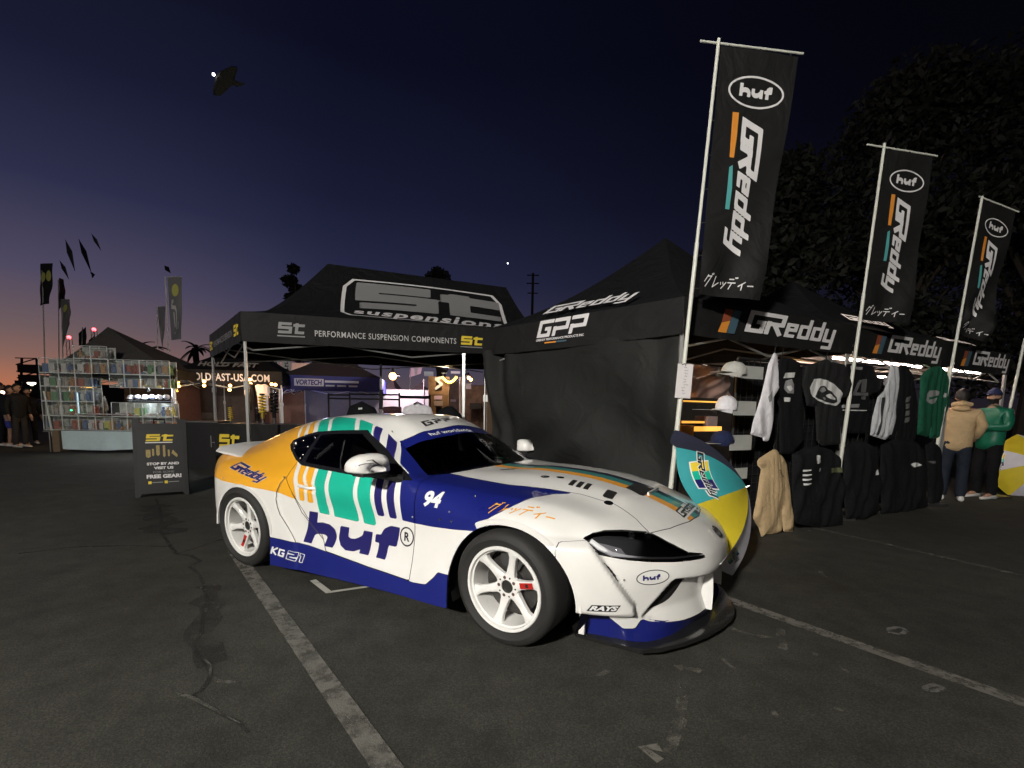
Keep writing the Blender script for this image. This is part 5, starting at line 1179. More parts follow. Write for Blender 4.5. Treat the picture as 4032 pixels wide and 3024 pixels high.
banner(b2, Q(1911, 310, P2), Q(1873, 312, P2), Q(2025, 337, P2), [Q(1915, 322, P2), Q(2017, 338, P2), Q(1962, 700, P2), Q(1858, 690, P2)], 'middle black banner, on the pole between the first two canopies', .4)
P3 = C3+V3(.1, -.16); b3 = on_plane(2012, 1000, P3, n_); b3.z = 0
banner(b3, Q(2122, 424, P3), Q(2115, 424, P3), Q(2201, 458, P3), [Q(2125, 432, P3), Q(2196, 457, P3), Q(2128, 745, P3), Q(2070, 715, P3)], 'smallest black banner, nearest the right edge of the row', 1.6)
P4 = C4+V3(.1, -.16); b4 = on_plane(2150, 1000, P4, n_); b4.z = 0
banner(b4, Q(2262, 510, P4), Q(2250, 510, P4), Q(2330, 540, P4), [Q(2262, 518, P4), Q(2325, 540, P4), Q(2262, 790, P4), Q(2208, 760, P4)], 'fourth banner pole cut off by the right picture edge', .6)
# paper sign cable-tied to the corner pole
tl, tr, br, bl = Q(1461, 786, P1), Q(1494, 788, P1), Q(1487, 861, P1), Q(1454, 859, P1)
off = n_.normalized()*.035
tl, tr, br, bl = [p+off for p in (tl, tr, br, bl)]
ps = empty('paper_sign', bl, 0, 'white handwritten paper sign tied to the corner banner pole', 'sign')
V = [p-bl for p in (tl, tr, br, bl)]; bk = -off.normalized()*.004
meshobj('sheet', V+[p+bk for p in V], [(0, 1, 2, 3), (7, 6, 5, 4), (0, 4, 5, 1), (1, 5, 6, 2), (2, 6, 7, 3), (3, 7, 4, 0)], mat('paper', (.78, .74, .74), .8, noise=.06), ps)
m = MB(); rr = random.Random(3)
def sp(u, v): return V[0].lerp(V[1], u).lerp(V[3].lerp(V[2], u), v)+off.normalized()*.002
for v in np.linspace(.10, .86, 10):
    u0 = .45+rr.uniform(-.1, .06); u1 = u0+rr.uniform(.1, .28); pts = [sp(u0+(u1-u0)*t, v+rr.uniform(-.022, .022)) for t in np.linspace(0, 1, 9)]; m.tube(pts, .0016, 4)
m.build('handwriting', mat('pen_grey', (.25, .25, .27), .7), ps)
m = MB(); m.tube([sp(.25, .03), sp(.42, -.01), sp(.5, .05)], .004, 5); m.build('cable_tie', BLACKM, ps)
# ================================================================== merchandise in front of the row of canopies
E1 = (C2-C0).normalized(); N1 = V3(E1.y, -E1.x); E2 = (C3-C2).normalized(); N2 = V3(E2.y, -E2.x)
K6 = lambda x, y: (1426.4+.3552*x, 630.9+.3552*y)
FAB = lambda nm, c, n=.12: mat('fabric_'+nm, c, .85, noise=n, nscale=14, bump=.1, bscale=180, spec=.25, wr=.5, wrs=11.)
FW, FK, FB, FG, FT = FAB('white', (.74, .72, .75)), FAB('black', (.006, .006, .007), .3), FAB('charcoal', (.017, .017, .018), .2), FAB('green', (.012, .10, .055), .2), FAB('tan', (.50, .36, .20), .12)
def plane_frame(off, row=1):
    E_, N_, O_ = (E1, N1, C0) if row == 1 else (E2, N2, C2)
    o = O_+N_*off; return Matrix(((E_.x, 0, N_.x, o.x), (E_.y, 0, N_.y, o.y), (0, 1, 0, 0), (0, 0, 0, 1))), o, N_
def to_plane(pts, off, row=1, k=K6):
    M, o, n = plane_frame(off, row); Mi = M.inverted(); r = []
    for p in pts: q = Mi @ on_plane(*k(*p), o, n); r.append((q.x, q.y))
    return np.array(r), M
def puffy(outline, t, cell, folds=0., fdir=(0, 1), fscale=40., seed=0):
    """closed soft solid from a flat outline: thick in the middle, thin at the edge, with vertical folds"""
    a, b = outline.min(0)-.01, outline.max(0)+.01; fn = lambda P: sd_poly(P, outline)
    V, T = shape2d(fn, a[0], b[0], a[1], b[1], cell); d = np.maximum(-fn(V), 0); h = t*(1-np.exp(-d/(t*.7)))
    s = V[:, 0]*fdir[1]-V[:, 1]*fdir[0]; w = V[:, 0]*fdir[0]+V[:, 1]*fdir[1]
    am = .35+.65*np.abs(np.sin(s*fscale*.31+w*2.1+seed*1.7)); f = folds*am*(np.sin(s*fscale+seed+2.6*np.sin(w*4+seed)+1.3*np.sin(s*9))+.6*np.abs(np.sin(s*fscale*1.7+w*6+seed))-.3+.5*np.sin(w*17+s*13+seed))*(1-np.exp(-d/.02))
    top = np.column_stack([V, h+f]); bot = np.column_stack([V, -h*.6]); n = len(V)
    e = {}; 
    for tr in T:
        for i in range(3): k = (int(tr[i]), int(tr[(i+1) % 3])); e[k] = 1
    rim = [(a_, b_) for (a_, b_) in e if (b_, a_) not in e]
    F = [tuple(t_) for t_ in T]+[tuple(n+x for x in t_[::-1]) for t_ in T]+[(b_, a_, n+a_, n+b_) for a_, b_ in rim]
    return np.vstack([top, bot]), F
def garment(name, px, off, m, label, cat, group, row=1, t=.05, cell=.025, folds=.006, prints=(), hanger=True, k=K6, seed=0, fscale=40., fdir=(0, 1)):
    cell = cell*.6; P, M = to_plane(px, off, row, k); org = Vector((float(P[:, 0].mean()), float(P[:, 1].min()), 0)); V, F = puffy(P, t*.55, cell, folds, seed=seed, fscale=fscale, fdir=fdir)
    t = t*.55; e = empty(name, M @ org, 0, label, cat, group); Mr = M.to_3x3()
    loc = lambda q: (M @ Vector(q))-Vector(e.location)
    meshobj('cloth', [loc(v) for v in V], F, m, e, True)
    if hanger:
        top = P[P[:, 1].argmax()]; mm = MB(); tp = Vector((float(top[0]), float(top[1]), 0))
        mm.tube([loc(tp+Vector((0, -.01, 0))), loc(tp+Vector((0, .05, 0))), loc(tp+Vector((.02, .075, 0))), loc(tp+Vector((.0, .10, 0)))], .004, 6); mm.build('hanger', BLACKM, e, True)
    tree = BVHTree.FromPolygons([tuple(v) for v in V], F)
    for ip, (nm, pp, mp) in enumerate(prints):
        if isinstance(pp, list): Q_, _ = to_plane(pp, off, row, k); VT = shape2d(lambda A_: sd_poly(A_, Q_), Q_[:, 0].min()-.01, Q_[:, 0].max()+.01, Q_[:, 1].min()-.01, Q_[:, 1].max()+.01, .011)
        else: VT = pp(lambda q: to_plane(q, off, row, k)[0])
        v2, tt = refine(np.asarray(VT[0], float), VT[1], .03); out = []
        for q in v2:
            h = tree.ray_cast(Vector((q[0], q[1], .6)), Vector((0, 0, -1)))[0]; out.append(loc((h or Vector((q[0], q[1], t)))+Vector((0, 0, .003+.003*ip))))
        meshobj(nm, out, tt, mp, e, True)
    return e
PG = mat('print_grey', (.30, .30, .30), .7); PGD = mat('print_darkgrey', (.13, .13, .13), .7); PW = mat('print_white', (.72, .72, .70), .7, noise=.1, nscale=30); PK = mat('print_black', (.02, .02, .022), .7)
def txt(px0, px1, s, **kw):
    def f(tp):
        a = tp([px0, px1]); return fit(text2d(s, 1, **kw), a[0][0], min(a[0][1], a[1][1]), a[1][0], max(a[0][1], a[1][1]))
    return f
GU = 'garments hung in the upper row'; GL = 'garments hung in the lower row'
garment('t_shirt', [(697, 368), (712, 385), (715, 560), (722, 580), (706, 610), (690, 640), (688, 780), (655, 908), (625, 905), (622, 885), (548, 865), (560, 800), (610, 640), (630, 560), (655, 440), (685, 375)], .20, FW, 'white T-shirt hanging edge-on beside the cap shelves', 't-shirt', GU, t=.05, folds=.012, fscale=46, seed=1,
        prints=[('sleeve_print', [(635, 635), (672, 600), (668, 650), (640, 672)], PG)])
garment('t_shirt', [(740, 395), (800, 405), (850, 430), (862, 560), (870, 900), (800, 985), (725, 985), (722, 700), (700, 640), (712, 480), (725, 410)], .06, FK, 'black T-shirt with small white photo print, right of the white T-shirt', 't-shirt', GU, t=.04, seed=2,
        prints=[('chest_mark', [(733, 525), (800, 520), (808, 490), (745, 492)], PW), ('figure_print', [(748, 540), (782, 530), (797, 560), (798, 618), (762, 615), (738, 585)], PG), ('figure_print', [(752, 575), (775, 568), (790, 592), (770, 605)], PW), ('figure_print', [(735, 640), (775, 642), (772, 668), (738, 666)], PW)])
rock = [(915, 530), (955, 527), (1010, 540), (1060, 575), (1095, 620), (1085, 665), (1050, 692), (990, 680), (935, 655), (900, 620), (893, 585)]
garment('t_shirt', [(940, 430), (1010, 405), (1040, 425), (1120, 440), (1165, 560), (1135, 640), (1095, 650), (1092, 925), (985, 935), (950, 905), (940, 700), (890, 690), (862, 560), (880, 450)], .14, FB, 'charcoal T-shirt with big pale round car print', 't-shirt', GU, t=.05, seed=3,
        prints=[('round_print', rock, PW), ('car_print', [(925, 640), (938, 598), (952, 575), (978, 570), (1000, 590), (1030, 612), (1056, 640), (1058, 668), (1038, 678), (1000, 672), (960, 655)], PK), ('car_print', [(985, 628), (1012, 618), (1046, 646), (1046, 656), (1010, 650)], PW), ('car_print', [(944, 600), (956, 582), (975, 580), (985, 600), (965, 612)], PG), ('car_print', [(962, 640), (978, 640), (990, 660), (972, 655)], PG)])
garment('jersey', [(1130, 440), (1190, 430), (1290, 450), (1345, 560), (1330, 610), (1275, 620), (1250, 860), (1100, 860), (1092, 650), (1135, 600)], .02, FK, 'black number jersey with grey figure 4', 'jersey', GU, t=.035, seed=4,
        prints=[('number_four', [(1215, 530), (1246, 530), (1240, 610), (1205, 610)], PGD), ('number_four', [(1205, 612), (1250, 612), (1250, 632), (1157, 628), (1157, 612), (1200, 535), (1214, 535), (1180, 611)], PGD), ('number_four', [(1205, 634), (1236, 634), (1233, 655), (1203, 652)], PGD), ('text_band', [(1095, 685), (1195, 680), (1192, 702), (1095, 705)], PG), ('hem_line', [(1093, 714), (1240, 718), (1240, 724), (1093, 721)], PW), ('collar_mark', [(1140, 452), (1158, 448), (1152, 490), (1143, 470)], PW), ('collar_mark', [(1165, 455), (1208, 458), (1205, 474), (1166, 472)], PG), ('sleeve_mark', [(1333, 515), (1362, 520), (1365, 570), (1345, 575)], PG)])
garment('sweatshirt', [(1400, 440), (1440, 445), (1450, 520), (1430, 700), (1400, 860), (1370, 900), (1275, 870), (1290, 760), (1320, 640), (1360, 600), (1385, 520)], .12, FAB('pale_grey', (.55, .56, .58)), 'white sweatshirt hanging edge-on under the second canopy', 'sweatshirt', GU, t=.05, folds=.014, fscale=50, seed=5,
        prints=[('dark_stripe', [(1335, 640), (1350, 640), (1335, 780), (1312, 870), (1302, 868), (1325, 760)], PK)])
garment('sweatshirt', [(1455, 440), (1500, 445), (1540, 520), (1560, 700), (1545, 900), (1470, 945), (1380, 880), (1420, 760), (1450, 600), (1440, 500)], .10, FK, 'black sweatshirt with grey lettering down its sleeve', 'sweatshirt', GU, t=.05, folds=.008, seed=6,
        prints=[('sleeve_letters', [(1485+5*(-i), 640+42*i), (1510-5*i, 632+42*i), (1503-5*i, 662+42*i), (1478-5*i, 672+42*i)], PGD) for i in range(4)])
garment('sweatshirt', [(1405, 720), (1430, 690), (1432, 760), (1405, 870), (1385, 860)], .14, FAB('pale_grey', (.55, .56, .58)), 'strip of pale sweatshirt showing between the dark garments', 'sweatshirt', GU, t=.03, hanger=False, seed=7)
garment('hoodie', [(1600, 490), (1650, 455), (1700, 450), (1735, 480), (1758, 560), (1752, 680), (1715, 800), (1690, 890), (1635, 890), (1630, 830), (1625, 880), (1560, 865), (1570, 720), (1580, 600), (1582, 520)], .06, FG, 'dark green hoodie hung facing out with round white print', 'hoodie', GU, row=2, t=.07, folds=.008, seed=8,
        prints=[('round_print', [(1600, 620), (1620, 600), (1660, 597), (1682, 612), (1665, 640), (1650, 675), (1622, 682), (1598, 660)], PG), ('round_print', [(1612, 640), (1670, 628), (1668, 640), (1612, 655)], FG), ('number_four', [(1690, 630), (1705, 612), (1716, 618), (1712, 640), (1698, 642)], PW)])
garment('hoodie', [(640, 985), (690, 955), (712, 962), (722, 985), (745, 1000), (765, 1050), (780, 1180), (792, 1270), (808, 1400), (806, 1458), (748, 1455), (742, 1418), (737, 1300), (731, 1420), (727, 1462), (690, 1468), (640, 1474), (612, 1492), (604, 1455), (596, 1430), (575, 1400), (562, 1370), (572, 1320), (588, 1240), (604, 1120), (612, 1078), (590, 1052), (588, 1030), (600, 1012)], .34, FT, 'sand coloured hoodie hanging low, edge-on, behind the open umbrella', 'hoodie', GL, t=.09, folds=.012, fscale=30, seed=9,
        prints=[('chest_lettering', [(690+4*i, 1080+12*i), (722+3*i, 1070+12*i), (722+3*i, 1074+12*i), (690+4*i, 1086+12*i)], mat('print_brown', (.10, .06, .035), .8)) for i in range(4)])
lows = [([(800, 985), (880, 945), (960, 935), (1040, 960), (1085, 1000), (1110, 1180), (1105, 1430), (960, 1430), (830, 1410), (815, 1380), (800, 1200)], .36, 1, 'black hoodie hanging low with a white swing tag and white side letters',
         [('swing_tag', [(908, 990), (932, 988), (948, 1035), (925, 1042)], PW)]+[('side_letters', [(838, 1078+27*i), (880, 1075+27*i), (880, 1083+27*i), (840, 1090+27*i)], PW) for i in range(4)]+[('olive_patch', [(995, 1065), (1080, 1062), (1080, 1090), (995, 1093)], mat('print_olive', (.10, .11, .05), .8)), ('small_mark', [(930, 1070), (948, 1066), (948, 1090), (932, 1092)], PG)]),
        ([(1120, 940), (1200, 900), (1280, 930), (1320, 1000), (1330, 1200), (1330, 1330), (1240, 1385), (1130, 1380), (1108, 1200)], .30, 1, 'black hoodie hanging low with a white figure 4 on its chest', [('number_four', [(1282, 1090), (1300, 1075), (1302, 1108), (1280, 1110)], PW)]),
        ([(1340, 930), (1430, 890), (1540, 900), (1600, 960), (1620, 1150), (1610, 1310), (1480, 1350), (1345, 1350), (1335, 1100)], .22, 1, 'black hoodie hanging low with a small white oval badge', [('oval_badge', [(1498, 1045), (1512, 1034), (1540, 1036), (1552, 1048), (1540, 1060), (1512, 1062)], PW)]),
        ([(1610, 930), (1660, 905), (1700, 950), (1712, 1100), (1700, 1270), (1625, 1320), (1625, 1100)], .10, 2, 'black hoodie at the right end of the lower row', [('small_mark', [(1618, 1028), (1650, 1022), (1660, 1032), (1630, 1040)], PGD)])]
for i, (px, off, row, lab, pr) in enumerate(lows): garment('hoodie', px, off, FK, lab, 'hoodie', GL, row=row, t=.10, cell=.04, folds=.02, fscale=24, seed=20+i, prints=pr)
# dark backdrop racks
def rack(s0, s1, off, row, z0, z1, label):
    M, o, n = plane_frame(off, row); c = M @ Vector(((s0+s1)/2, 0, 0)); e = empty('grid_rack', c, 0, label, 'display rack', 'black display racks')
    L = lambda s, z, d=0.: (M @ Vector((s, z, d)))-c
    m = MB()
    for s in (s0, s1): m.tube([L(s, 0), L(s, z1)], .016, 8); m.tube([L(s, .02, -.28), L(s, .02, .28)], .016, 8)
    m.build('upright', BLACKM, e)
    m = MB(); m.tube([L(s0, z1), L(s1, z1)], .016, 8); m.build('top_rail', BLACKM, e)
    m = MB(); k = s0+.08
    while k < s1: m.tube([L(k, z0), L(k, z1)], .004, 4); k += .10
    z = z0
    while z < z1: m.tube([L(s0, z), L(s1, z)], .004, 4); z += .10
    g = m.build('wire_grid', BLACKM, e); g['kind'] = 'stuff'
    nx, nz = 40, 20; V = [L(s0+(s1-s0)*i/nx, .04+(z1-.06)*j/nz, -.03+.012*math.sin(i*1.3)+.006*math.sin(i*3+j)) for j in range(nz+1) for i in range(nx+1)]; F = [(j*(nx+1)+i, j*(nx+1)+i+1, (j+1)*(nx+1)+i+1, (j+1)*(nx+1)+i) for j in range(nz) for i in range(nx)]
    meshobj('backing_cloth', V, F, FK, e, True); return e
rack(.96, 2.98, -.10, 1, .1, 1.93, 'black wire display rack under the first canopy front')
rack(.10, 1.55, -.10, 2, .1, 1.83, 'black wire display rack under the middle canopy front')
# cap shelves: clear acrylic brackets
ACR = mat('frosted_acrylic', (.42, .43, .40), .35, noise=.1)
def shelf(px_plate, y_line, x0, label, off=.06):
    P, M = to_plane(px_plate, off); (a, b) = P.min(0), P.max(0); c = M @ Vector((a[0], a[1], 0)); e = empty('acrylic_shelf', c, 0, label, 'shelf', 'clear shelves for caps')
    q, _ = to_plane([(x0, y_line), (px_plate[1][0], y_line)], off); z = float(q[:, 1].mean()); L = lambda s, zz, d: (M @ Vector((s, zz, d)))-c
    def slab(s0, s1, z0, z1, d0, d1): return [L(s, zz, d) for d in (d0, d1) for zz in (z0, z1) for s in (s0, s1)], [(0, 2, 3, 1), (4, 5, 7, 6), (0, 1, 5, 4), (2, 6, 7, 3), (0, 4, 6, 2), (1, 3, 7, 5)]
    V, F = slab(a[0], b[0], a[1], b[1], .10, .106); meshobj('front_lip', V, F, ACR, e)
    V, F = slab(q[0][0], b[0], z-.004, z, -.06, .10); meshobj('shelf_board', V, F, ACR, e); return M, z
shelves = [([(443, 450), (570, 535)], 492, 330, 'topmost clear shelf, holding the pale grey cap'), ([(400, 662), (525, 750)], 716, 222, 'clear shelf second from the top, holding the white cap'), ([(377, 867), (500, 955)], 915, 215, 'clear shelf third from the top, holding the navy cap'), ([(400, 1065), (475, 1125)], 1100, 395, 'lowest clear shelf, half hidden by the umbrella')]
def cap(px0, px1, off, m, mp, mark, label):
    P, M = to_plane([px0, px1], off); w = abs(P[1][0]-P[0][0]); h = abs(P[1][1]-P[0][1]); c = M @ Vector((P[0][0]+w*.62, min(P[0][1], P[1][1]), .02)); e = empty('cap', c, 0, label, 'cap', 'caps on the clear shelves'); Mr = M.to_3x3()
    r = w*.40; V = []; F = []; n = 20; k = 9
    for j in range(k+1):
        t = j/k*math.pi/2
        for i in range(n):
            a = 2*math.pi*i/n; rr = r*(math.cos(t)**.75); V.append(Mr @ Vector((rr*math.cos(a)*1.05, h*math.sin(t)**.9, rr*math.sin(a)*.9)))
    for j in range(k):
        for i in range(n): F.append((j*n+i, j*n+(i+1) % n, (j+1)*n+(i+1) % n, (j+1)*n+i))
    cr = meshobj('crown', V, F, m, e, True)
    V = []; F = []
    for j in range(5):
        for i in range(11):
            a = math.pi*(.55+.9*i/10); q = j/4; V.append(Mr @ Vector(((r*(.92+q*.85*max(0, math.cos(a-math.pi))**.6))*math.cos(a)*1.05, .01-.03*q*q+.02*math.cos(2*(a-math.pi))*q, r*.9*math.sin(a)*(1-.05*q))))
    for j in range(4):
        for i in range(10): F.append((j*11+i, j*11+i+1, (j+1)*11+i+1, (j+1)*11+i))
    meshobj('brim', V, F, m, e, True)
    mm = MB(); mm.sphere(Mr @ Vector((0, h*1.0, 0)), .008, 8, 5); mm.build('button', m, e, True)
    if mark:
        V, T = fit(text2d('G', 1, .05), -.5, -.5, .5, .5); out = []
        for x, y in V: a = R(62)-x*.34; out.append(Mr @ Vector((r*1.07*math.cos(a), h*.42+y*h*.45, r*.98*math.sin(a)*.93)))
        meshobj('cap_letter', out, T, mp, e, True)
    return e
shelf(*shelves[0]); shelf(*shelves[1]); shelf(*shelves[2]); shelf(*shelves[3])
cap((352, 497), (492, 428), .06, FAB('oatmeal', (.50, .49, .45)), None, False, 'pale grey cap on the topmost clear shelf')
cap((318, 714), (440, 632), .06, FW, PK, True, 'white cap with a black letter G on the second shelf')
cap((290, 914), (418, 842), .06, FAB('navy', (.016, .022, .065), .15), PW, True, 'navy cap with a white letter G on the third shelf')
# inside the corner canopy: shelving lit by warm lamps, clear sheet
def px_box(name, p0, p1, off, d, m, label, cat, group=None):
    P, M = to_plane([p0, p1], off); a, b = P.min(0), P.max(0); c = M @ Vector((a[0], a[1], 0)); L = lambda s, z, dd: (M @ Vector((s, z, dd)))-c
    V = [L(s, z, dd) for dd in (0, -d) for z in (a[1], b[1]) for s in (a[0], b[0])]
    o = meshobj(name, V, [(0, 1, 3, 2), (4, 6, 7, 5), (0, 4, 5, 1), (2, 3, 7, 6), (0, 2, 6, 4), (1, 5, 7, 3)], m); o.location = c; return tag(o, label, cat, group)
WOODO = mat('orange_wood', (.55, .24, .05), .5, noise=.2, nscale=12)
EDGE_GLOW = mat('warm_glow_edge', (1, .6, .15), .5, emit=(1., .48, .07), es=1.1)  # warm light on the shelf edges, put in as emission
def lit_shelf(p0, p1, off, label):
    o = px_box('lit_shelf', p0, p1, off, .35, WOODO, label, 'shelf', 'warm lit shelves inside the corner canopy')
    P, M = to_plane([p0, p1], off+.004); a, b = P.min(0), P.max(0); c = Vector(o.location); V = [(M @ Vector((s, z, 0)))-c for z in (a[1], b[1]) for s in (a[0], b[0])]; meshobj('edge_glow_strip', V, [(0, 1, 3, 2)], EDGE_GLOW, o)
lit_shelf((140, 658), (365, 674), -.55, 'upper warm lit shelf edge behind the white cap'); lit_shelf((130, 784), (288, 798), -.55, 'middle warm lit shelf edge above the navy cap'); lit_shelf((195, 817), (372, 846), -.50, 'lower warm lit shelf edge beside the navy cap')
px_box('wooden_crate', (128, 812), (200, 908), -.48, .30, WOODO, 'orange wooden crate at the left end of the warm shelves', 'crate')
px_box('cardboard_box', (290, 755), (345, 820), -.5, .2, mat('box_pink', (.30, .22, .20), .8, noise=.2), 'small dull pink box on the warm lit shelf', 'box')
PL = bpy.data.materials.new('clear_sheet'); PL.use_nodes = True; pb = PL.node_tree.nodes['Principled BSDF']; pb.inputs['Base Color'].default_value = (.42, .28, .24, 1); pb.inputs['Roughness'].default_value = .35; pb.inputs['Alpha'].default_value = .55
P, M = to_plane([(175, 440), (425, 650)], -.75); a, b = P.min(0), P.max(0); nx = 24; V = []; F = []; c = M @ Vector((a[0], a[1], 0))
for j in range(nx+1):
    for i in range(nx+1): u, v = i/nx, j/nx; V.append((M @ Vector((a[0]+(b[0]-a[0])*u, a[1]+(b[1]-a[1])*v, .03*math.sin(9*u+4*v)+.02*math.sin(15*(u-v)))))-c)
for j in range(nx):
    for i in range(nx): k = j*(nx+1)+i; F.append((k, k+1, k+nx+2, k+nx+1))
o = meshobj('plastic_sheet', V, F, PL, None, True); o.location = c; tag(o, 'creased clear plastic sheet hanging inside the corner canopy', 'plastic sheet')
# assumed warm lamp, added to light the inside of the corner canopy
la = bpy.data.lights.new('warm_lamp', 'POINT'); la.energy = 14; la.color = (1, .55, .2); la.shadow_soft_size = .12
p = C0.lerp(C2, .22)+DEP*.22+V3(0, 0, 1.75); lo = empty('assumed_hanging_lamp', p, 0, 'assumed small warm lamp hanging inside the corner canopy', 'lamp'); l2 = bpy.data.objects.new('lamp_light', la); COL.objects.link(l2); l2.parent = lo
m = MB(); m.sphere((0, 0, 0.0), .03, 12, 8); m.build('bulb', BULB, lo, True); m = MB(); m.tube([(0, 0, .03), (0, 0, .32)], .006, 6); m.build('cord', BLACKM, lo)
m = MB(); A_ = C0+DEP*.03; c = A_+E1*.08
# ================================================================== open umbrellas
def umbrella(name, centre, axis, rad, dome, spin, cols, logos, label, handle=True):
    ax = Vector(axis).normalized(); x = ax.orthogonal().normalized(); x = Matrix.Rotation(spin, 3, ax) @ x; y = ax.cross(x); e = empty(name, (centre[0], centre[1], 0), 0, label, 'umbrella', 'open golf umbrellas'); c = Vector(centre)-Vector(e.location)
    def pt(a, r, off=0.):
        k = round(a/(math.pi/4)-.5); am = (a % (math.pi/4))/(math.pi/4); sag = math.sin(math.pi*am)
        h = dome*(1-r**1.55)-.045*sag*r; rr = rad*(r+.10*math.sin(math.pi*r))*(1-.085*sag*r**2)
        return c+x*(rr*math.cos(a))+y*(rr*math.sin(a))+ax*(h+off)
    for k in range(8):
        V = []; F = []; na, nr = 10, 14
        for j in range(nr+1):
            for i in range(na+1): V.append(pt((k+i/na*.9999)*math.pi/4, .02+.98*j/nr))
        for j in range(nr):
            for i in range(na): q = j*(na+1)+i; F.append((q, q+na+1, q+na+2, q+1))
        meshobj('panel', V, F, cols[k], e, True)
        m = MB(); m.tube([pt(k*math.pi/4, t, -.012) for t in np.linspace(.05, 1, 8)], .004, 5); m.build('rib', STEEL, e, True)
    m = MB(); m.tube([c+ax*(dome+.03), c+ax*dome, c-ax*.30], [.005, .008, .007], 8); m.tube([c-ax*.30, c-ax*.50], [.007, .007], 8); m.build('shaft', STEEL, e, True)
    m = MB(); m.tube([c-ax*.48, c-ax*.60], .016, 8); m.build('handle', BLACKM, e, True)
    for (k, kind) in logos:
        def lay(VT, mm, off, nm):
            V, T = refine(np.asarray(VT[0], float), VT[1], .06); meshobj(nm, [pt((k+.5+.5*u)*math.pi/4, r, off) for u, r in V], T, mm, e, True)
        if kind == 'big':
            lay((np.array([[-.62, .52], [.62, .52], [.62, .92], [-.62, .92]])*[.92, 1], np.array([[0, 1, 2], [0, 2, 3]])), DECW, .006, 'panel_logo')
        bands = [(-.60, -.2, INKY), (-.2, .2, TEAL), (.2, .60, DEC)]
    return e, pt
UY = mat('umbrella_yellow', (.66, .52, .025), .65, noise=.08); UT = mat('umbrella_teal', (.035, .31, .33), .65, noise=.08); UN = mat('umbrella_navy', (.028, .030, .062), .7, noise=.1); UWH = mat('umbrella_white', (.66, .64, .70), .65, noise=.06)
def panel_logo(e, pt, k, turn, sc, u0, r0):
    """wordmark over three colour blocks, laid on one panel; turn = reading direction"""
    ca, sa = math.cos(turn), math.sin(turn)
    def lay(VT, mm, off, nm):
        V, T = refine(np.asarray(VT[0], float), VT[1], .03); out = []
        for a, b in V:
            s = (a*ca-b*sa)*sc; t = (a*sa+b*ca)*sc; r = r0-t/.75; ang = (k+u0)*math.pi/4+s/max(.15, r*.63)
            out.append(pt(ang, r, off))
        meshobj(nm, out, T, mm, e, True)
    W_ = fit(GRDO, -1.05, -.27, 1.05, .27); G2 = fit(GRD, -1.0, -.22, 1.0, .22)
    lay(rect(-.62, -.50, .62, .50), DECW, .004, 'logo_border')
    for a, b, mm in ((-.57, -.19, INKY), (-.19, .19, TEAL), (.19, .57, DEC)): lay(rect(a, -.45, b, .45), mm, .006, 'logo_block')
    lay(W_, DECW, .008, 'logo_outline'); lay(G2, DECB, .010, 'logo_word')
UC = on_plane(1519, 1081, V3(0, 3.98), V3(.1, 1, 0))
UAX = Rt2*.86+Up2*.36-Fw*.42
UMB, upt = umbrella('umbrella', UC, UAX, .63, .34, R(-13), [UWH, UN, UT, UY, UWH, UN, UT, UY], (), 'open navy, teal, yellow and white umbrella lying on its side behind the car nose')
UC2 = on_plane(2228, 1010, V3(0, 9.0), V3(.1, 1, 0))
UMB2, upt2 = umbrella('umbrella', UC2, -Rt2*.35+Up2*.25-Fw*.85, .62, .34, R(10), [UWH, UY, UN, UY, UWH, UY, UWH, UY], (), 'open umbrella with yellow and white panels at the right picture edge')

panel_logo(UMB, upt, 2, 0, .185, .50, .74); panel_logo(UMB, upt, 4, 0, .15, .42, .80); panel_logo(UMB2, upt2, 4, R(0), .17, .5, .72); panel_logo(UMB2, upt2, 6, R(0), .17, .5, .72)
# ================================================================== people
def skin_mesh(pts, edges, radii, sub=2, root=0):
    me = bpy.data.meshes.new('skin'); me.from_pydata([tuple(p) for p in pts], edges, []); o = bpy.data.objects.new('skin', me); COL.objects.link(o)
    md = o.modifiers.new('s', 'SKIN'); md.use_smooth_shade = True
    for i, v in enumerate(me.skin_vertices[0].data): r = radii[i]; v.radius = (r if isinstance(r, tuple) else (r, r)); v.use_root = (i == root); v.use_loose = False
    s = o.modifiers.new('u', 'SUBSURF'); s.levels = sub; s.render_levels = sub
    dg = bpy.context.evaluated_depsgraph_get(); m2 = bpy.data.meshes.new_from_object(o.evaluated_get(dg)); bpy.data.objects.remove(o); bpy.data.meshes.remove(me)
    V = np.array([v.co[:] for v in m2.vertices]); F = [tuple(p.vertices) for p in m2.polygons]; bpy.data.meshes.remove(m2); return V, F
SKIN = mat('skin', (.42, .24, .16), .55, noise=.08); HAIR = mat('hair_dark', (.016, .013, .012), .6, noise=.3, nscale=60)
DENIM = FAB('dark_denim', (.016, .022, .035), .25); SHOEW = mat('shoe_white', (.62, .61, .58), .6, noise=.1)
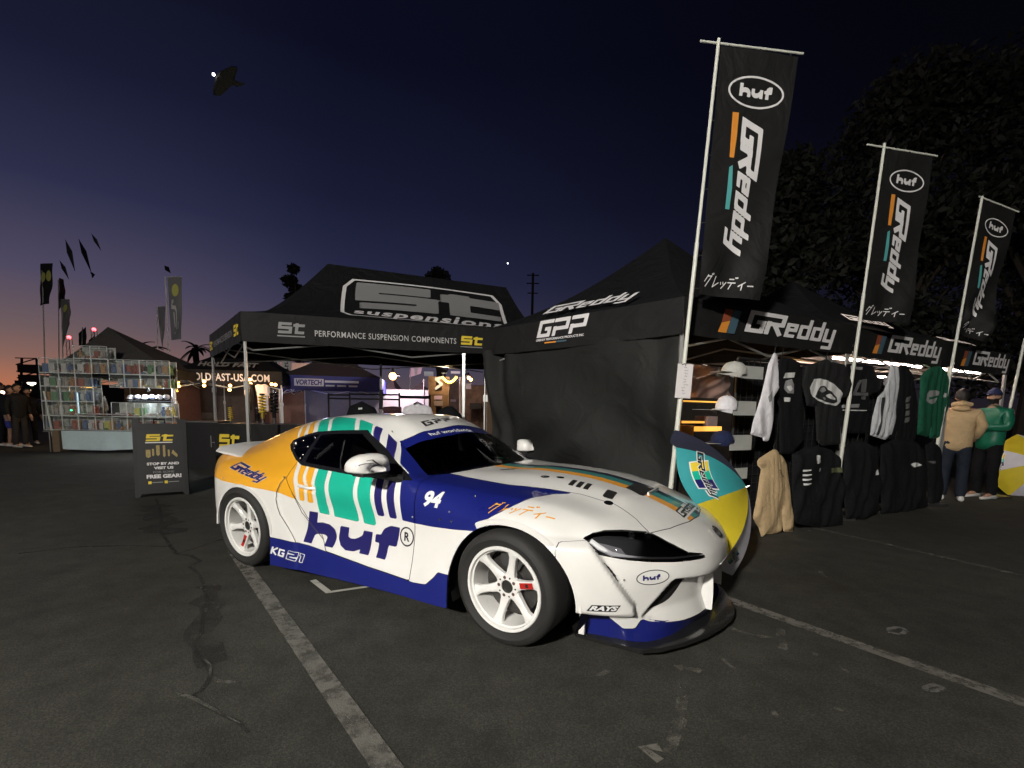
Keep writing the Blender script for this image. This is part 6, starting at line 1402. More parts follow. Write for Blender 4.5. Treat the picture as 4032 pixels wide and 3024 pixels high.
def person(loc, face, H, label, top, trouser, shoe, hair=HAIR, cap=None, pose='pocket', hood=False, sub=2, group=None, topname='hoodie', lean=0., beard=None, shorts=False, tilt=0., turn=0.):
    """face = world heading (radians, 0 = +Y); local: +y forward, x right"""
    k = H/1.75; e = empty('person', loc, -face, label, 'person', group); P = lambda *a: Vector(a)*k
    arms = {'pocket': [((.27, -.04, 1.18), (.20, .12, 1.00)), ((-.27, -.04, 1.18), (-.20, .12, 1.00))],
            'fold': [((.27, .02, 1.17), (.10, .26, 1.22)), ((-.26, .04, 1.17), (-.02, .27, 1.16))],
            'hang': [((.25, -.02, 1.16), (.26, .05, .90)), ((-.25, -.02, 1.16), (-.26, .05, .90))],
            'phone': [((.25, .04, 1.16), (.12, .26, 1.28)), ((-.25, -.02, 1.16), (-.26, .05, .92))]}[pose]
    hd = Matrix.Rotation(-turn, 3, 'Z')
    def head(x, y, z): v = hd @ Vector((x, y, 0)); return P(v.x, v.y+.02, z)
    pts = [P(0, 0, .98), P(0, .01, 1.18), P(0, 0, 1.38), P(0, -.005, 1.49), P(0, .01, 1.55)]; rad = [(.15*k, .11*k), (.14*k, .10*k), (.17*k, .105*k), .065*k, .06*k]; ed = [(0, 1), (1, 2), (2, 3), (3, 4)]
    def add(p, r, to): pts.append(p); rad.append(r); ed.append((to, len(pts)-1)); return len(pts)-1
    for s, (el, wr) in zip((1, -1), arms):
        a = add(P(s*.185, -.005, 1.42), .062*k, 2); b = add(P(*el), .046*k, a); c = add(P(*wr), .031*k, b)
        d = (P(*wr)-P(*el)).normalized(); side = d.cross(Vector((0, 0, 1))).normalized() if abs(d.z) < .9 else Vector((0, 1, 0))
        h = add(P(*wr)+d*.055*k, .033*k, c)
        for q in (-1.5, -.5, .5, 1.5): f = add(P(*wr)+d*.10*k+side*q*.017*k, .010*k, h); add(P(*wr)+d*(.155-.008*abs(q))*k+side*q*.019*k-Vector((0, 0, .012*k)), .008*k, f)
        t = add(P(*wr)+d*.045*k+side*.042*k, .011*k, h); add(P(*wr)+d*.085*k+side*.055*k, .009*k, t)
    legs = []
    for s in (1, -1):
        a = add(P(s*.09, 0, .90), .085*k, 0); b = add(P(s*.105, .03, .50), .055*k, a); c = add(P(s*.11, -.01, .09), .04*k, b); add(P(s*.125, .14, .04), .035*k, c)
    V, F = skin_mesh(pts, ed, rad, sub); nb = len(V)
    # head: shaped ovoid with nose, brow, chin and ears, welded to the neck by overlap
    hv = []; hf = []; n, m_ = 20, 14
    for j in range(m_+1):
        t = math.pi*j/m_
        for i in range(n):
            a = 2*math.pi*i/n; x = .077*math.sin(t)*math.cos(a); y = .098*math.sin(t)*math.sin(a); z = .122*math.cos(t)
            if z < -.02: x *= 1-.35*((-z-.02)/.1); y = y*(1-.12*(-z-.02)/.1)+.012
            f = math.sin(a) if math.sin(t) > .2 else 0
            if f > .93 and -.045 < z < .02: y += .022*(1-abs(z+.018)/.035)                        # nose
            if f > .75 and .02 < z < .05: y += .004
            if f > .85 and .0 < z < .022 and abs(x) > .018: y -= .006                                # eye sockets
            if abs(math.sin(a)) < .3 and -.03 < z < .03: x *= 1.10                                     # ears
            hv.append(head(x, y, 1.655+z))
    for j in range(m_):
        for i in range(n): hf.append((j*n+i, (j+1)*n+i, (j+1)*n+(i+1) % n, j*n+(i+1) % n))
    V = np.vstack([V, [tuple(v) for v in hv]]); F = F+[tuple(x+nb for x in f) for f in hf]
    body = meshobj('body', V, F, SKIN, e, True)
    mm = MB()
    for s in (-1, 1): mm.sphere(head(s*.030, .086, 1.668), .009*k, 8, 6)
    mm.build('eyes', mat('eye_dark', (.02, .02, .02), .3), body, True)
    mm = MB(); mm.sphere(head(0, .092, 1.603), (.024*k, .008*k, .006*k), 8, 5); mm.build('mouth', mat('lip', (.30, .10, .09), .6), body, True)
    def capmesh(r, zlo_front, zlo_back, grow, mm_, nm):
        v = []; f = []
        for j in range(9):
            for i in range(n):
                a = 2*math.pi*i/n; fr = .5+.5*math.sin(a); lo = zlo_back*(1-fr)+zlo_front*fr; tm = math.acos(max(-.95, min(.95, lo/.122))); t = tm*j/8
                v.append(head((.077+grow)*math.sin(t)*math.cos(a), (.098+grow)*math.sin(t)*math.sin(a), 1.655+(.122+grow)*math.cos(t)))
        for j in range(8):
            for i in range(n): f.append((j*n+i, (j+1)*n+i, (j+1)*n+(i+1) % n, j*n+(i+1) % n))
        return meshobj(nm, v, f, mm_, e, True)
    if hair: capmesh(1, .065, -.055, .012, hair, 'hair')
    if cap:
        c = capmesh(1, .045, .02, .020, cap, 'cap'); v = []; f = []
        for j in range(4):
            for i in range(9): a = math.pi*(.12+.76*i/8); r = .105+.022*j; v.append(head(.085*math.cos(a)*(1+.12*j/3), r*math.sin(a), 1.702-.006*j))
        for j in range(3):
            for i in range(8): f.append((j*9+i, j*9+i+1, (j+1)*9+i+1, (j+1)*9+i))
        meshobj('cap_brim', v, f, cap, c, True)
    if beard:
        v = []; f = []
        for j in range(6):
            for i in range(11):
                a = math.pi*(.02+.96*i/10); t = math.pi*(.58+.30*j/5); z = .124*math.cos(t); x = .081*math.sin(t)*math.cos(a)*(1-.30*max(0, (-z-.02)/.1)); y = .103*math.sin(t)*math.sin(a)+.012; v.append(head(x, y, 1.655+z))
        for j in range(5):
            for i in range(10): f.append((j*11+i, (j+1)*11+i, (j+1)*11+i+1, j*11+i+1))
        meshobj('beard', v, f, beard, e, True)
    # top
    pts = [P(0, 0, .76), P(0, .01, .98), P(0, .01, 1.2), P(0, 0, 1.38), P(0, -.01, 1.47), P(0, -.005, 1.53)]; rad = [(.20*k, .155*k), (.21*k, .16*k), (.205*k, .15*k), (.20*k, .135*k), .11*k, .075*k]; ed = [(i, i+1) for i in range(5)]
    for s, (el, wr) in zip((1, -1), arms):
        a = add(P(s*.19, -.005, 1.405), .088*k, 3); b = add(P(*el), .073*k, a); c = add(P(*el).lerp(P(*wr), .8), .058*k, b); add(P(*el).lerp(P(*wr), .95), .045*k, c)
    if hood:
        a = add(P(0, -.11, 1.50), (.12*k, .06*k), 4); add(P(0, -.15, 1.43), (.10*k, .045*k), a)
    V, F = skin_mesh(pts, ed, rad, sub)
    V = V+(RNG.normal(0, 1, V.shape)*.0); V[:, 0] += .006*np.sin(V[:, 2]*38+V[:, 1]*14); V[:, 1] += .007*np.sin(V[:, 2]*30+V[:, 0]*17)
    to = meshobj(topname, V, F, top, e, True)
    if hood:
        mm = MB(); mm.tube([P(-.09, .05, 1.50), P(-.10, -.06, 1.53), P(0, -.12, 1.55), P(.10, -.06, 1.53), P(.09, .05, 1.50)], [.02*k, .035*k, .042*k, .035*k, .02*k], 8); mm.build('hood', top, to, True)
    # trousers
    pts = [P(0, 0, 1.08), P(0, 0, .90)]; rad = [(.165*k, .125*k), (.17*k, .13*k)]; ed = [(0, 1)]
    for s in (1, -1):
        a = add(P(s*.095, 0, .84), .108*k, 1); b = add(P(s*.108, .03, .50), .082*k, a)
        if not shorts: c = add(P(s*.112, -.005, .12), .070*k, b); add(P(s*.112, -.005, .06), .068*k, c)
    V, F = skin_mesh(pts, ed, rad, sub); V[:, 1] += .006*np.sin(V[:, 2]*34+V[:, 0]*20); meshobj('shorts' if shorts else 'trousers', V, F, trouser, e, True)
    for s in (1, -1):
        v = []; f = []
        for j, (y, w, h) in enumerate(((-.085, .028, .05), (-.07, .040, .085), (-.02, .042, .10), (.05, .045, .075), (.12, .050, .055), (.18, .042, .042), (.205, .02, .028))):
            for i in range(10): a = 2*math.pi*i/10; v.append(P(s*.118+w*math.cos(a)*1.0, y, max(.003, h*.5+h*.5*math.sin(a))))
        for j in range(6):
            for i in range(10): f.append((j*10+i, j*10+(i+1) % 10, (j+1)*10+(i+1) % 10, (j+1)*10+i))
        f += [tuple(range(10))[::-1], tuple(60+i for i in range(10))]; meshobj('shoe', v, f, shoe, e, True)
    return e
g1 = on_ground(2052, 1080); g2 = on_ground(2122, 1076)
p1 = person((g1.x, g1.y, 0), R(38), 1.74, 'person in a sand hooded top and dark jeans, back turned to the camera', FT, DENIM, SHOEW, pose='pocket', hood=True)
p2 = person((g2.x, g2.y, 0), R(-100), 1.76, 'bearded person in a shiny green jacket and navy cap, facing left', mat('green_satin', (.012, .15, .085), .38, noise=.15, nscale=6), FAB('black', (.012, .012, .013)), SHOEW, cap=mat('fabric_navy_cap', (.012, .018, .07), .8), pose='fold', topname='jacket', beard=HAIR, turn=R(-20))
# printed truck side behind them
m = MB()
# ------------------------------------------------------------------ people in the dark at the left edge
DK = FAB('near_black', (.014, .014, .016)); 
def gp(px, py): g = on_ground(px, py); return (g.x, g.y, 0)
person(gp(46, 966), R(100), 1.74, 'person in black with bushy dark hair walking at the left, white shoes', DK, FAB('dark_grey', (.03, .03, .032)), SHOEW, pose='hang', sub=1, group='people in the dark on the left')
person(gp(30, 964), R(80), 1.70, 'person in bright blue shorts half hidden beside the bushy haired walker', DK, FAB('blue', (.05, .06, .30)), SHOEW, pose='hang', sub=1, group='people in the dark on the left', shorts=True)
person(gp(6, 963), R(60), 1.78, 'person in black cut off by the left picture edge', DK, DK, SHOEW, pose='phone', sub=1, group='people in the dark on the left', cap=FAB('navy', (.016, .022, .065)))
person(gp(68, 958), R(120), 1.66, 'person in black standing nearest the display cases, white shoes', DK, DK, SHOEW, pose='hang', sub=1, group='people in the dark on the left')
person(on_ground(440, 946)[:2]+(0,) if False else (on_ground(440, 946).x, on_ground(440, 946).y, 0), R(170), 1.78, 'person in dark clothes under the string lights of the black canopy', FAB('dark_grey', (.03, .03, .032)), DK, SHOEW, pose='fold', sub=1)
# ================================================================== left side: toy stall with clear cases, flags, sandwich board
B0 = on_ground(118, 976); B1 = on_ground(388, 962)
BD = (V3(B1.x, B1.y)-V3(B0.x, B0.y)); BD = V3(1, .10).normalized(); BN = V3(BD.y, -BD.x)
BO = V3(B0.x, B0.y)
def bxy(px, py, off=0.): p = on_plane(px, py, BO+BN*off, BN); return ((p-BO).dot(BD), p.z)
CASE = bpy.data.materials.new('clear_case'); CASE.use_nodes = True
_b = CASE.node_tree.nodes['Principled BSDF']; _b.inputs['Base Color'].default_value = (.75, .80, .76, 1); _b.inputs['Roughness'].default_value = .12; _b.inputs['Alpha'].default_value = .10
CASEE = mat('case_edge', (.72, .75, .72), .3); SHELFB = mat('case_back', (.40, .42, .38), .7, noise=.55, nscale=14)
toycols = [(.55, .52, .12), (.50, .50, .48), (.35, .10, .07), (.10, .16, .30), (.42, .38, .33), (.12, .26, .12), (.62, .60, .56), (.45, .25, .10), (.20, .20, .22)]
TOYM = [mat('toy_%d' % i, c, .6, noise=.3, nscale=40) for i, c in enumerate(toycols)]
xs = [bxy(x, 850)[0] for x in (88, 130, 165, 202, 238, 271, 305, 338, 370)]; zs = [bxy(200, y)[1] for y in (930, 899, 868, 836, 807, 775)]
x0c = xs[0]
def toy_mesh(kind, m):
    b = MB()
    if kind == 0:   # blister card: flat card with bubble and figure
        b.box((0, 0, .085), (.10, .006, .17)); b.box((0, -.018, .07), (.07, .03, .10)); b.sphere((0, -.022, .135), .018, 8, 5)
    elif kind == 1: # standing figure
        b.tube([(-.018, 0, 0), (-.015, 0, .06), (0, 0, .10), (0, 0, .13)], [.012, .014, .026, .014], 6); b.tube([(.018, 0, 0), (.015, 0, .06), (0, 0, .09)], [.012, .014, .02], 6); b.sphere((0, 0, .155), .024, 8, 6); b.tube([(-.045, -.01, .06), (-.028, 0, .115), (.028, 0, .115), (.045, -.01, .06)], .009, 5)
    elif kind == 2: # boxed toy with window
        b.box((0, 0, .075), (.09, .06, .15)); b.box((0, -.032, .075), (.066, .006, .10))
    else:           # little vehicle
        b.box((0, 0, .03), (.12, .06, .03)); b.box((-.008, 0, .055), (.06, .05, .025))
        for x in (-.038, .038):
            for y in (-.03, .03): b.lathe([(.0001, y), (.015, y), (.015, y*.7), (.0001, y*.7)], 8, 'Y', (x, 0, .015))
    return b
TM = {}
TCOL = ('mustard', 'grey', 'rust red', 'blue', 'tan', 'green', 'cream', 'orange brown', 'charcoal'); TKND = ('carded figure', 'standing figure', 'boxed toy', 'toy car')
def toy(kind, mi, loc, s, where='inside the clear cases'):
    if (kind, mi) not in TM:
        b = toy_mesh(kind, None); me = bpy.data.meshes.new('toy'); me.from_pydata(b.V, [], b.F); me.materials.append(TOYM[mi]); TM[kind, mi] = me
    o = link('toy', TM[kind, mi]); o.location = loc; o.scale = (s, s, s); o.rotation_euler = (0, 0, math.atan2(BD.y, BD.x)+RNG.normal(0, .15)); return tag(o, '%s %s %s' % (TCOL[mi], TKND[kind], where), 'toy', 'toys in the clear display cases')
def case(s0, s1, z0, z1, dep, fill, label, row):
    c = BO+BD*s0+V3(0, 0, z0); e = empty('display_case', c, 0, label, 'display case', 'stacked clear display cases'); L = lambda s, z, d: BD*(s)+V3(0, 0, z)-BN*d
    w, h = s1-s0, z1-z0; m = MB(); t = .012
    for s in (0.006, w-.006): m.tube([L(s, 0, 0), L(s, h, 0)], t*.7, 4); m.tube([L(s, 0, dep), L(s, h, dep)], t*.5, 4)
    for z in (.006, h-.006): m.tube([L(0, z, 0), L(w, z, 0)], t*.7, 4)
    m.build('case_frame', CASEE, e)
    m = MB(); m.add([L(.01, .012, 0), L(w-.01, .012, 0), L(w-.01, .012, dep), L(.01, .012, dep)], [(0, 1, 2, 3)]); m.build('case_floor', CASEE, e)
    m = MB(); m.add([L(.01, .01, dep), L(w-.01, .01, dep), L(w-.01, h-.01, dep), L(.01, h-.01, dep)], [(0, 1, 2, 3)]); m.build('case_back', SHELFB, e)
    m = MB(); m.add([L(.012, .012, .004), L(w-.012, .012, .004), L(w-.012, h-.012, .004), L(.012, h-.012, .004)], [(0, 1, 2, 3)]); m.build('front_pane', CASE, e)
    n = 3 if fill else 0; kd = RNG.integers(0, 4); 
    for i in range(n):
        k = int(kd if RNG.random() < .7 else RNG.integers(0, 4)); mi = int(RNG.integers(0, len(TOYM)))
        toy(k, mi, c+L(w*(i+.5)/n, .018, dep*.45), h*.78/.17*.85 if k < 3 else h*.5/.07*.45, '%s in the %s' % (('on the left', 'in the middle', 'on the right')[i], label.split(', ', 1)[1].replace(' from the left', '').replace(' standing on top of the stack', ' on top') if ', ' in label else 'top case'))
        if k == 3 or RNG.random() < .25: toy(3, int(RNG.integers(0, len(TOYM))), c+L(w*(i+.5)/n, .018, dep*.16), .8, 'at the front %s of the %s' % (('left', 'middle', 'right')[i], label.split(', ', 1)[1].replace(' from the left', '').replace(' standing on top of the stack', ' on top') if ', ' in label else 'top case'))
cols8 = len(xs)-1
names = ['bottom', 'second', 'third', 'fourth', 'top']
for r in range(5):
    for c in range(cols8):
        if (r in (1, 2, 3) and c in (3, 4) and not (r == 3 and c == 4) and not (r == 1 and c == 4)) : continue     # open hatch of the stall
        if r == 2 and c in (5, 6, 7): continue                                                       # lit cap shelf
        lean = 0
        case(xs[c], xs[c+1], zs[r], zs[r+1], .30, True, 'clear display case of toys, %s row, %s column from the left' % (names[r], ('first', 'second', 'third', 'fourth', 'fifth', 'sixth', 'seventh', 'eighth')[c]), r)
for c, (a, b) in enumerate(((2, 3), (3, 4))): case(xs[a], xs[b], zs[5], bxy(200, 747)[1], .30, True, 'clear display case of toys, %s case standing on top of the stack' % ('left', 'right')[c], 6)
# stall frame, table and cloth
e = empty('stall_frame', BO, 0, 'white frame post and struts at the left end of the toy stall', 'frame'); m = MB(); m.tube([BD*(xs[0]+.08)+V3(0, 0, bxy(88, 775)[1])*0+V3(0, 0, 1.55), BD*(xs[0]+.24)+V3(0, 0, 0)], .022, 8); m.build('post', POLEW, e, True)
t0, z1t = bxy(136, 929); t1, _ = bxy(402, 929); zt = zs[0]-.01
e = empty('table', BO+BD*(t0+t1)*.5, 0, 'long folding table carrying the display cases', 'table'); m = MB(); Ld = lambda s, z, d: BD*(s-(t0+t1)*.5)+V3(0, 0, z)-BN*d
V = [Ld(s, z, d) for z in (zt-.035, zt-.005) for d in (-.04, .5) for s in (xs[0], t1)]; m.add(V, [(0, 2, 3, 1), (4, 5, 7, 6), (0, 1, 5, 4), (2, 6, 7, 3), (0, 4, 6, 2), (1, 3, 7, 5)]); m.build('table_top', GREYP, e)
for s in (xs[0]+.1, t1-.1):
    for d in (.02, .45): m = MB(); m.tube([Ld(s, 0, d), Ld(s, zt-.03, d)], .014, 6); m.build('leg', STEEL, e)
nx, nz = 90, 16; V = []; F = []; cc = BO+BD*t0
for j in range(nz+1):
    for i in range(nx+1):
        u, v = i/nx, j/nz; s = (t1-t0)*u; dr = (1-v); w = (.05*math.sin(14*u+3*math.sin(5*u))+.025*math.sin(33*u+2))*dr*(.5+.5*math.sin(9*u+1)**2)
        V.append(BD*(s+.10*dr*(1-u)*.6)+BN*(.06+.05*dr+w)+V3(0, 0, .09+(zt-.09)*v-.03*dr*math.sin(6*u)))
for j in range(nz):
    for i in range(nx): k = j*(nx+1)+i; F.append((k, k+1, k+nx+2, k+nx+1))
o = meshobj('tablecloth', V, F, mat('fabric_pale_blue', (.62, .76, .78), .8, noise=.06), None, True); o.location = cc; tag(o, 'pale blue tablecloth draped over the front of the toy stall', 'tablecloth')
def bbox_px(nm, p0, p1, off, d, mt, label, cat, group=None):
    a = bxy(*p0, off); b = bxy(*p1, off); s0, s1 = sorted((a[0], b[0])); z0, z1 = sorted((a[1], b[1])); c = BO+BN*off+BD*s0+V3(0, 0, z0); m = MB()
    V = [BD*s-BN*dd+V3(0, 0, z) for z in (0, z1-z0) for dd in (0, d) for s in (0, s1-s0)]; m.add(V, [(0, 1, 3, 2), (4, 6, 7, 5), (0, 4, 5, 1), (2, 3, 7, 6), (0, 2, 6, 4), (1, 5, 7, 3)]); o = m.build(nm, mt); o.location = c; return tag(o, label, cat, group)
bbox_px('cardboard_box', (111, 930), (130, 976), .12, .3, mat('cardboard', (.20, .14, .085), .8, noise=.15), 'tall brown cardboard box at the left foot of the toy stall', 'box')
# lit shelf of caps and small lamps at the stall hatch
CW = mat('cool_led', (.8, .9, 1), .5, emit=(.65, .85, 1.), es=2.4)
bbox_px('led_bar', (275, 865.5), (372, 867.5), .02, .03, CW, 'cool white light bar under the row of lit caps', 'light bar')
bbox_px('led_bar', (166, 848), (170, 893), .02, .03, mat('cool_led_dim', (.6, .8, .9), .5, emit=(.5, .75, .85), es=.9), 'upright pale blue light bar beside the stall hatch', 'light bar')
bbox_px('counter_board', (165, 893), (275, 897), .05, .35, mat('pale_pink_board', (.55, .50, .50), .6), 'pale counter board below the stall hatch', 'counter')
for i, x in enumerate((283, 297, 313, 329, 345, 360)):
    c = on_plane(x, 858, BO-BN*.12, BN); e = empty('cap', c, 0, 'pale cap on the cool lit stall shelf, %s from the left' % ('first', 'second', 'third', 'fourth', 'fifth', 'sixth')[i], 'cap', 'pale caps on the lit stall shelf'); m = MB(); m.sphere((0, 0, 0), (.075, .08, .065), 12, 8); m.build('crown', FW, e, True); m = MB(); m.sphere((.02, -.09, -.03), (.07, .06, .012), 10, 5); m.build('brim', FAB('navy', (.016, .022, .065)) if i % 2 else FW, e, True)
pl = bpy.data.lights.new('stall_light', 'POINT'); pl.energy = 60; pl.color = (.8, .9, 1); pl.shadow_soft_size = .1; po = bpy.data.objects.new('stall_light', pl); COL.objects.link(po); p = on_plane(322, 845, BO-BN*.05, BN); 
e = empty('clip_lamp', p, 0, 'small cool clip lamp over the lit caps', 'lamp'); po.parent = e; m = MB(); m.lathe([(.02, .06), (.035, 0), (.03, 0), (.016, .055)], 12, 'Z', close=True); m.build('lamp_shade', BLACKM, e, True); po.location = (0, 0, -.04)
for i, (x, y, r) in enumerate(((183, 841, .05), (192, 838, .06), (176, 842, .03), (199, 845, .035), (378, 832, .025), (383, 845, .02))):
    p = on_plane(x, y, BO-BN*.5, BN); m = MB(); m.sphere((0, 0, 0), r, 10, 7); m.tube([(0, 0, r), (0, 0, r+.12)], .004, 4); o = m.build('lamp_globe', mat('lamp_amber', (1, .6, .1), .5, emit=(1., .52, .05), es=4.5), None, True); o.location = p; tag(o, 'amber lamp globe glowing inside the toy stall', 'lamp', 'amber lamps inside the toy stall')
pl = bpy.data.lights.new('amber_light', 'POINT'); pl.energy = 45; pl.color = (1, .6, .2); pl.shadow_soft_size = .1; po = bpy.data.objects.new('amber_light', pl); COL.objects.link(po); po.location = on_plane(188, 846, BO-BN*.62, BN); po.parent = bpy.data.objects['lamp_globe']; po.location = (0, .15, 0)
m = MB(); m.sphere((0, 0, 0), .022, 8, 6); o = m.build('indicator_lamp', mat('green_led', (.1, 1, .5), .5, emit=(.05, .9, .35), es=3), None, True); o.location = on_plane(154, 886, BO+BN*.03, BN); tag(o, 'small green indicator lamp on the stall counter', 'lamp')
pv = on_plane(208, 900, BO-BN*.7, BN); person((pv.x, pv.y, 0), R(178), 1.78, 'stallholder in a dark cap behind the hatch of the toy stall', FAB('grey', (.16, .16, .16)), DK, SHOEW, cap=FAB('black', (.012, .012, .013)), pose='hang', sub=1)
# canopy over the toy stall
cc = BO+BD*1.40-BN*1.6
def sq(c, w, d, bd): bn = V3(bd.y, -bd.x); return [c-bd*w/2+bn*d/2, c+bd*w/2+bn*d/2, c+bd*w/2-bn*d/2, c-bd*w/2-bn*d/2]
ap = on_plane(233, 706, cc, BN)
STALLT = canopy('canopy_tent', sq(cc, 2.9, 2.8, BD), 1.95, 2.20, ap, 'dark pointed canopy behind the display cases of the toy stall', sag=.05, group='pop-up canopies', cm=CLOTHK, rm=mat('canopy_brown', (.075, .068, .062), .75, noise=.2, wr=.4, wrs=2.))
m = MB(); c = Vector(STALLT.location); P = [BO-BN*2.95+BD*-.2-c, BO-BN*2.95+BD*3.7-c]; m.add([P[0]+V3(0, 0, .03), P[1]+V3(0, 0, .03), P[1]+V3(0, 0, 2.0), P[0]+V3(0, 0, 2.0)], [(0, 1, 2, 3)]); m.build('back_wall', mat('stall_back', (.05, .035, .028), .8, noise=.4, nscale=6), STALLT)
# ------------------------------------------------------------------ sandwich board
SB0 = on_ground(292.4, 1076); SB1 = on_ground(408.8, 1068); SX = (SB1-SB0).normalized(); SN = V3(SX.y, -SX.x); SW = (SB1-SB0).length
tl = on_plane(279, 905, SB0-SN*.16, SN); hgt = tl.z
e = empty('sandwich_board', SB0, 0, 'black A-frame board with yellow logo inviting visitors to free gear', 'sandwich board')
upv = (V3(0, 0, hgt)-SN*.16).normalized(); Lh = math.hypot(hgt, .16); MB_ = Matrix(((SX.x, upv.x, 0, 0), (SX.y, upv.y, 0, 0), (SX.z, upv.z, 0, 0), (0, 0, 0, 1))); zc = SX.cross(upv); 
for i in range(3): MB_[i][2] = zc[i]
PLK = mat('board_plastic', (.011, .011, .012), .5, noise=.1)
W_, H_ = SW, Lh
outl_ = [(0, 0), (.05, 0), (.07, .05), (W_-.07, .05), (W_-.05, 0), (W_, 0), (W_, H_), (W_-.10, H_), (W_-.10, H_-.065), (.08, H_-.065), (.08, H_), (0, H_)]
m = MB(); m.prism(outl_, -.03, 0, MB_); m.build('front_panel', PLK, e)
Mb = MB_.copy(); back = Matrix.Translation(-SN*.42) @ Matrix(((SX.x, (V3(0, 0, hgt)+SN*.18).normalized().x, zc.x, 0), (SX.y, (V3(0, 0, hgt)+SN*.18).normalized().y, zc.y, 0), (SX.z, (V3(0, 0, hgt)+SN*.18).normalized().z, zc.z, 0), (0, 0, 0, 1)))
m = MB(); m.prism(outl_, -.03, 0, back); m.build('back_panel', PLK, e)
m = MB(); m.tube([MB_ @ Vector((W_*.40, H_-.07, -.015)), MB_ @ Vector((W_*.40, H_-.005, -.015)), MB_ @ Vector((W_*.60, H_-.005, -.015)), MB_ @ Vector((W_*.60, H_-.07, -.015))], .012, 6); m.build('carry_handle', PLK, e, True)
def bd(nm, VT, mm, z=.002): V, T = VT; meshobj(nm, [MB_ @ Vector((x*W_, y*H_, z)) for x, y in V], T, mm, e)
bd('poster', rect(.075, .09, .925, .86), mat('poster_grey', (.015, .015, .015), .5, noise=.1), .001)
bd('board_logo', fit(STL, .235, .715, .755, .805), INKY); bd('board_logo', rect(.225, .69, .73, .703), INKW)
for (x, w, h, y) in ((.27, .085, .105, .50), (.36, .04, .095, .52), (.45, .065, .14, .52), (.565, .045, .16, .50), (.65, .035, .09, .51)):
    bd('damper_print', polyv([(x-w/2, y+h*.15), (x-w/2, y+h), (x+w/2, y+h), (x+w/2, y+h*.15), (x, y)]), mat('print_gold', (.36, .27, .10), .6, noise=.35, nscale=60))
bd('damper_print', polyv([(.70, .555), (.73, .60), (.82, .53), (.80, .50)]), MATS['print_gold']); 
for s, x0, x1, y0, y1, mm, b in (('STOP BY AND', .235, .835, .405, .44, INKW, .045), ('VISIT US', .36, .725, .35, .385, INKW, .045), ('FOR SOME', .345, .735, .30, .328, INKG, .0), ('FREE GEAR!', .22, .87, .235, .285, INKW, .05)): bd('board_text', fit(text2d(s, 1, b), x0, y0, x1, y1), mm)
for x in (.245, .545): bd('board_mark', rect(x, .165, x+.06, .20), INKY); bd('board_mark', rect(x+.07, .178, x+.27, .188), INKG)
# ------------------------------------------------------------------ flags on poles, left
def flag(px_base, px_top, depth, quad, cm, label, marks=(), wave=.06, arm=True, bend=None):
    P0 = V3(0, depth); n = V3(.1, 1, 0); b = on_plane(*px_base, P0, n); b.z = 0; b0 = Vector(b); t = on_plane(*px_top, P0, n); e = empty('flag_pole', b, 0, label, 'flag', 'flags on poles on the left'); I = lambda p: p-b0
    m = MB(); m.tube([V3(0, 0), I(t)], [.03, .02], 8); m.build('pole', POLEW, e, True)
    q = [I(on_plane(x, y, P0, n)) for x, y in quad]; nx, ny = 8, 30
    def pt(u, v, off=0.):
        p = q[0].lerp(q[1], u).lerp(q[3].lerp(q[2], u), v); w = wave*math.sin(6*v+2*u)*(.3+u)+wave*.6*math.sin(11*v+4*u+1); return p+V3(w*.5, -w-off)
    if arm: m = MB(); m.tube([I(t), pt(1, 0)], .012, 6); m.build('cross_arm', POLEW, e, True)
    V = [pt(i/nx, j/ny) for j in range(ny+1) for i in range(nx+1)]; F = [(j*(nx+1)+i, j*(nx+1)+i+1, (j+1)*(nx+1)+i+1, (j+1)*(nx+1)+i) for j in range(ny) for i in range(nx)]
    meshobj('cloth', V, F, cm, e, True)
    for nm, VT, mm in marks:
        v2, tt = refine(np.asarray(VT[0], float), VT[1], .12); meshobj(nm, [pt(u, v, .03) for u, v in v2], tt, mm, e, True)
    return e
FLK = mat('flag_black', (.02, .022, .024), .75); FLG = mat('flag_grey', (.26, .26, .27), .75); LEM = mat('flag_lemon', (.80, .82, .22), .7); FLR = mat('flag_dark_red', (.07, .022, .025), .75)
def lemon(cu, cv, ru, rv): a = np.linspace(0, 2*math.pi, 18, endpoint=False); return polyv([(cu+ru*math.cos(t), cv+rv*math.sin(t)) for t in a])
script = [([(.72, .9), (.3, .95), (.2, .7), (.75, .55), (.7, .35), (.2, .35)], .06)]
def vert_script(u0, u1, v0, v1): 
    V, T = fit(text2d('Sunshine', 1, .03, .3), 0, 0, 1, 1); return np.stack([u1-(1-V[:, 1])*0-(u1-u0)*(1-V[:, 1]), v0+(v1-v0)*V[:, 0]], 1), T
flag((373, 958), (357, 598), 18., [(362, 600), (393, 598), (392, 733), (370, 735)], FLG, 'dark flag with yellow lemon and white script, tallest right of the toy stall', [('lemon_print', lemon(.55, .21, .26, .10), LEM)]+[('script_stroke', (lambda VT: (np.stack([.10+.8*VT[0][:, 0], .36+.56*(1-VT[0][:, 1])], 1), VT[1]))(shape2d(lambda P: np.minimum(sd_strokes(P, [([(.38, .97), (.22, .95), (.18, .80), (.52, .78), (.60, .70)], .055), ([(.60, .72), (.63, .15)], .045), ([(.36, .66), (.40, .40), (.46, .22)], .05), ([(.80, .38), (.80, .16)], .04)]), np.hypot(P[:, 0]-.42, (P[:, 1]-.05)*1.6)-.06), 0, 1, 0, 1.05, .03)), INKW)], .04)
flag((346, 958), (339, 662), 20., [(341, 664), (358, 662), (352, 756), (343, 700)], FLG, 'narrow folded grey flag on a white pole next to the lemon flag', (), .05)
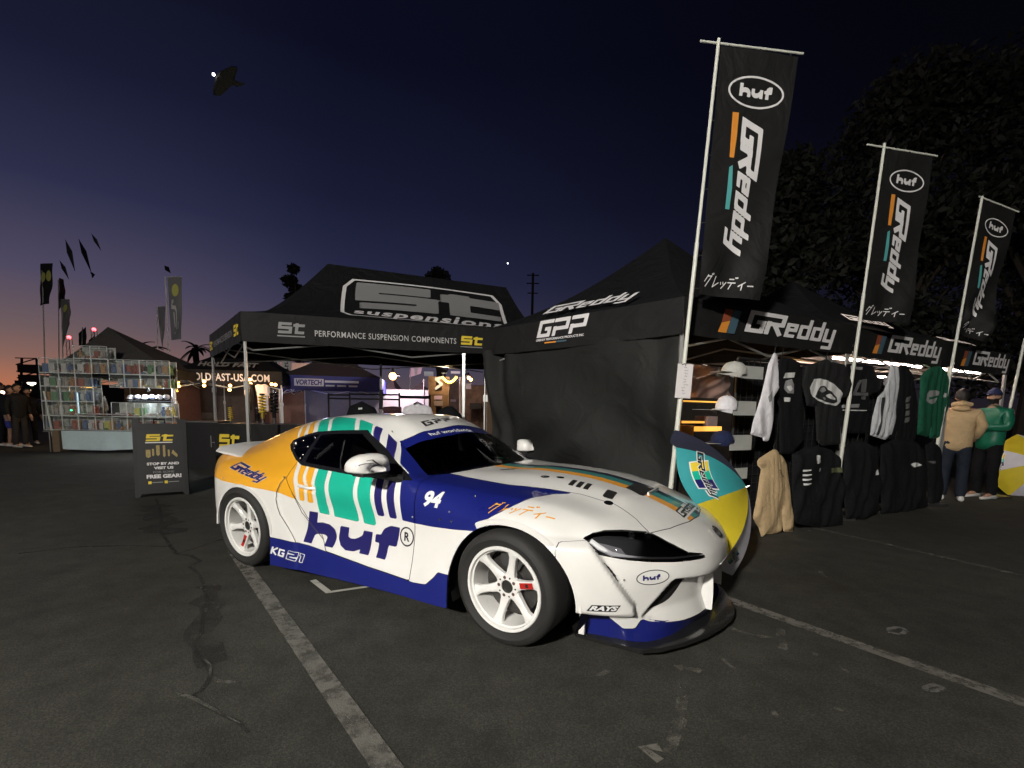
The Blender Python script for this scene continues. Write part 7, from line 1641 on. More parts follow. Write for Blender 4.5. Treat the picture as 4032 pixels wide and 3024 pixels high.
flag((103, 955), (91, 572), 19., [(88, 570), (115, 569), (108, 657), (86, 660)], FLK, 'black flag with pale lemon print high above the toy stall', [('lemon_print', lemon(.3, .33, .2, .12), LEM), ('lemon_print', lemon(.75, .30, .2, .13), LEM)], .06, False)
flag((131, 950), (126, 604), 21., [(128, 600), (138, 604), (142, 650), (127, 670)], FLR, 'dark red feather flag above the toy stall', (), .04, False)
flag((140, 952), (134, 648), 20., [(131, 646), (151, 647), (152, 700), (135, 754)], FLG, 'grey flag with small lemon hanging down to a point', [('lemon_print', lemon(.55, .25, .25, .10), LEM)], .05, False)
flag((176, 950), (178, 707), 24., [(170, 720), (186, 706), (187, 746), (170, 747)], FLK, 'short dark feather flag peeping over the display cases', (), .03, False)
flag((199, 950), (202, 726), 26., [(192, 735), (205, 725), (204, 746), (191, 748)], FLK, 'small dark feather flag left of the canopy peak', (), .03, False)
# ------------------------------------------------------------------ kites in the evening sky
def kite(px, depth, w, h, rot, m, label, tail=0., lamp=False):
    c = on_plane(*px, V3(0, depth), V3(0, 1, 0)); e = empty('kite', c, 0, label, 'kite', 'kites flying over the lot'); rm_ = Matrix.Rotation(rot, 3, 'Y'); P = [Vector((0, 0, h/2)), Vector((w/2, .04*w, h*.12)), Vector((0, -.10*w, -h/2)), Vector((-w/2, .04*w, h*.12)), Vector((0, -.06*w, h*.12))]
    P = [rm_ @ p for p in P]; back = [p+Vector((0, .02, 0)) for p in P]; n = 5; F = [(0, 4, 1), (1, 4, 2), (2, 4, 3), (3, 4, 0)]; meshobj('sail', P+back, F+[tuple(n+i for i in f[::-1]) for f in F]+[(a, (a+1) % 4, n+(a+1) % 4, n+a) for a in range(4)], m, e)
    mm = MB(); mm.tube([P[0], P[4], P[2]], .012, 5); mm.tube([P[1], P[4], P[3]], .012, 5); mm.build('spar', BLACKM, e)
    if tail: mm = MB(); mm.tube([P[2], P[2]+rm_ @ Vector((.08, 0, -tail*.4)), P[2]+rm_ @ Vector((-.05, 0, -tail))], [.06, .09, .02], 6); mm.build('tail', m, e, True)
    if lamp: mm = MB(); mm.sphere(P[3]+Vector((-.02, -.03, .0)), .055, 10, 7); mm.build('kite_lamp', mat('kite_lamp', (1, 1, 1), .5, emit=(1, 1, 1), es=12), e, True)
KD = mat('kite_dark', (.014, .013, .012), .8); KG = mat('kite_grey', (.10, .10, .11), .8)
kite((152, 552), 30, .34, 1.9, R(-14), KG, 'long grey kite, second from the left of the kite train'); kite((139, 583), 30, .26, 1.2, R(-24), KG, 'small grey kite at the lower end of the kite train'); kite((184, 553), 30, .32, 2.1, R(-18), KD, 'long dark kite in the middle of the kite train', .3); kite((208, 523), 30, .22, 1.1, R(-28), KG, 'small grey kite at the upper end of the kite train'); kite((362, 582), 30, .30, .6, R(-40), KD, 'tiny dark kite above the lemon flag')
# the big ray-shaped kite
cK = on_plane(490, 172, V3(0, 14), V3(0, 1, 0)); e = empty('kite', cK, 0, 'dark ray-shaped kite with a bright lamp high in the sky', 'kite', 'kites flying over the lot')
K7 = lambda X, Y: on_plane((700+X*400/2212)/1.8228, (200+Y*400/2212)/1.8228, V3(0, 14), V3(0, 1, 0))-cK
ou = [(830, 560), (900, 470), (1010, 400), (1180, 330), (1290, 345), (1300, 420), (1255, 560), (1240, 640), (1330, 670), (1470, 715), (1400, 760), (1290, 790), (1200, 745), (1120, 810), (1030, 900), (940, 975), (850, 985), (775, 960), (765, 860), (790, 720)]
pp = np.array([(K7(*p).x, K7(*p).z) for p in ou]); V, F = puffy(pp, .10, .03, .01); meshobj('sail', [(v[0], -v[2], v[1]) for v in V], F, mat('kite_olive', (.012, .012, .008), .9), e, True)
mm = MB(); q = K7(812, 548); mm.sphere(q+V3(0, -.06), .035, 10, 7); mm.build('kite_lamp', mat('kite_lamp', (1, 1, 1), .5, emit=(1, 1, 1), es=12), e, True)
# ================================================================== stalls behind the ridge canopy
FP = lambda px, py, d: on_plane(px, py, V3(0, d), V3(0, 1, 0))
def slab_px(nm, p0, p1, depth, thick, m, label, cat, group=None, ground=False):
    a = FP(*p0, depth); b = FP(*p1, depth); x0, x1 = sorted((a.x, b.x)); z0, z1 = sorted((a.z, b.z)); z0 = 0.0 if ground else z0
    mm = MB(); mm.box((0, thick/2, (z1-z0)/2), (x1-x0, thick, z1-z0)); o = mm.build(nm, m); o.location = ((x0+x1)/2, depth, z0); return tag(o, label, cat, group)
def glow_bulbs(pts, depth, label, group, r=.045, m=None, cord=True):
    for i, p in enumerate(pts):
        c = FP(*p, depth); e = empty('string_bulb', c, 0, label, 'light bulb', group); mm = MB(); mm.sphere((0, 0, 0), r, 10, 7); mm.build('bulb', m or BULB, e, True); mm = MB(); mm.tube([(0, 0, r*.8), (0, 0, r*2.2)], r*.4, 6); mm.build('socket', BLACKM, e, True)
# black canopy with white web address
HB = [FP(377, 900, 13.6), FP(612, 900, 14.2)]; H0 = V3(HB[0].x, HB[0].y); H1 = V3(HB[1].x, HB[1].y); hd = (H1-H0).normalized(); hn = V3(-hd.y, hd.x)
HT = canopy('canopy_tent', [H0, H1, H1+hn*3.1, H0+hn*3.1], 1.90, 2.30, (H0+H1)/2+hn*1.5+V3(0, 0, 3.35), 'black canopy with white web address and warm bulbs beyond the sandwich board', sag=.10, legm=POLEW, group='pop-up canopies')
MH = frame(H0, H1, H0)
def hx(px, py): p = on_plane(px, py, H0, hn); return ((p-H0).dot(hd), p.z)
a0 = hx(406.5, 822); a1 = hx(582, 802)
decal_on(HT, 'valance_text', fit(text2d('HOLDFAST-USA.COM', 1, .022, 0, 1.05), a0[0], 1.98, a1[0], 2.20), INKW, MH, .02)
AP = (H0+H1)/2+hn*1.5+V3(0, 0, 3.35)
t_ = text2d('HOLD FAST', 1, .05, 0, 1.1); 
def roof_txt(tent, A, B, apex, VT, u0, u1, v0, v1, zt, mm):
    a = Vector((A.x, A.y, zt)); b = Vector((B.x, B.y, zt)); cen = (a+b)/2; up = Vector(apex)-cen; x = (b-a).normalized(); up = up-x*up.dot(x); y = up.normalized(); z = x.cross(y); L = (b-a).length
    M = Matrix(((x.x, y.x, z.x, a.x), (x.y, y.y, z.y, a.y), (x.z, y.z, z.z, a.z), (0, 0, 0, 1))); return decal_on(tent, 'roof_text', fit(VT, u0*L, v0, u1*L, v1), mm, M, .05)
roof_txt(HT, H0, H1, AP, t_, .22, .76, .10, .36, 2.30, INKG)
m = MB(); c = Vector(HT.location); P = [H0+hn*2.9, H1+hn*2.9]; m.add([P[0]+V3(0, 0, .03)-c, P[1]+V3(0, 0, .03)-c, P[1]+V3(0, 0, 2.2)-c, P[0]+V3(0, 0, 2.2)-c], [(0, 1, 2, 3)]); m.add([H0+hn*.1-hd*-.03+V3(0, 0, .03)-c, P[0]-hd*-.03+V3(0, 0, .03)-c, P[0]-hd*-.03+V3(0, 0, 2.2)-c, H0+hn*.1-hd*-.03+V3(0, 0, 2.2)-c], [(0, 1, 2, 3)]); m.build('back_wall', mat('brown_back_wall', (.16, .085, .055), .85, noise=.2), HT)
glow_bulbs([(441, 824), (441, 833), (497, 833), (496, 842), (540, 820), (541, 829), (587, 830), (595, 831), (384, 826), (386, 834)], 13.55, 'warm bulb on the string along the web address canopy', 'warm bulbs on the web address canopy')
wl = bpy.data.lights.new('valance_fill', 'POINT'); wl.energy = 60; wl.color = (1, .55, .25); wl.shadow_soft_size = .15; wo = bpy.data.objects.new('valance_fill', wl); COL.objects.link(wo); wo.parent = bpy.data.objects['string_bulb']; wo.location = (1.3, -.75, -.05)  # fill light set before the valance to brighten its lettering
K5 = lambda x, y: (438.9+.13889*x, 768+.13889*y)
def far_garment(name, px, depth, m, label, cat, t=.06, prints=(), k=K5, cell=.03, group=None, folds=.008):
    n = V3(0, 1, 0); pts = [FP(*k(*p), depth) for p in px]; P = np.array([(p.x, p.z) for p in pts]); V, F = puffy(P, t, cell, folds); c = Vector((P[:, 0].mean(), depth, P[:, 1].min())); e = empty(name, c, 0, label, cat, group)
    meshobj('cloth', [Vector((v[0], depth-v[2], v[1]))-c for v in V], F, m, e, True)
    for nm, pp, mm in prints: q = [FP(*k(*p), depth) for p in pp]; meshobj(nm, [Vector((p.x, depth-t-.02, p.z))-c for p in q], [tuple(range(len(q)))], mm, e)
    return e
far_garment('t_shirt', [(800, 470), (850, 445), (900, 455), (965, 440), (1030, 485), (1045, 620), (1010, 630), (1020, 870), (860, 880), (845, 640), (830, 600)], 13.4, FW, 'white T-shirt hanging at the right post of the web address canopy', 't-shirt', group=None)
far_garment('t_shirt', [(665, 430), (760, 440), (790, 560), (770, 850), (680, 860), (665, 700)], 13.3, FK, 'black T-shirt with pale chest print behind the white tent leg', 't-shirt', prints=[('chest_print', [(665, 530), (745, 530), (740, 620), (665, 615)], PG)])
# dampers on show on the black table
def coilover(px, y0, y1, depth, spring, label, lean=0.):
    a = FP(px, y1, depth); b = FP(px+lean, y0, depth); h = (b-a).length; e = empty('coilover', a, 0, label, 'shock absorber', 'shock absorbers on show'); d = b-a
    m = MB(); m.tube([V3(0, 0), d*.22], h*.055, 10); m.build('lower_mount', CHROME, e, True)
    m = MB(); m.tube([d*.16, d*.55], h*.06, 12); m.build('damper_body', mat('gold_body', (.42, .30, .05), .35, metal=.6) if spring else BLACKG, e, True)
    m = MB(); m.tube([d*.5, d*.96], h*.022, 8); m.build('damper_rod', CHROME, e, True); m = MB(); m.tube([d*.93, d], h*.085, 12); m.build('top_mount', BLACKM if spring else CHROME, e, smooth=40)
    m = MB(); N_ = 6; x = d.normalized().orthogonal().normalized(); y = d.normalized().cross(x); m.tube([d*(.32+.60*t)+(x*math.cos(t*N_*2*math.pi)+y*math.sin(t*N_*2*math.pi))*h*.105 for t in np.linspace(0, 1, 90)], h*.024, 6); m.build('spring', mat('spring_yellow', (.72, .50, .03), .35, coat=.3) if spring else BLACKG, e, True); return e
TD = 8.9
coilover(499, 876, 916, TD, True, 'shock absorber with thick yellow spring at the left end of the black table', -2); coilover(568, 850, 914, TD, True, 'tall shock absorber with yellow spring in front of the white T-shirt', -2); coilover(593, 842, 914, TD, False, 'black and chrome shock absorber next to the tall yellow one', -2); coilover(556, 880, 916, TD+.2, False, 'short black shock absorber right behind the white tent leg', -1)
m = MB(); tb = FP(476, 922, TD-.25); tb2 = FP(768, 930, TD+.25); e = empty('display_table', ((tb.x+tb2.x)/2, TD, 0), 0, 'long table under a black cloth with big yellow logo on its end', 'table'); L_ = (tb2.x-tb.x); zt = FP(560, 915, TD).z
m.box((0, 0, zt-.02), (L_, .75, .04)); m.build('table_top', BLACKM, e)
nx, nz = 80, 10; V = []; F = []
for j in range(nz+1):
    for i in range(nx+1): u = i/nx; V.append((-L_/2+L_*u, -.40-.03*(1-j/nz)+.018*math.sin(40*u+3*math.sin(9*u))*(1-j/nz), .03+(zt-.03)*j/nz))
for j in range(nz):
    for i in range(nx): k = j*(nx+1)+i; F.append((k, k+1, k+nx+2, k+nx+1))
meshobj('table_cloth', V, F, CLOTHK, e, True)
m = MB(); m.box((-L_/2-.012, .0, zt/2+.01), (.02, .80, zt-.04)); m.build('cloth_end', CLOTHK, e)
Z0 = FP(474, 966, TD-.45); Z1 = FP(498, 938, TD-.45); st1 = fit(STL, Z0.x, Z0.z, Z1.x+.16, Z1.z); V, T = st1; meshobj('cloth_logo', [(v[0]-e.location.x, -.455, v[1]) for v in V], T, INKY, e)
for k in range(2):
    for s in (-1, 1): m = MB(); m.tube([(s*(L_/2-.15), -.28+.56*k, 0), (s*(L_/2-.15), -.28+.56*k, zt-.03)], .015, 6); m.build('leg', STEEL, e)
# black flight case and barrier between sandwich board and tent leg
e = slab_px('flight_case', (398, 909), (470, 960), 9.4, .5, mat('case_black', (.010, .010, .011), .45, noise=.3, nscale=14), 'black flight case with a pale mark beside the sandwich board', 'flight case', ground=True)
m = MB(); w = FP(470, 909, 9.4).x-FP(398, 909, 9.4).x; h = FP(430, 909, 9.4).z; m.box((w*.30, -.008, h*.58), (.012, .012, h*.24)); m.box((w*.40, -.008, h*.56), (w*.22, .012, .014)); m.box((w*.42, -.008, h*.50), (.012, .012, h*.16)); m.build('stencil_mark', INKG, e)
m = MB(); m.box((0, -.006, h-.02), (w, .03, .022)); m.build('case_edging', STEEL, e)
# blue canopy
VB0 = V3(FP(609, 900, 15).x, 14.8); VB1 = V3(FP(815, 900, 15).x, 15.4); vd = (VB1-VB0).normalized(); vn = V3(-vd.y, vd.x); BLUE = mat('blue_canvas', (.030, .034, .20), .7, noise=.15)
VT_ = canopy('canopy_tent', [VB0, VB1, VB1+vn*3, VB0+vn*3], 1.80, 2.26, (VB0+VB1)/2+vn*1.5+V3(0, 0, 3.3), 'blue canopy with white lettering seen beneath the ridge canopy', sag=.10, cm=BLUE, rm=mat('maroon_roof', (.055, .038, .042), .8), legm=ALU)
MV = frame(VB0, VB1, VB0)
def vx(px, py): p = on_plane(px, py, VB0, vn); return ((p-VB0).dot(vd), p.z)
a0, a1 = vx(638, 826), vx(697, 810); LAV = mat('ink_lavender', (.50, .50, .66), .6)
decal_on(VT_, 'logo_panel', rect(a0[0]-.03, 1.93, a1[0]+.03, 2.16), LAV, MV, .018); decal_on(VT_, 'valance_text', fit(text2d('VORTECH', 1, .04, .15), a0[0]+.02, 1.96, a1[0]-.02, 2.13), BLUE, MV, .026)
b0, b1 = vx(702, 820)[0], vx(775, 822)[0]
decal_on(VT_, 'valance_stripe', rect(b0, 2.05, b1, 2.12), LAV, MV, .018)
for k in range(3): decal_on(VT_, 'valance_stripe', rect(b0+(b1-b0)*(.02+.34*k), 1.93, b0+(b1-b0)*(.28+.34*k), 1.98), LAV, MV, .018)
m = MB(); c = Vector(VT_.location); P = [VB0+vn*2.7-vd*.2, VB1+vn*2.7+vd*.2]; m.add([p-c for p in (P[0]+V3(0, 0, .03), P[1]+V3(0, 0, .03), P[1]+V3(0, 0, 1.9), P[0]+V3(0, 0, 1.9))], [(0, 1, 2, 3)]); m.build('back_wall', mat('grey_lavender', (.19, .18, .21), .8, noise=.1), VT_)
# backdrop of far stalls
PINKT = mat('pink_canvas', (.62, .42, .52), .8, noise=.08); WHT = mat('white_tarp', (.62, .60, .60), .75, noise=.08); BEI = mat('beige_canvas', (.42, .30, .26), .8, noise=.1)
slab_px('white_screen', (778, 840), (928, 912), 18, .1, WHT, 'long white tarpaulin screen behind the metal racks', 'screen', ground=True)
slab_px('beige_stall_wall', (526, 782), (690, 900), 24, .3, BEI, 'beige lit stall wall far behind the blue canopy', 'stall wall', ground=True)
for i, (x0, x1) in enumerate(((585.5, 604.5), (609, 629))):
    o = slab_px('hanging_banner', (x0, 770), (x1, 802.5), 20, .03, WHT, ('left', 'right')[i]+' white banner with black letters under the ridge canopy edge', 'banner', 'white banners under the ridge canopy edge')
    w = FP(x1, 790, 20).x-FP(x0, 790, 20).x; zz = FP(x0, 802.5, 20).z; m = MB()
    for k in range(4):
        q = FP((x0+x1)/2, 798-6.3*k, 20).z-zz; m.box((0, -.012, q), (w*.42, .01, .035)); m.box((w*.10*(-1)**k, -.012, q+.045), (w*.10, .01, .06))
    m.build('letter_marks', PK, o)
e = empty('feather_flag', FP(884, 905, 20)-V3(0, 0, FP(884, 905, 20).z), 0, 'pale pink flag with a dark emblem beyond the racks', 'flag'); c = Vector(e.location); q = [FP(884, 815, 20), FP(909, 807, 20), FP(913, 789, 20), FP(887, 788.5, 20)]; m = MB(); m.tube([V3(0, 0), q[3]-c], .02, 6); m.build('pole', ALU, e)
meshobj('cloth', [p-c for p in q], [(0, 1, 2, 3)], PINKT, e); q2 = [FP(*p, 19.97) for p in ((896, 809), (901, 809), (902, 796), (908, 793), (890, 793), (895, 797))]; meshobj('emblem', [p-c for p in q2], [tuple(range(6))], PG, e)
for i, (cx, w, zb, zt, za, lab) in enumerate(((910, 46, 1.75, 2.1, 2.5, 'pink canopy half hidden behind the white tarpaulin'), (850, 34, 2.0, 2.1, 2.9, 'small pink canopy roof lit from within, left of the pink flag'))):
    p = V3(FP(cx, 880, 23+3*i).x, 23+3*i); w_ = w/1015*p.y; canopy('canopy_tent', sq(p, w_, 2.5, V3(1, 0)), zb, zt, p+V3(0, 0, za), lab, sag=.05, cm=PINKT, rm=PINKT, n=6)
# metal racks with hangers
K4 = lambda x, y: (384+.3224*x, 521.2+.3224*y)
def rail_rack(px_posts, ytop, ybot, ymid, depth, label):
    P = [FP(*K4(x, ytop), depth) for x in px_posts]; c = V3(P[0].x, depth); e = empty('rail_rack', c, 0, label, 'rack', 'dark metal rail racks'); DKM = mat('dark_metal', (.02, .015, .015), .5)
    for p in P: m = MB(); m.tube([V3(p.x, depth)-c, V3(p.x, depth, p.z)-c], .022, 6); m.build('post', DKM, e)
    for y in (ytop+8, ymid): m = MB(); z = FP(*K4(px_posts[0], y), depth).z; m.tube([V3(P[0].x, depth, z)-c, V3(P[-1].x, depth, z)-c], .018, 6); m.build('rail', DKM, e)
    return e
rail_rack((1010, 1152), 1020, 1150, 1052, 10.5, 'dark metal rail rack, left of the thin flag pole'); rail_rack((1152, 1366, 1484), 1015, 1150, 1055, 10.8, 'dark metal rail rack right of the thin flag pole'); rail_rack((1484, 1690), 1030, 1150, 1048, 11.2, 'dark metal rail rack running up to the wooden display')
e = empty('banner_pole', FP(823, 930, 9.5)-V3(0, 0, FP(823, 930, 9.5).z), 0, 'thin grey pole standing in the middle under the ridge canopy', 'pole'); c = Vector(e.location); m = MB(); m.tube([V3(0, 0), FP(822.5, 786, 9.5)-c], .022, 8); m.build('pole', mat('pole_grey', (.30, .30, .29), .5), e, True); m = MB(); m.tube([FP(823, 884, 9.5)-c, FP(823.5, 842, 9.5)-c], .04, 8); m.build('sleeve', BLACKM, e, True)
far_garment('t_shirt', [(1500, 1160), (1515, 1110), (1560, 1095), (1585, 1085), (1620, 1085), (1650, 1095), (1695, 1112), (1712, 1160), (1700, 1230), (1500, 1230)], 8.0, FW, 'white T-shirt on a hanger just above the car roof', 't-shirt', k=K4, t=.05, prints=[])
m = MB(); q = [FP(*K4(x, y), 7.95) for x, y in ((1580, 1092), (1605, 1078), (1632, 1092))]; m.tube([p-q[1] for p in q], .012, 6); o = m.build('coat_hanger', BLACKM); o.location = q[1]; tag(o, 'black coat hanger in the neck of the white T-shirt above the car roof', 'hanger')
far_garment('jacket', [(1735, 1150), (1760, 1125), (1800, 1105), (1840, 1105), (1870, 1130), (1905, 1170), (1910, 1260), (1735, 1260)], 7.9, FK, 'black jacket hung just above the car roof, left of the tent leg', 'jacket', k=K4, t=.08)
far_garment('jacket', [(1130, 1160), (1150, 1105), (1200, 1085), (1235, 1070), (1270, 1090), (1320, 1115), (1345, 1160), (1350, 1240), (1130, 1240)], 8.6, FK, 'black hooded jacket with a small shiny badge above the car roof', 'jacket', k=K4, t=.08, prints=[('badge', [(1222, 1116), (1248, 1114), (1248, 1126), (1222, 1128)], PW)])
far_garment('folded_clothes', [(1375, 1110), (1440, 1105), (1500, 1110), (1500, 1160), (1375, 1160)], 9.0, mat('fabric_maroon', (.05, .015, .02), .85), 'dark maroon clothes lying over the rail rack', 'clothes', k=K4, t=.08)
# wooden display and goods by the tent leg
WOOD = mat('display_wood', (.24, .13, .06), .6, noise=.3, nscale=10); K7_ = lambda x, y: (735.1+.14385*x, 757+.14385*y)
def framed(depth):
    a, b = FP(*K7_(1330, 390), depth), FP(*K7_(1640, 400), depth); c = V3((a.x+b.x)/2, depth); e = empty('wooden_display', c, 0, 'tall wooden display frame with pale emblem and yellow bulbs', 'display stand'); w = b.x-a.x; h = a.z
    for x in (-w/2+.05, -w*.24, w*.24, w/2-.05): m = MB(); m.box((x, 0, h/2), (.10, .12, h)); m.build('post', WOOD, e)
    for z in (.3, h*.52, h*.80, h-.06): m = MB(); m.box((0, -.02, z), (w, .10, .10)); m.build('shelf_board', WOOD, e)
    m = MB(); m.box((0, .08, h*.5), (w, .02, h)); m.build('back_panel', mat('display_back', (.13, .075, .045), .7, noise=.3), e)
    s = shape2d(lambda P: sd_strokes(P, [([(.9, .95), (.2, .8), (.75, .45), (.1, .1)], .10)]), -.2, 1.2, -.1, 1.2, .06); p = FP(*K7_(1425, 600), depth); V, T = fit(s, p.x-c.x, p.z, p.x-c.x+w*.42, p.z+.38); meshobj('emblem', [(v[0], -.085, v[1]) for v in V], T, PW, e)
    for (x0, y0, x1, y1, mm) in ((1415, 680, 1535, 735, PINKT), (1415, 760, 1545, 830, BEI), (1360, 400, 1560, 470, WOOD)):
        p, q = FP(*K7_(x0, y1), depth), FP(*K7_(x1, y0), depth); m = MB(); m.box(((p.x+q.x)/2-c.x, -.06, (p.z+q.z)/2), (q.x-p.x, .03, q.z-p.z)); m.build('picture_panel', mm, e)
    return e
framed(12.5)
glow_bulbs([K7_(1540+20*k, 400+80*math.sin(math.pi*(k+.3)/10.6)) for k in range(11)], 12.3, 'small yellow bulb of the sagging string on the wooden display', 'yellow bulbs on the wooden display', .035, mat('bulb_yellow', (1, .7, .2), .5, emit=(1., .58, .10), es=5.))
glow_bulbs([K7_(788, 388)], 20, 'single round warm lamp glowing among the far stalls', None, .16, BULB); glow_bulbs([K7_(1930, 412), K7_(1960, 438)], 14, 'warm white bulb between the tent leg and the side wall', 'bulbs right of the tent leg', .05)
slab_px('goods_wall', K7_(1640, 470), K7_(1850, 960), 16, .2, mat('goods_mix', (.22, .17, .17), .8, noise=.5, nscale=5), 'cluttered lit wall of goods right of the wooden display', 'stall wall', ground=True)
slab_px('goods_wall', K7_(1880, 520), K7_(2180, 960), 15, .2, mat('goods_brown', (.17, .11, .085), .8, noise=.6, nscale=5), 'brown lit wall of goods between tent leg and side wall', 'stall wall', ground=True)
slab_px('shelf_box', K7_(1945, 790), K7_(2120, 880), 14.5, .3, BLACKM, 'black box in front of the brown wall of goods', 'box', ground=False)
slab_px('price_card', K7_(1655, 735), K7_(1735, 770), 15.8, .02, mat('card_lilac', (.55, .52, .66), .7), 'pale lilac card on the cluttered wall of goods', 'card'); slab_px('price_card', K7_(1885, 490), K7_(1965, 580), 14.8, .02, mat('card_lilac', (.55, .52, .66), .7), 'large pale lilac card right of the tent leg', 'card')
slab_px('light_sign', K7_(1258, 315), K7_(1395, 385), 22, .1, mat('sign_grey', (.35, .36, .38), .6, emit=(.8, .85, 1), es=.12), 'small grey lit sign left of the wooden display', 'sign'); slab_px('light_sign', K7_(1660, 310), K7_(1795, 348), 22, .1, mat('sign_pink', (.6, .5, .55), .6, emit=(1, .8, .9), es=.25), 'narrow pinkish lit sign above the yellow bulbs', 'sign')
for x0, y0, x1, y1, d in ((1795, 400, 1815, 900, 13), (1250, 430, 1268, 650, 17)):
    p = FP(*K7_((x0+x1)/2, y0), d); e = empty('tent_leg', (p.x, d, 0), 0, 'pinkish white tent leg among the far stalls at %d' % x0 if False else ('pinkish white tent leg beside the wooden display' if x0 > 1500 else 'thin pinkish tent leg in front of the pink canopy'), 'tent leg'); m = MB(); m.tube([(0, 0, 0), (0, 0, p.z)], .035, 8); m.build('post', mat('leg_pink', (.75, .62, .68), .5), e, True); m = MB(); m.box((0, 0, .01), (.14, .14, .02)); m.build('foot', STEEL, e)
# lavender and warm work lights assumed for those stalls, added to light them
for i, (px, py, d, en, col, lab) in enumerate(((690, 842, 15.5, 50, (.75, .72, 1), 'assumed cool lamp hanging under the blue canopy'), (860, 812, 17, 190, (1, .78, .86), 'assumed pinkish lamp lighting the white tarpaulin'), (960, 806, 12, 26, (1, .8, .55), 'assumed warm lamp above the wooden display'), (1010, 812, 13.5, 34, (1, .75, .6), 'assumed warm lamp above the brown wall of goods'), (620, 776, 22, 130, (1, .75, .66), 'assumed warm lamp lighting the beige stall wall'))):
    p = FP(px, py, d); e = empty('assumed_work_lamp', p, 0, lab, 'lamp'); l = bpy.data.lights.new('assumed_work_light', 'POINT'); l.energy = en; l.color = col; l.shadow_soft_size = .12; lo = bpy.data.objects.new('assumed_work_light', l); COL.objects.link(lo); lo.parent = e; lo.location = (0, -.05, -.06); m = MB(); m.lathe([(.03, .10), (.08, 0), (.075, 0), (.026, .095)], 14, 'Z', close=True); m.build('lamp_shade', BLACKM, e, True)
# ------------------------------------------------------------------ cars, tower and lamps far left
def far_car(px, py, depth, col, rz, label, lit=True):
    g = FP(px, py, depth); e = empty('parked_car', (g.x, depth, 0), rz, label, 'car', 'cars parked far left'); n = 9
    prof = [(-2.1, .45), (-2.15, .75), (-1.6, .95), (-1.0, 1.38), (.35, 1.42), (1.05, 1.0), (1.95, .85), (2.15, .6), (2.12, .35)]; V = []; F = []
    for y, k in ((-.86, .92), (-.80, 1), (.80, 1), (.86, .92)):
        for x, z in prof: V.append((x*(.98 if abs(y) > .83 else 1), y*(.82 if z > 1.2 else 1), .3+(z-.3)*k))
    for i in range(3):
        for j in range(n-1): F.append((i*n+j, i*n+j+1, (i+1)*n+j+1, (i+1)*n+j))
    F += [tuple(range(n)), tuple(3*n+j for j in range(n))[::-1]]; meshobj('body', V, F, mat('car_'+col[0], col[1], .25, coat=.4), e, True)
    for s in (-1, 1): meshobj('side_window', [(-1.2, s*.80, 1.0), (-.95, s*.72, 1.32), (.32, s*.72, 1.35), (.9, s*.80, 1.0)], [(0, 1, 2, 3)], BLACKG, e)
    for x in (-1.35, 1.35):
        for s in (-1, 1): m = MB(); m.lathe([(.0001, s*.90), (.31, s*.88), (.33, s*.80), (.33, s*.62), (.0001, s*.62)], 16, 'Y', (x, 0, .33)); m.build('wheel', RUBBER, e, True)
    for s in (-1, 1): m = MB(); m.sphere((2.08, s*.62, .68), .12, 10, 6); m.build('headlight', mat('headlight_on', (1, 1, 1), .4, emit=(.85, .93, 1), es=5.) if lit else CHROME, e, True)
    return e
far_car(62, 894, 33, ('grey', (.25, .25, .27)), R(-70), 'grey parked car with lit headlights behind the people on the left'); far_car(92, 890, 36, ('white', (.6, .6, .6)), R(-95), 'white parked car with lit headlights left of the toy stall'); far_car(84, 880, 46, ('dark', (.04, .04, .05)), R(-80), 'dark parked car in the row farther back', False); far_car(20, 884, 44, ('white', (.6, .6, .6)), R(-60), 'white parked car cut off at the left picture edge', False)
def mast(px, py_top, depth, w, label, lamp=None):
    t = FP(px, py_top, depth); e = empty('lattice_tower', (t.x, depth, 0), 0, label, 'tower'); m = MB(); h = t.z; s_ = w/2
    for a in (-1, 1):
        for b in (-1, 1): m.tube([(a*s_, b*s_, 0), (a*s_*.7, b*s_*.7, h)], w*.05, 4)
    n = 8
    for k in range(n): z0, z1 = h*k/n, h*(k+1)/n; m.tube([(-s_, -s_, z0), (s_*.9, -s_*.9, z1)], w*.03, 4); m.tube([(-s_, -s_, z1), (s_*.9, -s_*.9, z1)], w*.03, 4)
    m.build('lattice', mat('tower_steel', (.03, .025, .025), .6), e); return e, h
e, h = mast(79, 776, 60, 2.6, 'open lattice tower with two platforms left of the toy stall'); 
for k in (.62, .80): m = MB(); m.box((.3, 0, h*k), (3.0, 2.6, .9)); m.build('platform', mat('tower_box', (.05, .022, .018), .7), e)
RED = mat('beacon_red', (1, .05, .05), .5, emit=(1, .05, .06), es=14)
for px, py, lab in ((203, 713, 'right'), (149, 730, 'left')):
    e, h = mast(px, py, 160, 1.5, 'slender far mast with a red beacon, %s of the two' % lab); m = MB(); m.sphere((0, 0, h+.2), .55, 10, 7); m.build('beacon', RED, e, True)
for (x, y, d, r, col, nm) in ((68, 826, 60, .42, (1, .80, .55), 'warm street lamp glowing behind the people on the left'), (5, 848, 50, .2, (1, .6, .45), 'pinkish lamp at the far left edge')):
    p = FP(x, y, d); e = empty('street_lamp', (p.x, d, 0), 0, nm, 'street lamp'); m = MB(); m.tube([(0, 0, 0), (0, 0, p.z-.2)], .08, 6); m.build('post', BLACKM, e); m = MB(); m.sphere((0, 0, p.z), r, 10, 7); m.build('lantern', mat('lantern_%d' % int(x), col, .5, emit=col, es=6), e, True)
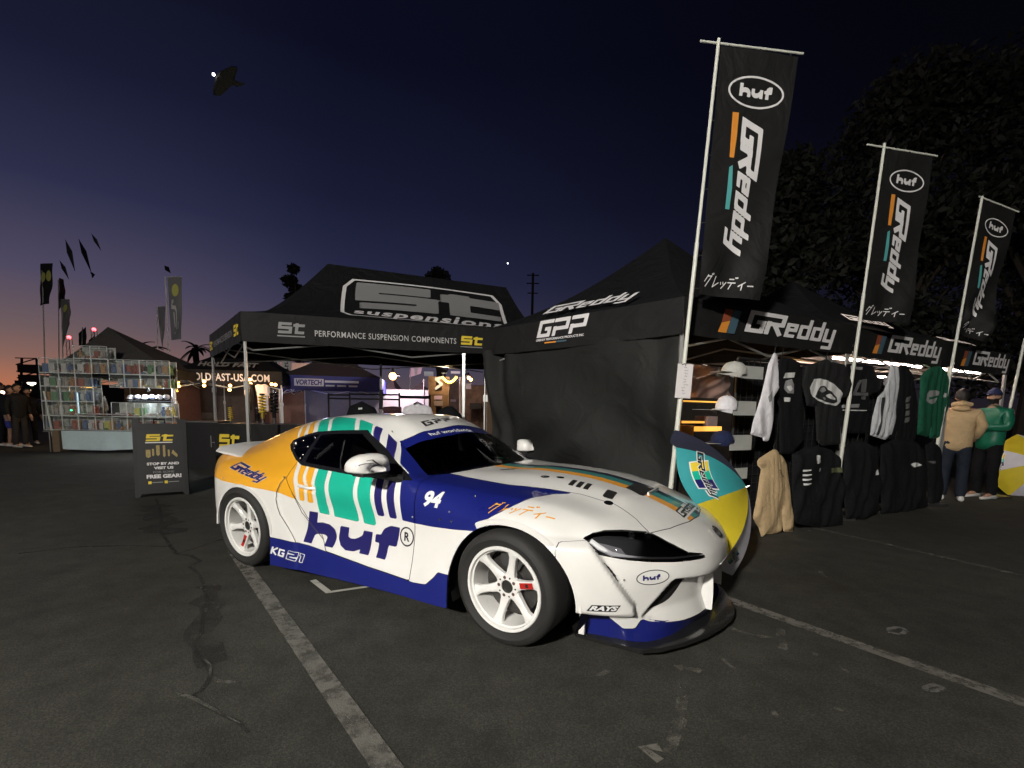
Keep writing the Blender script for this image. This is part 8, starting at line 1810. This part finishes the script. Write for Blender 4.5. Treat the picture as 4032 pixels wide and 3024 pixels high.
# low dark buildings along the horizon
rr = random.Random(5)
BLD = mat('far_building', (.03, .025, .025), .8); WARMW = mat('far_window_lit', (1, .7, .45), .5, emit=(1, .62, .35), es=1.6)
ORD = ('first', 'second', 'third', 'fourth', 'fifth', 'sixth', 'seventh')
for i in range(7):
    d = rr.uniform(120, 190); x = -215+i*19+rr.uniform(-5, 5); w = rr.uniform(10, 17); h = rr.uniform(3.5, 7.5); e = empty('far_building', (x, d, 0), 0, 'low dark building on the horizon, %s from the left' % ORD[i], 'building', 'low buildings along the horizon'); m = MB(); m.box((0, 0, h/2), (w, 8, h)); m.build('wall', BLD, e); m = MB(); m.box((rr.uniform(-w/4, w/4), 0, h+.5), (w*.3, 4, 1)); m.build('roof_plant', BLD, e)
    for k in range(rr.randint(1, 3)): m = MB(); m.box((rr.uniform(-w*.4, w*.4), -4.03, rr.uniform(1.2, h-1)), (.7, .06, .6)); m.build('lit_window', WARMW, e)
# ------------------------------------------------------------------ utility pole, evening star
p = FP(1151.5, 590, 62); e = empty('utility_pole', (p.x, 62, 0), 0, 'tall utility pole with crossarms behind the black canopies', 'utility pole'); m = MB(); m.tube([(0, 0, 0), (.0, 0, p.z)], [.22, .15], 8); m.build('pole', mat('pole_wood', (.03, .022, .02), .9), e, True)
for k, w in ((.3, 1.5), (1.3, 1.6), (2.5, 1.3)): m = MB(); m.box((0, -.15, p.z-k), (w, .1, .12)); m.build('crossarm', MATS['pole_wood'], e)
p = FP(1097, 569, 900); m = MB(); m.sphere((0, 0, 0), 1.0, 10, 7); o = m.build('evening_star', mat('star', (1, 1, 1), .5, emit=(.85, .92, 1), es=10), None, True); o.location = p; tag(o, kind='structure')
# ------------------------------------------------------------------ trees
LEAF = mat('leaf_dark', (.013, .014, .008), .7, noise=.4, nscale=3); BARK = mat('bark', (.05, .038, .028), .9, noise=.3)
def tree(x, y, H, cr, label, n=9000, seed=0, leaf=.16, base=.35, lobes=16, shape=1.0, group='trees behind the stalls', m_=LEAF):
    r = np.random.default_rng(seed); e = empty('tree', (x, y, 0), 0, label, 'tree', group); m = MB(); tops = []
    m.tube([(0, 0, 0), (.1, 0, H*.25), (-.05, .1, H*.5), (.1, 0, H*.8)], [H*.028, H*.022, H*.014, H*.005], 8)
    C = []
    for k in range(lobes):
        z = H*(base+(1-base)*r.random()**.8); f = math.sin(math.pi*min(1, max(.12, (z/H-base)/(1-base)*.8+.18)))**.7; a = r.random()*6.28; d = cr*f*(r.random()**.5)*.8; c = np.array([d*math.cos(a), d*math.sin(a), z]); C.append((c, cr*(.22+.20*r.random())*shape))
        m.tube([(0, 0, max(H*.2, z-H*.25)), tuple(c*[.5, .5, 1]-[0, 0, H*.08]), tuple(c)], [H*.010, H*.006, H*.002], 5)
    m.build('trunk', BARK, e, True)
    V = np.zeros((n*4, 3)); w = np.array([c[1]**2 for c in C]); idx = r.choice(len(C), n, p=w/w.sum()); cen = np.array([C[i][0] for i in idx]); rad = np.array([C[i][1] for i in idx]); u = r.normal(0, 1, (n, 3)); u /= np.linalg.norm(u, axis=1, keepdims=True); P = cen+u*(rad*(r.random(n)**.45))[:, None]*[1, 1, .8]
    a = r.normal(0, 1, (n, 3)); a /= np.linalg.norm(a, axis=1, keepdims=True); b = np.cross(a, r.normal(0, 1, (n, 3))); b /= np.linalg.norm(b, axis=1, keepdims=True)+1e-9; s = leaf*(.6+.8*r.random(n))[:, None]
    V[0::4] = P-a*s; V[1::4] = P+b*s*.45; V[2::4] = P+a*s; V[3::4] = P-b*s*.45; F = np.arange(n*4).reshape(n, 4)
    me = bpy.data.meshes.new('crown'); me.from_pydata(V.tolist(), [], F.tolist()); me.materials.append(m_); link('crown', me, e); return e
t1 = FP(640, 640, 40); tree(t1.x, 40, FP(640, 576, 40).z, 1.7, 'slim dark tree rising behind the left end of the ridge canopy', 5200, 1, .17, .30, 14); t2 = FP(948, 640, 46); tree(t2.x, 46, FP(948, 583, 46).z, 2.3, 'dark tree top showing above the ridge of the big canopy', 5200, 2, .17, .3, 14)
for i, (x, y, H, cr, sd, lab) in enumerate(((11.5, 22, 11.5, 4.4, 3, 'big dark tree behind the tallest banner'), (17.5, 22, 15.5, 5.2, 4, 'tallest dark tree between the two taller banners'), (24, 22, 18, 6.0, 5, 'broad dark tree at the right behind the smallest banner'), (30, 27, 16, 6.0, 6, 'dark tree at the far right picture edge'))): tree(x, y, H, cr, lab, 19000, sd, .17, .22, 40)
def palm(px, py, depth, label, h=None, seed=0):
    r = random.Random(seed); p = FP(px, py, depth); e = empty('palm_tree', (p.x, depth, 0), 0, label, 'palm tree'); H = p.z; m = MB(); m.tube([(0, 0, 0), (.1, 0, H*.5), (0, 0, H)], [.25, .2, .18], 8); m.build('trunk', BARK, e, True)
    for k in range(16):
        a = k*2.4; L = r.uniform(1.3, 1.9); el = r.uniform(-.5, 1.1); V = []; F = []; n = 7
        for i in range(n+1): t = i/n; q = Vector((math.cos(a)*L*t*math.cos(el*(1-t*.8)), math.sin(a)*L*t*math.cos(el*(1-t*.8)), H+L*t*math.sin(el)-1.0*t*t)); sd = Vector((-math.sin(a), math.cos(a), 0))*(.20*math.sin(math.pi*min(.97, t*.9+.08))); V += [q+sd-Vector((0, 0, .06)), q-sd-Vector((0, 0, .06)), q]
        for i in range(n): F += [(3*i, 3*i+2, 3*i+5, 3*i+3), (3*i+2, 3*i+1, 3*i+4, 3*i+5)]
        meshobj('frond', V, F, LEAF, e, True)
    return e
palm(320, 756, 42, 'small palm tree silhouetted right of the pointed canopy', seed=1); palm(296, 751, 48, 'shorter palm tree left of the small palm', seed=2); palm(424, 752, 46, 'palm top peeping above the web address canopy', seed=3)
# ================================================================== paint, cracks and scuffs on the lot
def worn(name, col, wear, scale=9.):
    m = bpy.data.materials.new(name); m.use_nodes = True; nt = m.node_tree; b = nt.nodes['Principled BSDF']; N = nt.nodes.new; L = nt.links.new; tc = N('ShaderNodeTexCoord')
    n = N('ShaderNodeTexNoise'); n.inputs['Scale'].default_value = scale; n.inputs['Detail'].default_value = 8; n.inputs['Roughness'].default_value = .72; L(tc.outputs['Object'], n.inputs['Vector'])
    mr = N('ShaderNodeMapRange'); mr.inputs['From Min'].default_value = wear-.12; mr.inputs['From Max'].default_value = wear+.14; L(n.outputs[0], mr.inputs[0])
    n3 = N('ShaderNodeTexNoise'); n3.inputs['Scale'].default_value = 140; n3.inputs['Detail'].default_value = 3; L(tc.outputs['Object'], n3.inputs['Vector']); bp = N('ShaderNodeBump'); bp.inputs['Strength'].default_value = .4; bp.inputs['Distance'].default_value = .006; L(n3.outputs[0], bp.inputs['Height']); L(bp.outputs[0], b.inputs['Normal'])
    b.inputs['Base Color'].default_value = (*col, 1); b.inputs['Roughness'].default_value = .85; L(mr.outputs[0], b.inputs['Alpha']); return m
PAINT = worn('worn_line_paint', (.155, .148, .128), .42); CHALK = worn('faded_mark_paint', (.15, .143, .12), .52); FRESH = worn('white_mark_paint', (.50, .49, .44), .28); CRACK = worn('crack_dark', (.022, .022, .020), .49, 5.); CRACKL = worn('crack_edge_pale', (.11, .107, .092), .50, 12.); STAIN = worn('dark_stain', (.028, .027, .024), .50, 2.2)
def strip(name, pts, w, m, z=.004, seed=0, jit=0.):
    r = random.Random(seed); P = [on_ground(*p) for p in pts]; Q = []
    for a, b in zip(P[:-1], P[1:]):
        k = max(1, int((b-a).length/.10))
        for i in range(k): Q.append(a.lerp(b, i/k))
    Q.append(P[-1]); V = []; n = len(Q); ws = w if isinstance(w, (list, tuple)) else (w, w)
    for i, q in enumerate(Q):
        t = (Q[min(i+1, n-1)]-Q[max(i-1, 0)]).normalized(); s = V3(-t.y, t.x); ww = (ws[0]+(ws[1]-ws[0])*i/(n-1))*.5*(1+jit*r.uniform(-1, 1)); j = s*(jit*w if not isinstance(w, tuple) else 0)*r.uniform(-1, 1); V += [q+s*ww+j+V3(0, 0, z), q-s*ww+j+V3(0, 0, z)]
    return meshobj(name, V, [(2*i, 2*i+1, 2*i+3, 2*i+2) for i in range(n-1)], m, kind='structure')
strip('parking_line', [(505, 1190), (531, 1226), (836, 1659), (1000, 1890)], .098, PAINT); strip('parking_line', [(1560, 1290), (1605, 1307), (2212, 1519), (2600, 1655)], .10, PAINT); strip('parking_line', [(1690, 1122), (1718, 1132), (1906, 1174), (2212, 1245)], .08, CHALK)
strip('floor_mark', [(676, 1254), (711, 1281)], .045, FRESH); strip('floor_mark', [(706, 1281), (790, 1269), (860, 1258)], .035, FRESH, z=.005)
K8 = lambda x, y: (1261.8+.42955*x, 1097.2+.42955*y)
strip('floor_mark', [K8(690, 590), K8(800, 630), K8(990, 665)], .035, CHALK); strip('floor_mark', [K8(985, 610), K8(1000, 715)], .05, CHALK, z=.005)
strip('floor_mark', [K8(380, 1205), K8(300, 1210), K8(385, 1275)], .04, worn('pale_squiggle', (.17, .16, .135), .40), jit=.25); strip('floor_mark', [K8(430, 1240), K8(490, 1000), K8(500, 900)], .05, CHALK, z=.005); strip('floor_mark', [K8(470, 810), K8(520, 800), K8(590, 825)], .05, MATS.get('x') or CHALK, jit=.3)
for cx, cy in ((1575, 620), (1755, 910)):
    pts = [K8(cx+45*math.cos(t)+12*math.sin(t)*0, cy+16*math.sin(t)) for t in np.linspace(0, 2*math.pi, 16)]; strip('floor_ring', pts, .025, worn('ring_paint', (.15, .145, .135), .44), jit=.2, seed=int(cx))
for i, (x, y, dx, dy) in enumerate(((1180, 320, 40, 30), (60, 860, 60, -40), (940, 1030, 40, 20), (780, 1160, 50, 8), (700, 760, 60, 50), (1150, 740, 30, 5), (1300, 820, 30, 4), (880, 640, 30, 20), (1260, 1020, 50, 5), (480, 1120, 40, -50))): strip('scuff_mark', [K8(x, y), K8(x+dx, y+dy)], .03, CHALK, z=.0045, seed=i, jit=.4)
K9 = lambda x, y: (.39683*x, 1042.4+.39683*y)
C_ = [(850, 90), (880, 180), (870, 260), (930, 350), (960, 390), (1040, 400), (1090, 430), (1030, 460), (1085, 500), (1110, 560), (1130, 650), (1105, 740), (1095, 820), (1060, 880), (1065, 930), (1110, 980), (1145, 1040), (1130, 1090), (1090, 1140), (1040, 1165)]
strip('crack', [K9(*p) for p in C_], (.034, .020), CRACK, seed=3, jit=.35); strip('crack', [K9(*p) for p in ((960, 390), (1090, 350), (1210, 310))], .025, CRACK, seed=4, jit=.4, z=.005); strip('crack', [K9(*p) for p in ((930, 350), (700, 345), (380, 355), (100, 390))], .02, CRACK, seed=5, jit=.4, z=.005)
strip('crack', [K9(*p) for p in ((1040, 1165), (1100, 1210), (1200, 1270), (1300, 1320), (1350, 1370))], .016, CRACK, seed=6, jit=.4, z=.005); strip('crack_edge', [K9(*p) for p in ((970, 1150), (1040, 1165), (1110, 1205), (1210, 1265), (1310, 1315))], .018, CRACKL, seed=7, jit=.5, z=.006); strip('crack_edge', [K9(*p) for p in ((1100, 965), (1145, 1005), (1150, 1050), (1200, 1085), (1310, 1095))], .018, CRACKL, seed=8, jit=.5, z=.006)
strip('tar_patch', [K9(*p) for p in ((1130, 560), (1150, 700), (1120, 800), (1090, 900), (1130, 1000))], .14, STAIN, seed=9, jit=.3, z=.0035); strip('tar_patch', [K9(*p) for p in ((850, 120), (880, 250), (940, 280))], .25, STAIN, seed=10, jit=.3, z=.0035)
# small glints: bottle caps and foil on the asphalt
for i, (x, y) in enumerate(((1748, 1148), (1819, 1124))):
    m = MB(); m.sphere((0, 0, .006), .012, 8, 5); o = m.build('bottle_cap', CHROME, None, True); o.location = on_ground(x, y); tag(o, ('shiny bottle cap on the asphalt nearest the low black hoodies', 'shiny bottle cap on the asphalt farther right')[i], 'bottle cap')

# ================================================================== unseen canopy, car and lamps added for reflections in paint and glass
g0 = 'unseen stalls added for reflections'
bt = canopy('canopy_tent', [V3(7.5, -6.5), V3(2.5, -6.5), V3(2.5, -9.5), V3(7.5, -9.5)], 2.1, 2.4, V3(5, -8, 3.4), 'unseen white canopy added behind the camera for reflections', group=g0, cm=WHT, rm=WHT, n=6)
for k in (0, 1): tube_light(V3(7.2-2.5*k, -6.7, 2.08), V3(5.2-2.5*k, -6.7, 2.08), 'unseen tube light added at the canopy behind the camera for reflections, %s one' % ('left', 'right')[k])
bc = far_car(1000, 900, 20, ('white', (.6, .6, .6)), R(35), 'unseen white car added behind the camera for reflections', False); bc.location = (-2.2, -3.6, 0)
for i, x in enumerate((-7.5, -3.5, .5, 4.5)):
    e = empty('reflection_lamp', (x, -5.2, 3.1+.2*(i % 2)), 0, 'unseen bare lamp added behind the camera for reflections, %s from the left' % ('fourth', 'third', 'second', 'first')[i], 'lamp', 'unseen lamps added for reflections'); m = MB(); m.sphere((0, 0, 0), .06, 10, 7); m.build('bulb', mat('reflection_bulb', (1, 1, 1), .5, emit=(1, .93, .8), es=160), e, True); m = MB(); m.tube([(0, 0, .05), (0, 0, .14)], .025, 6); m.build('socket', BLACKM, e, True)  # bare bulbs added out of view to put glints in the paint
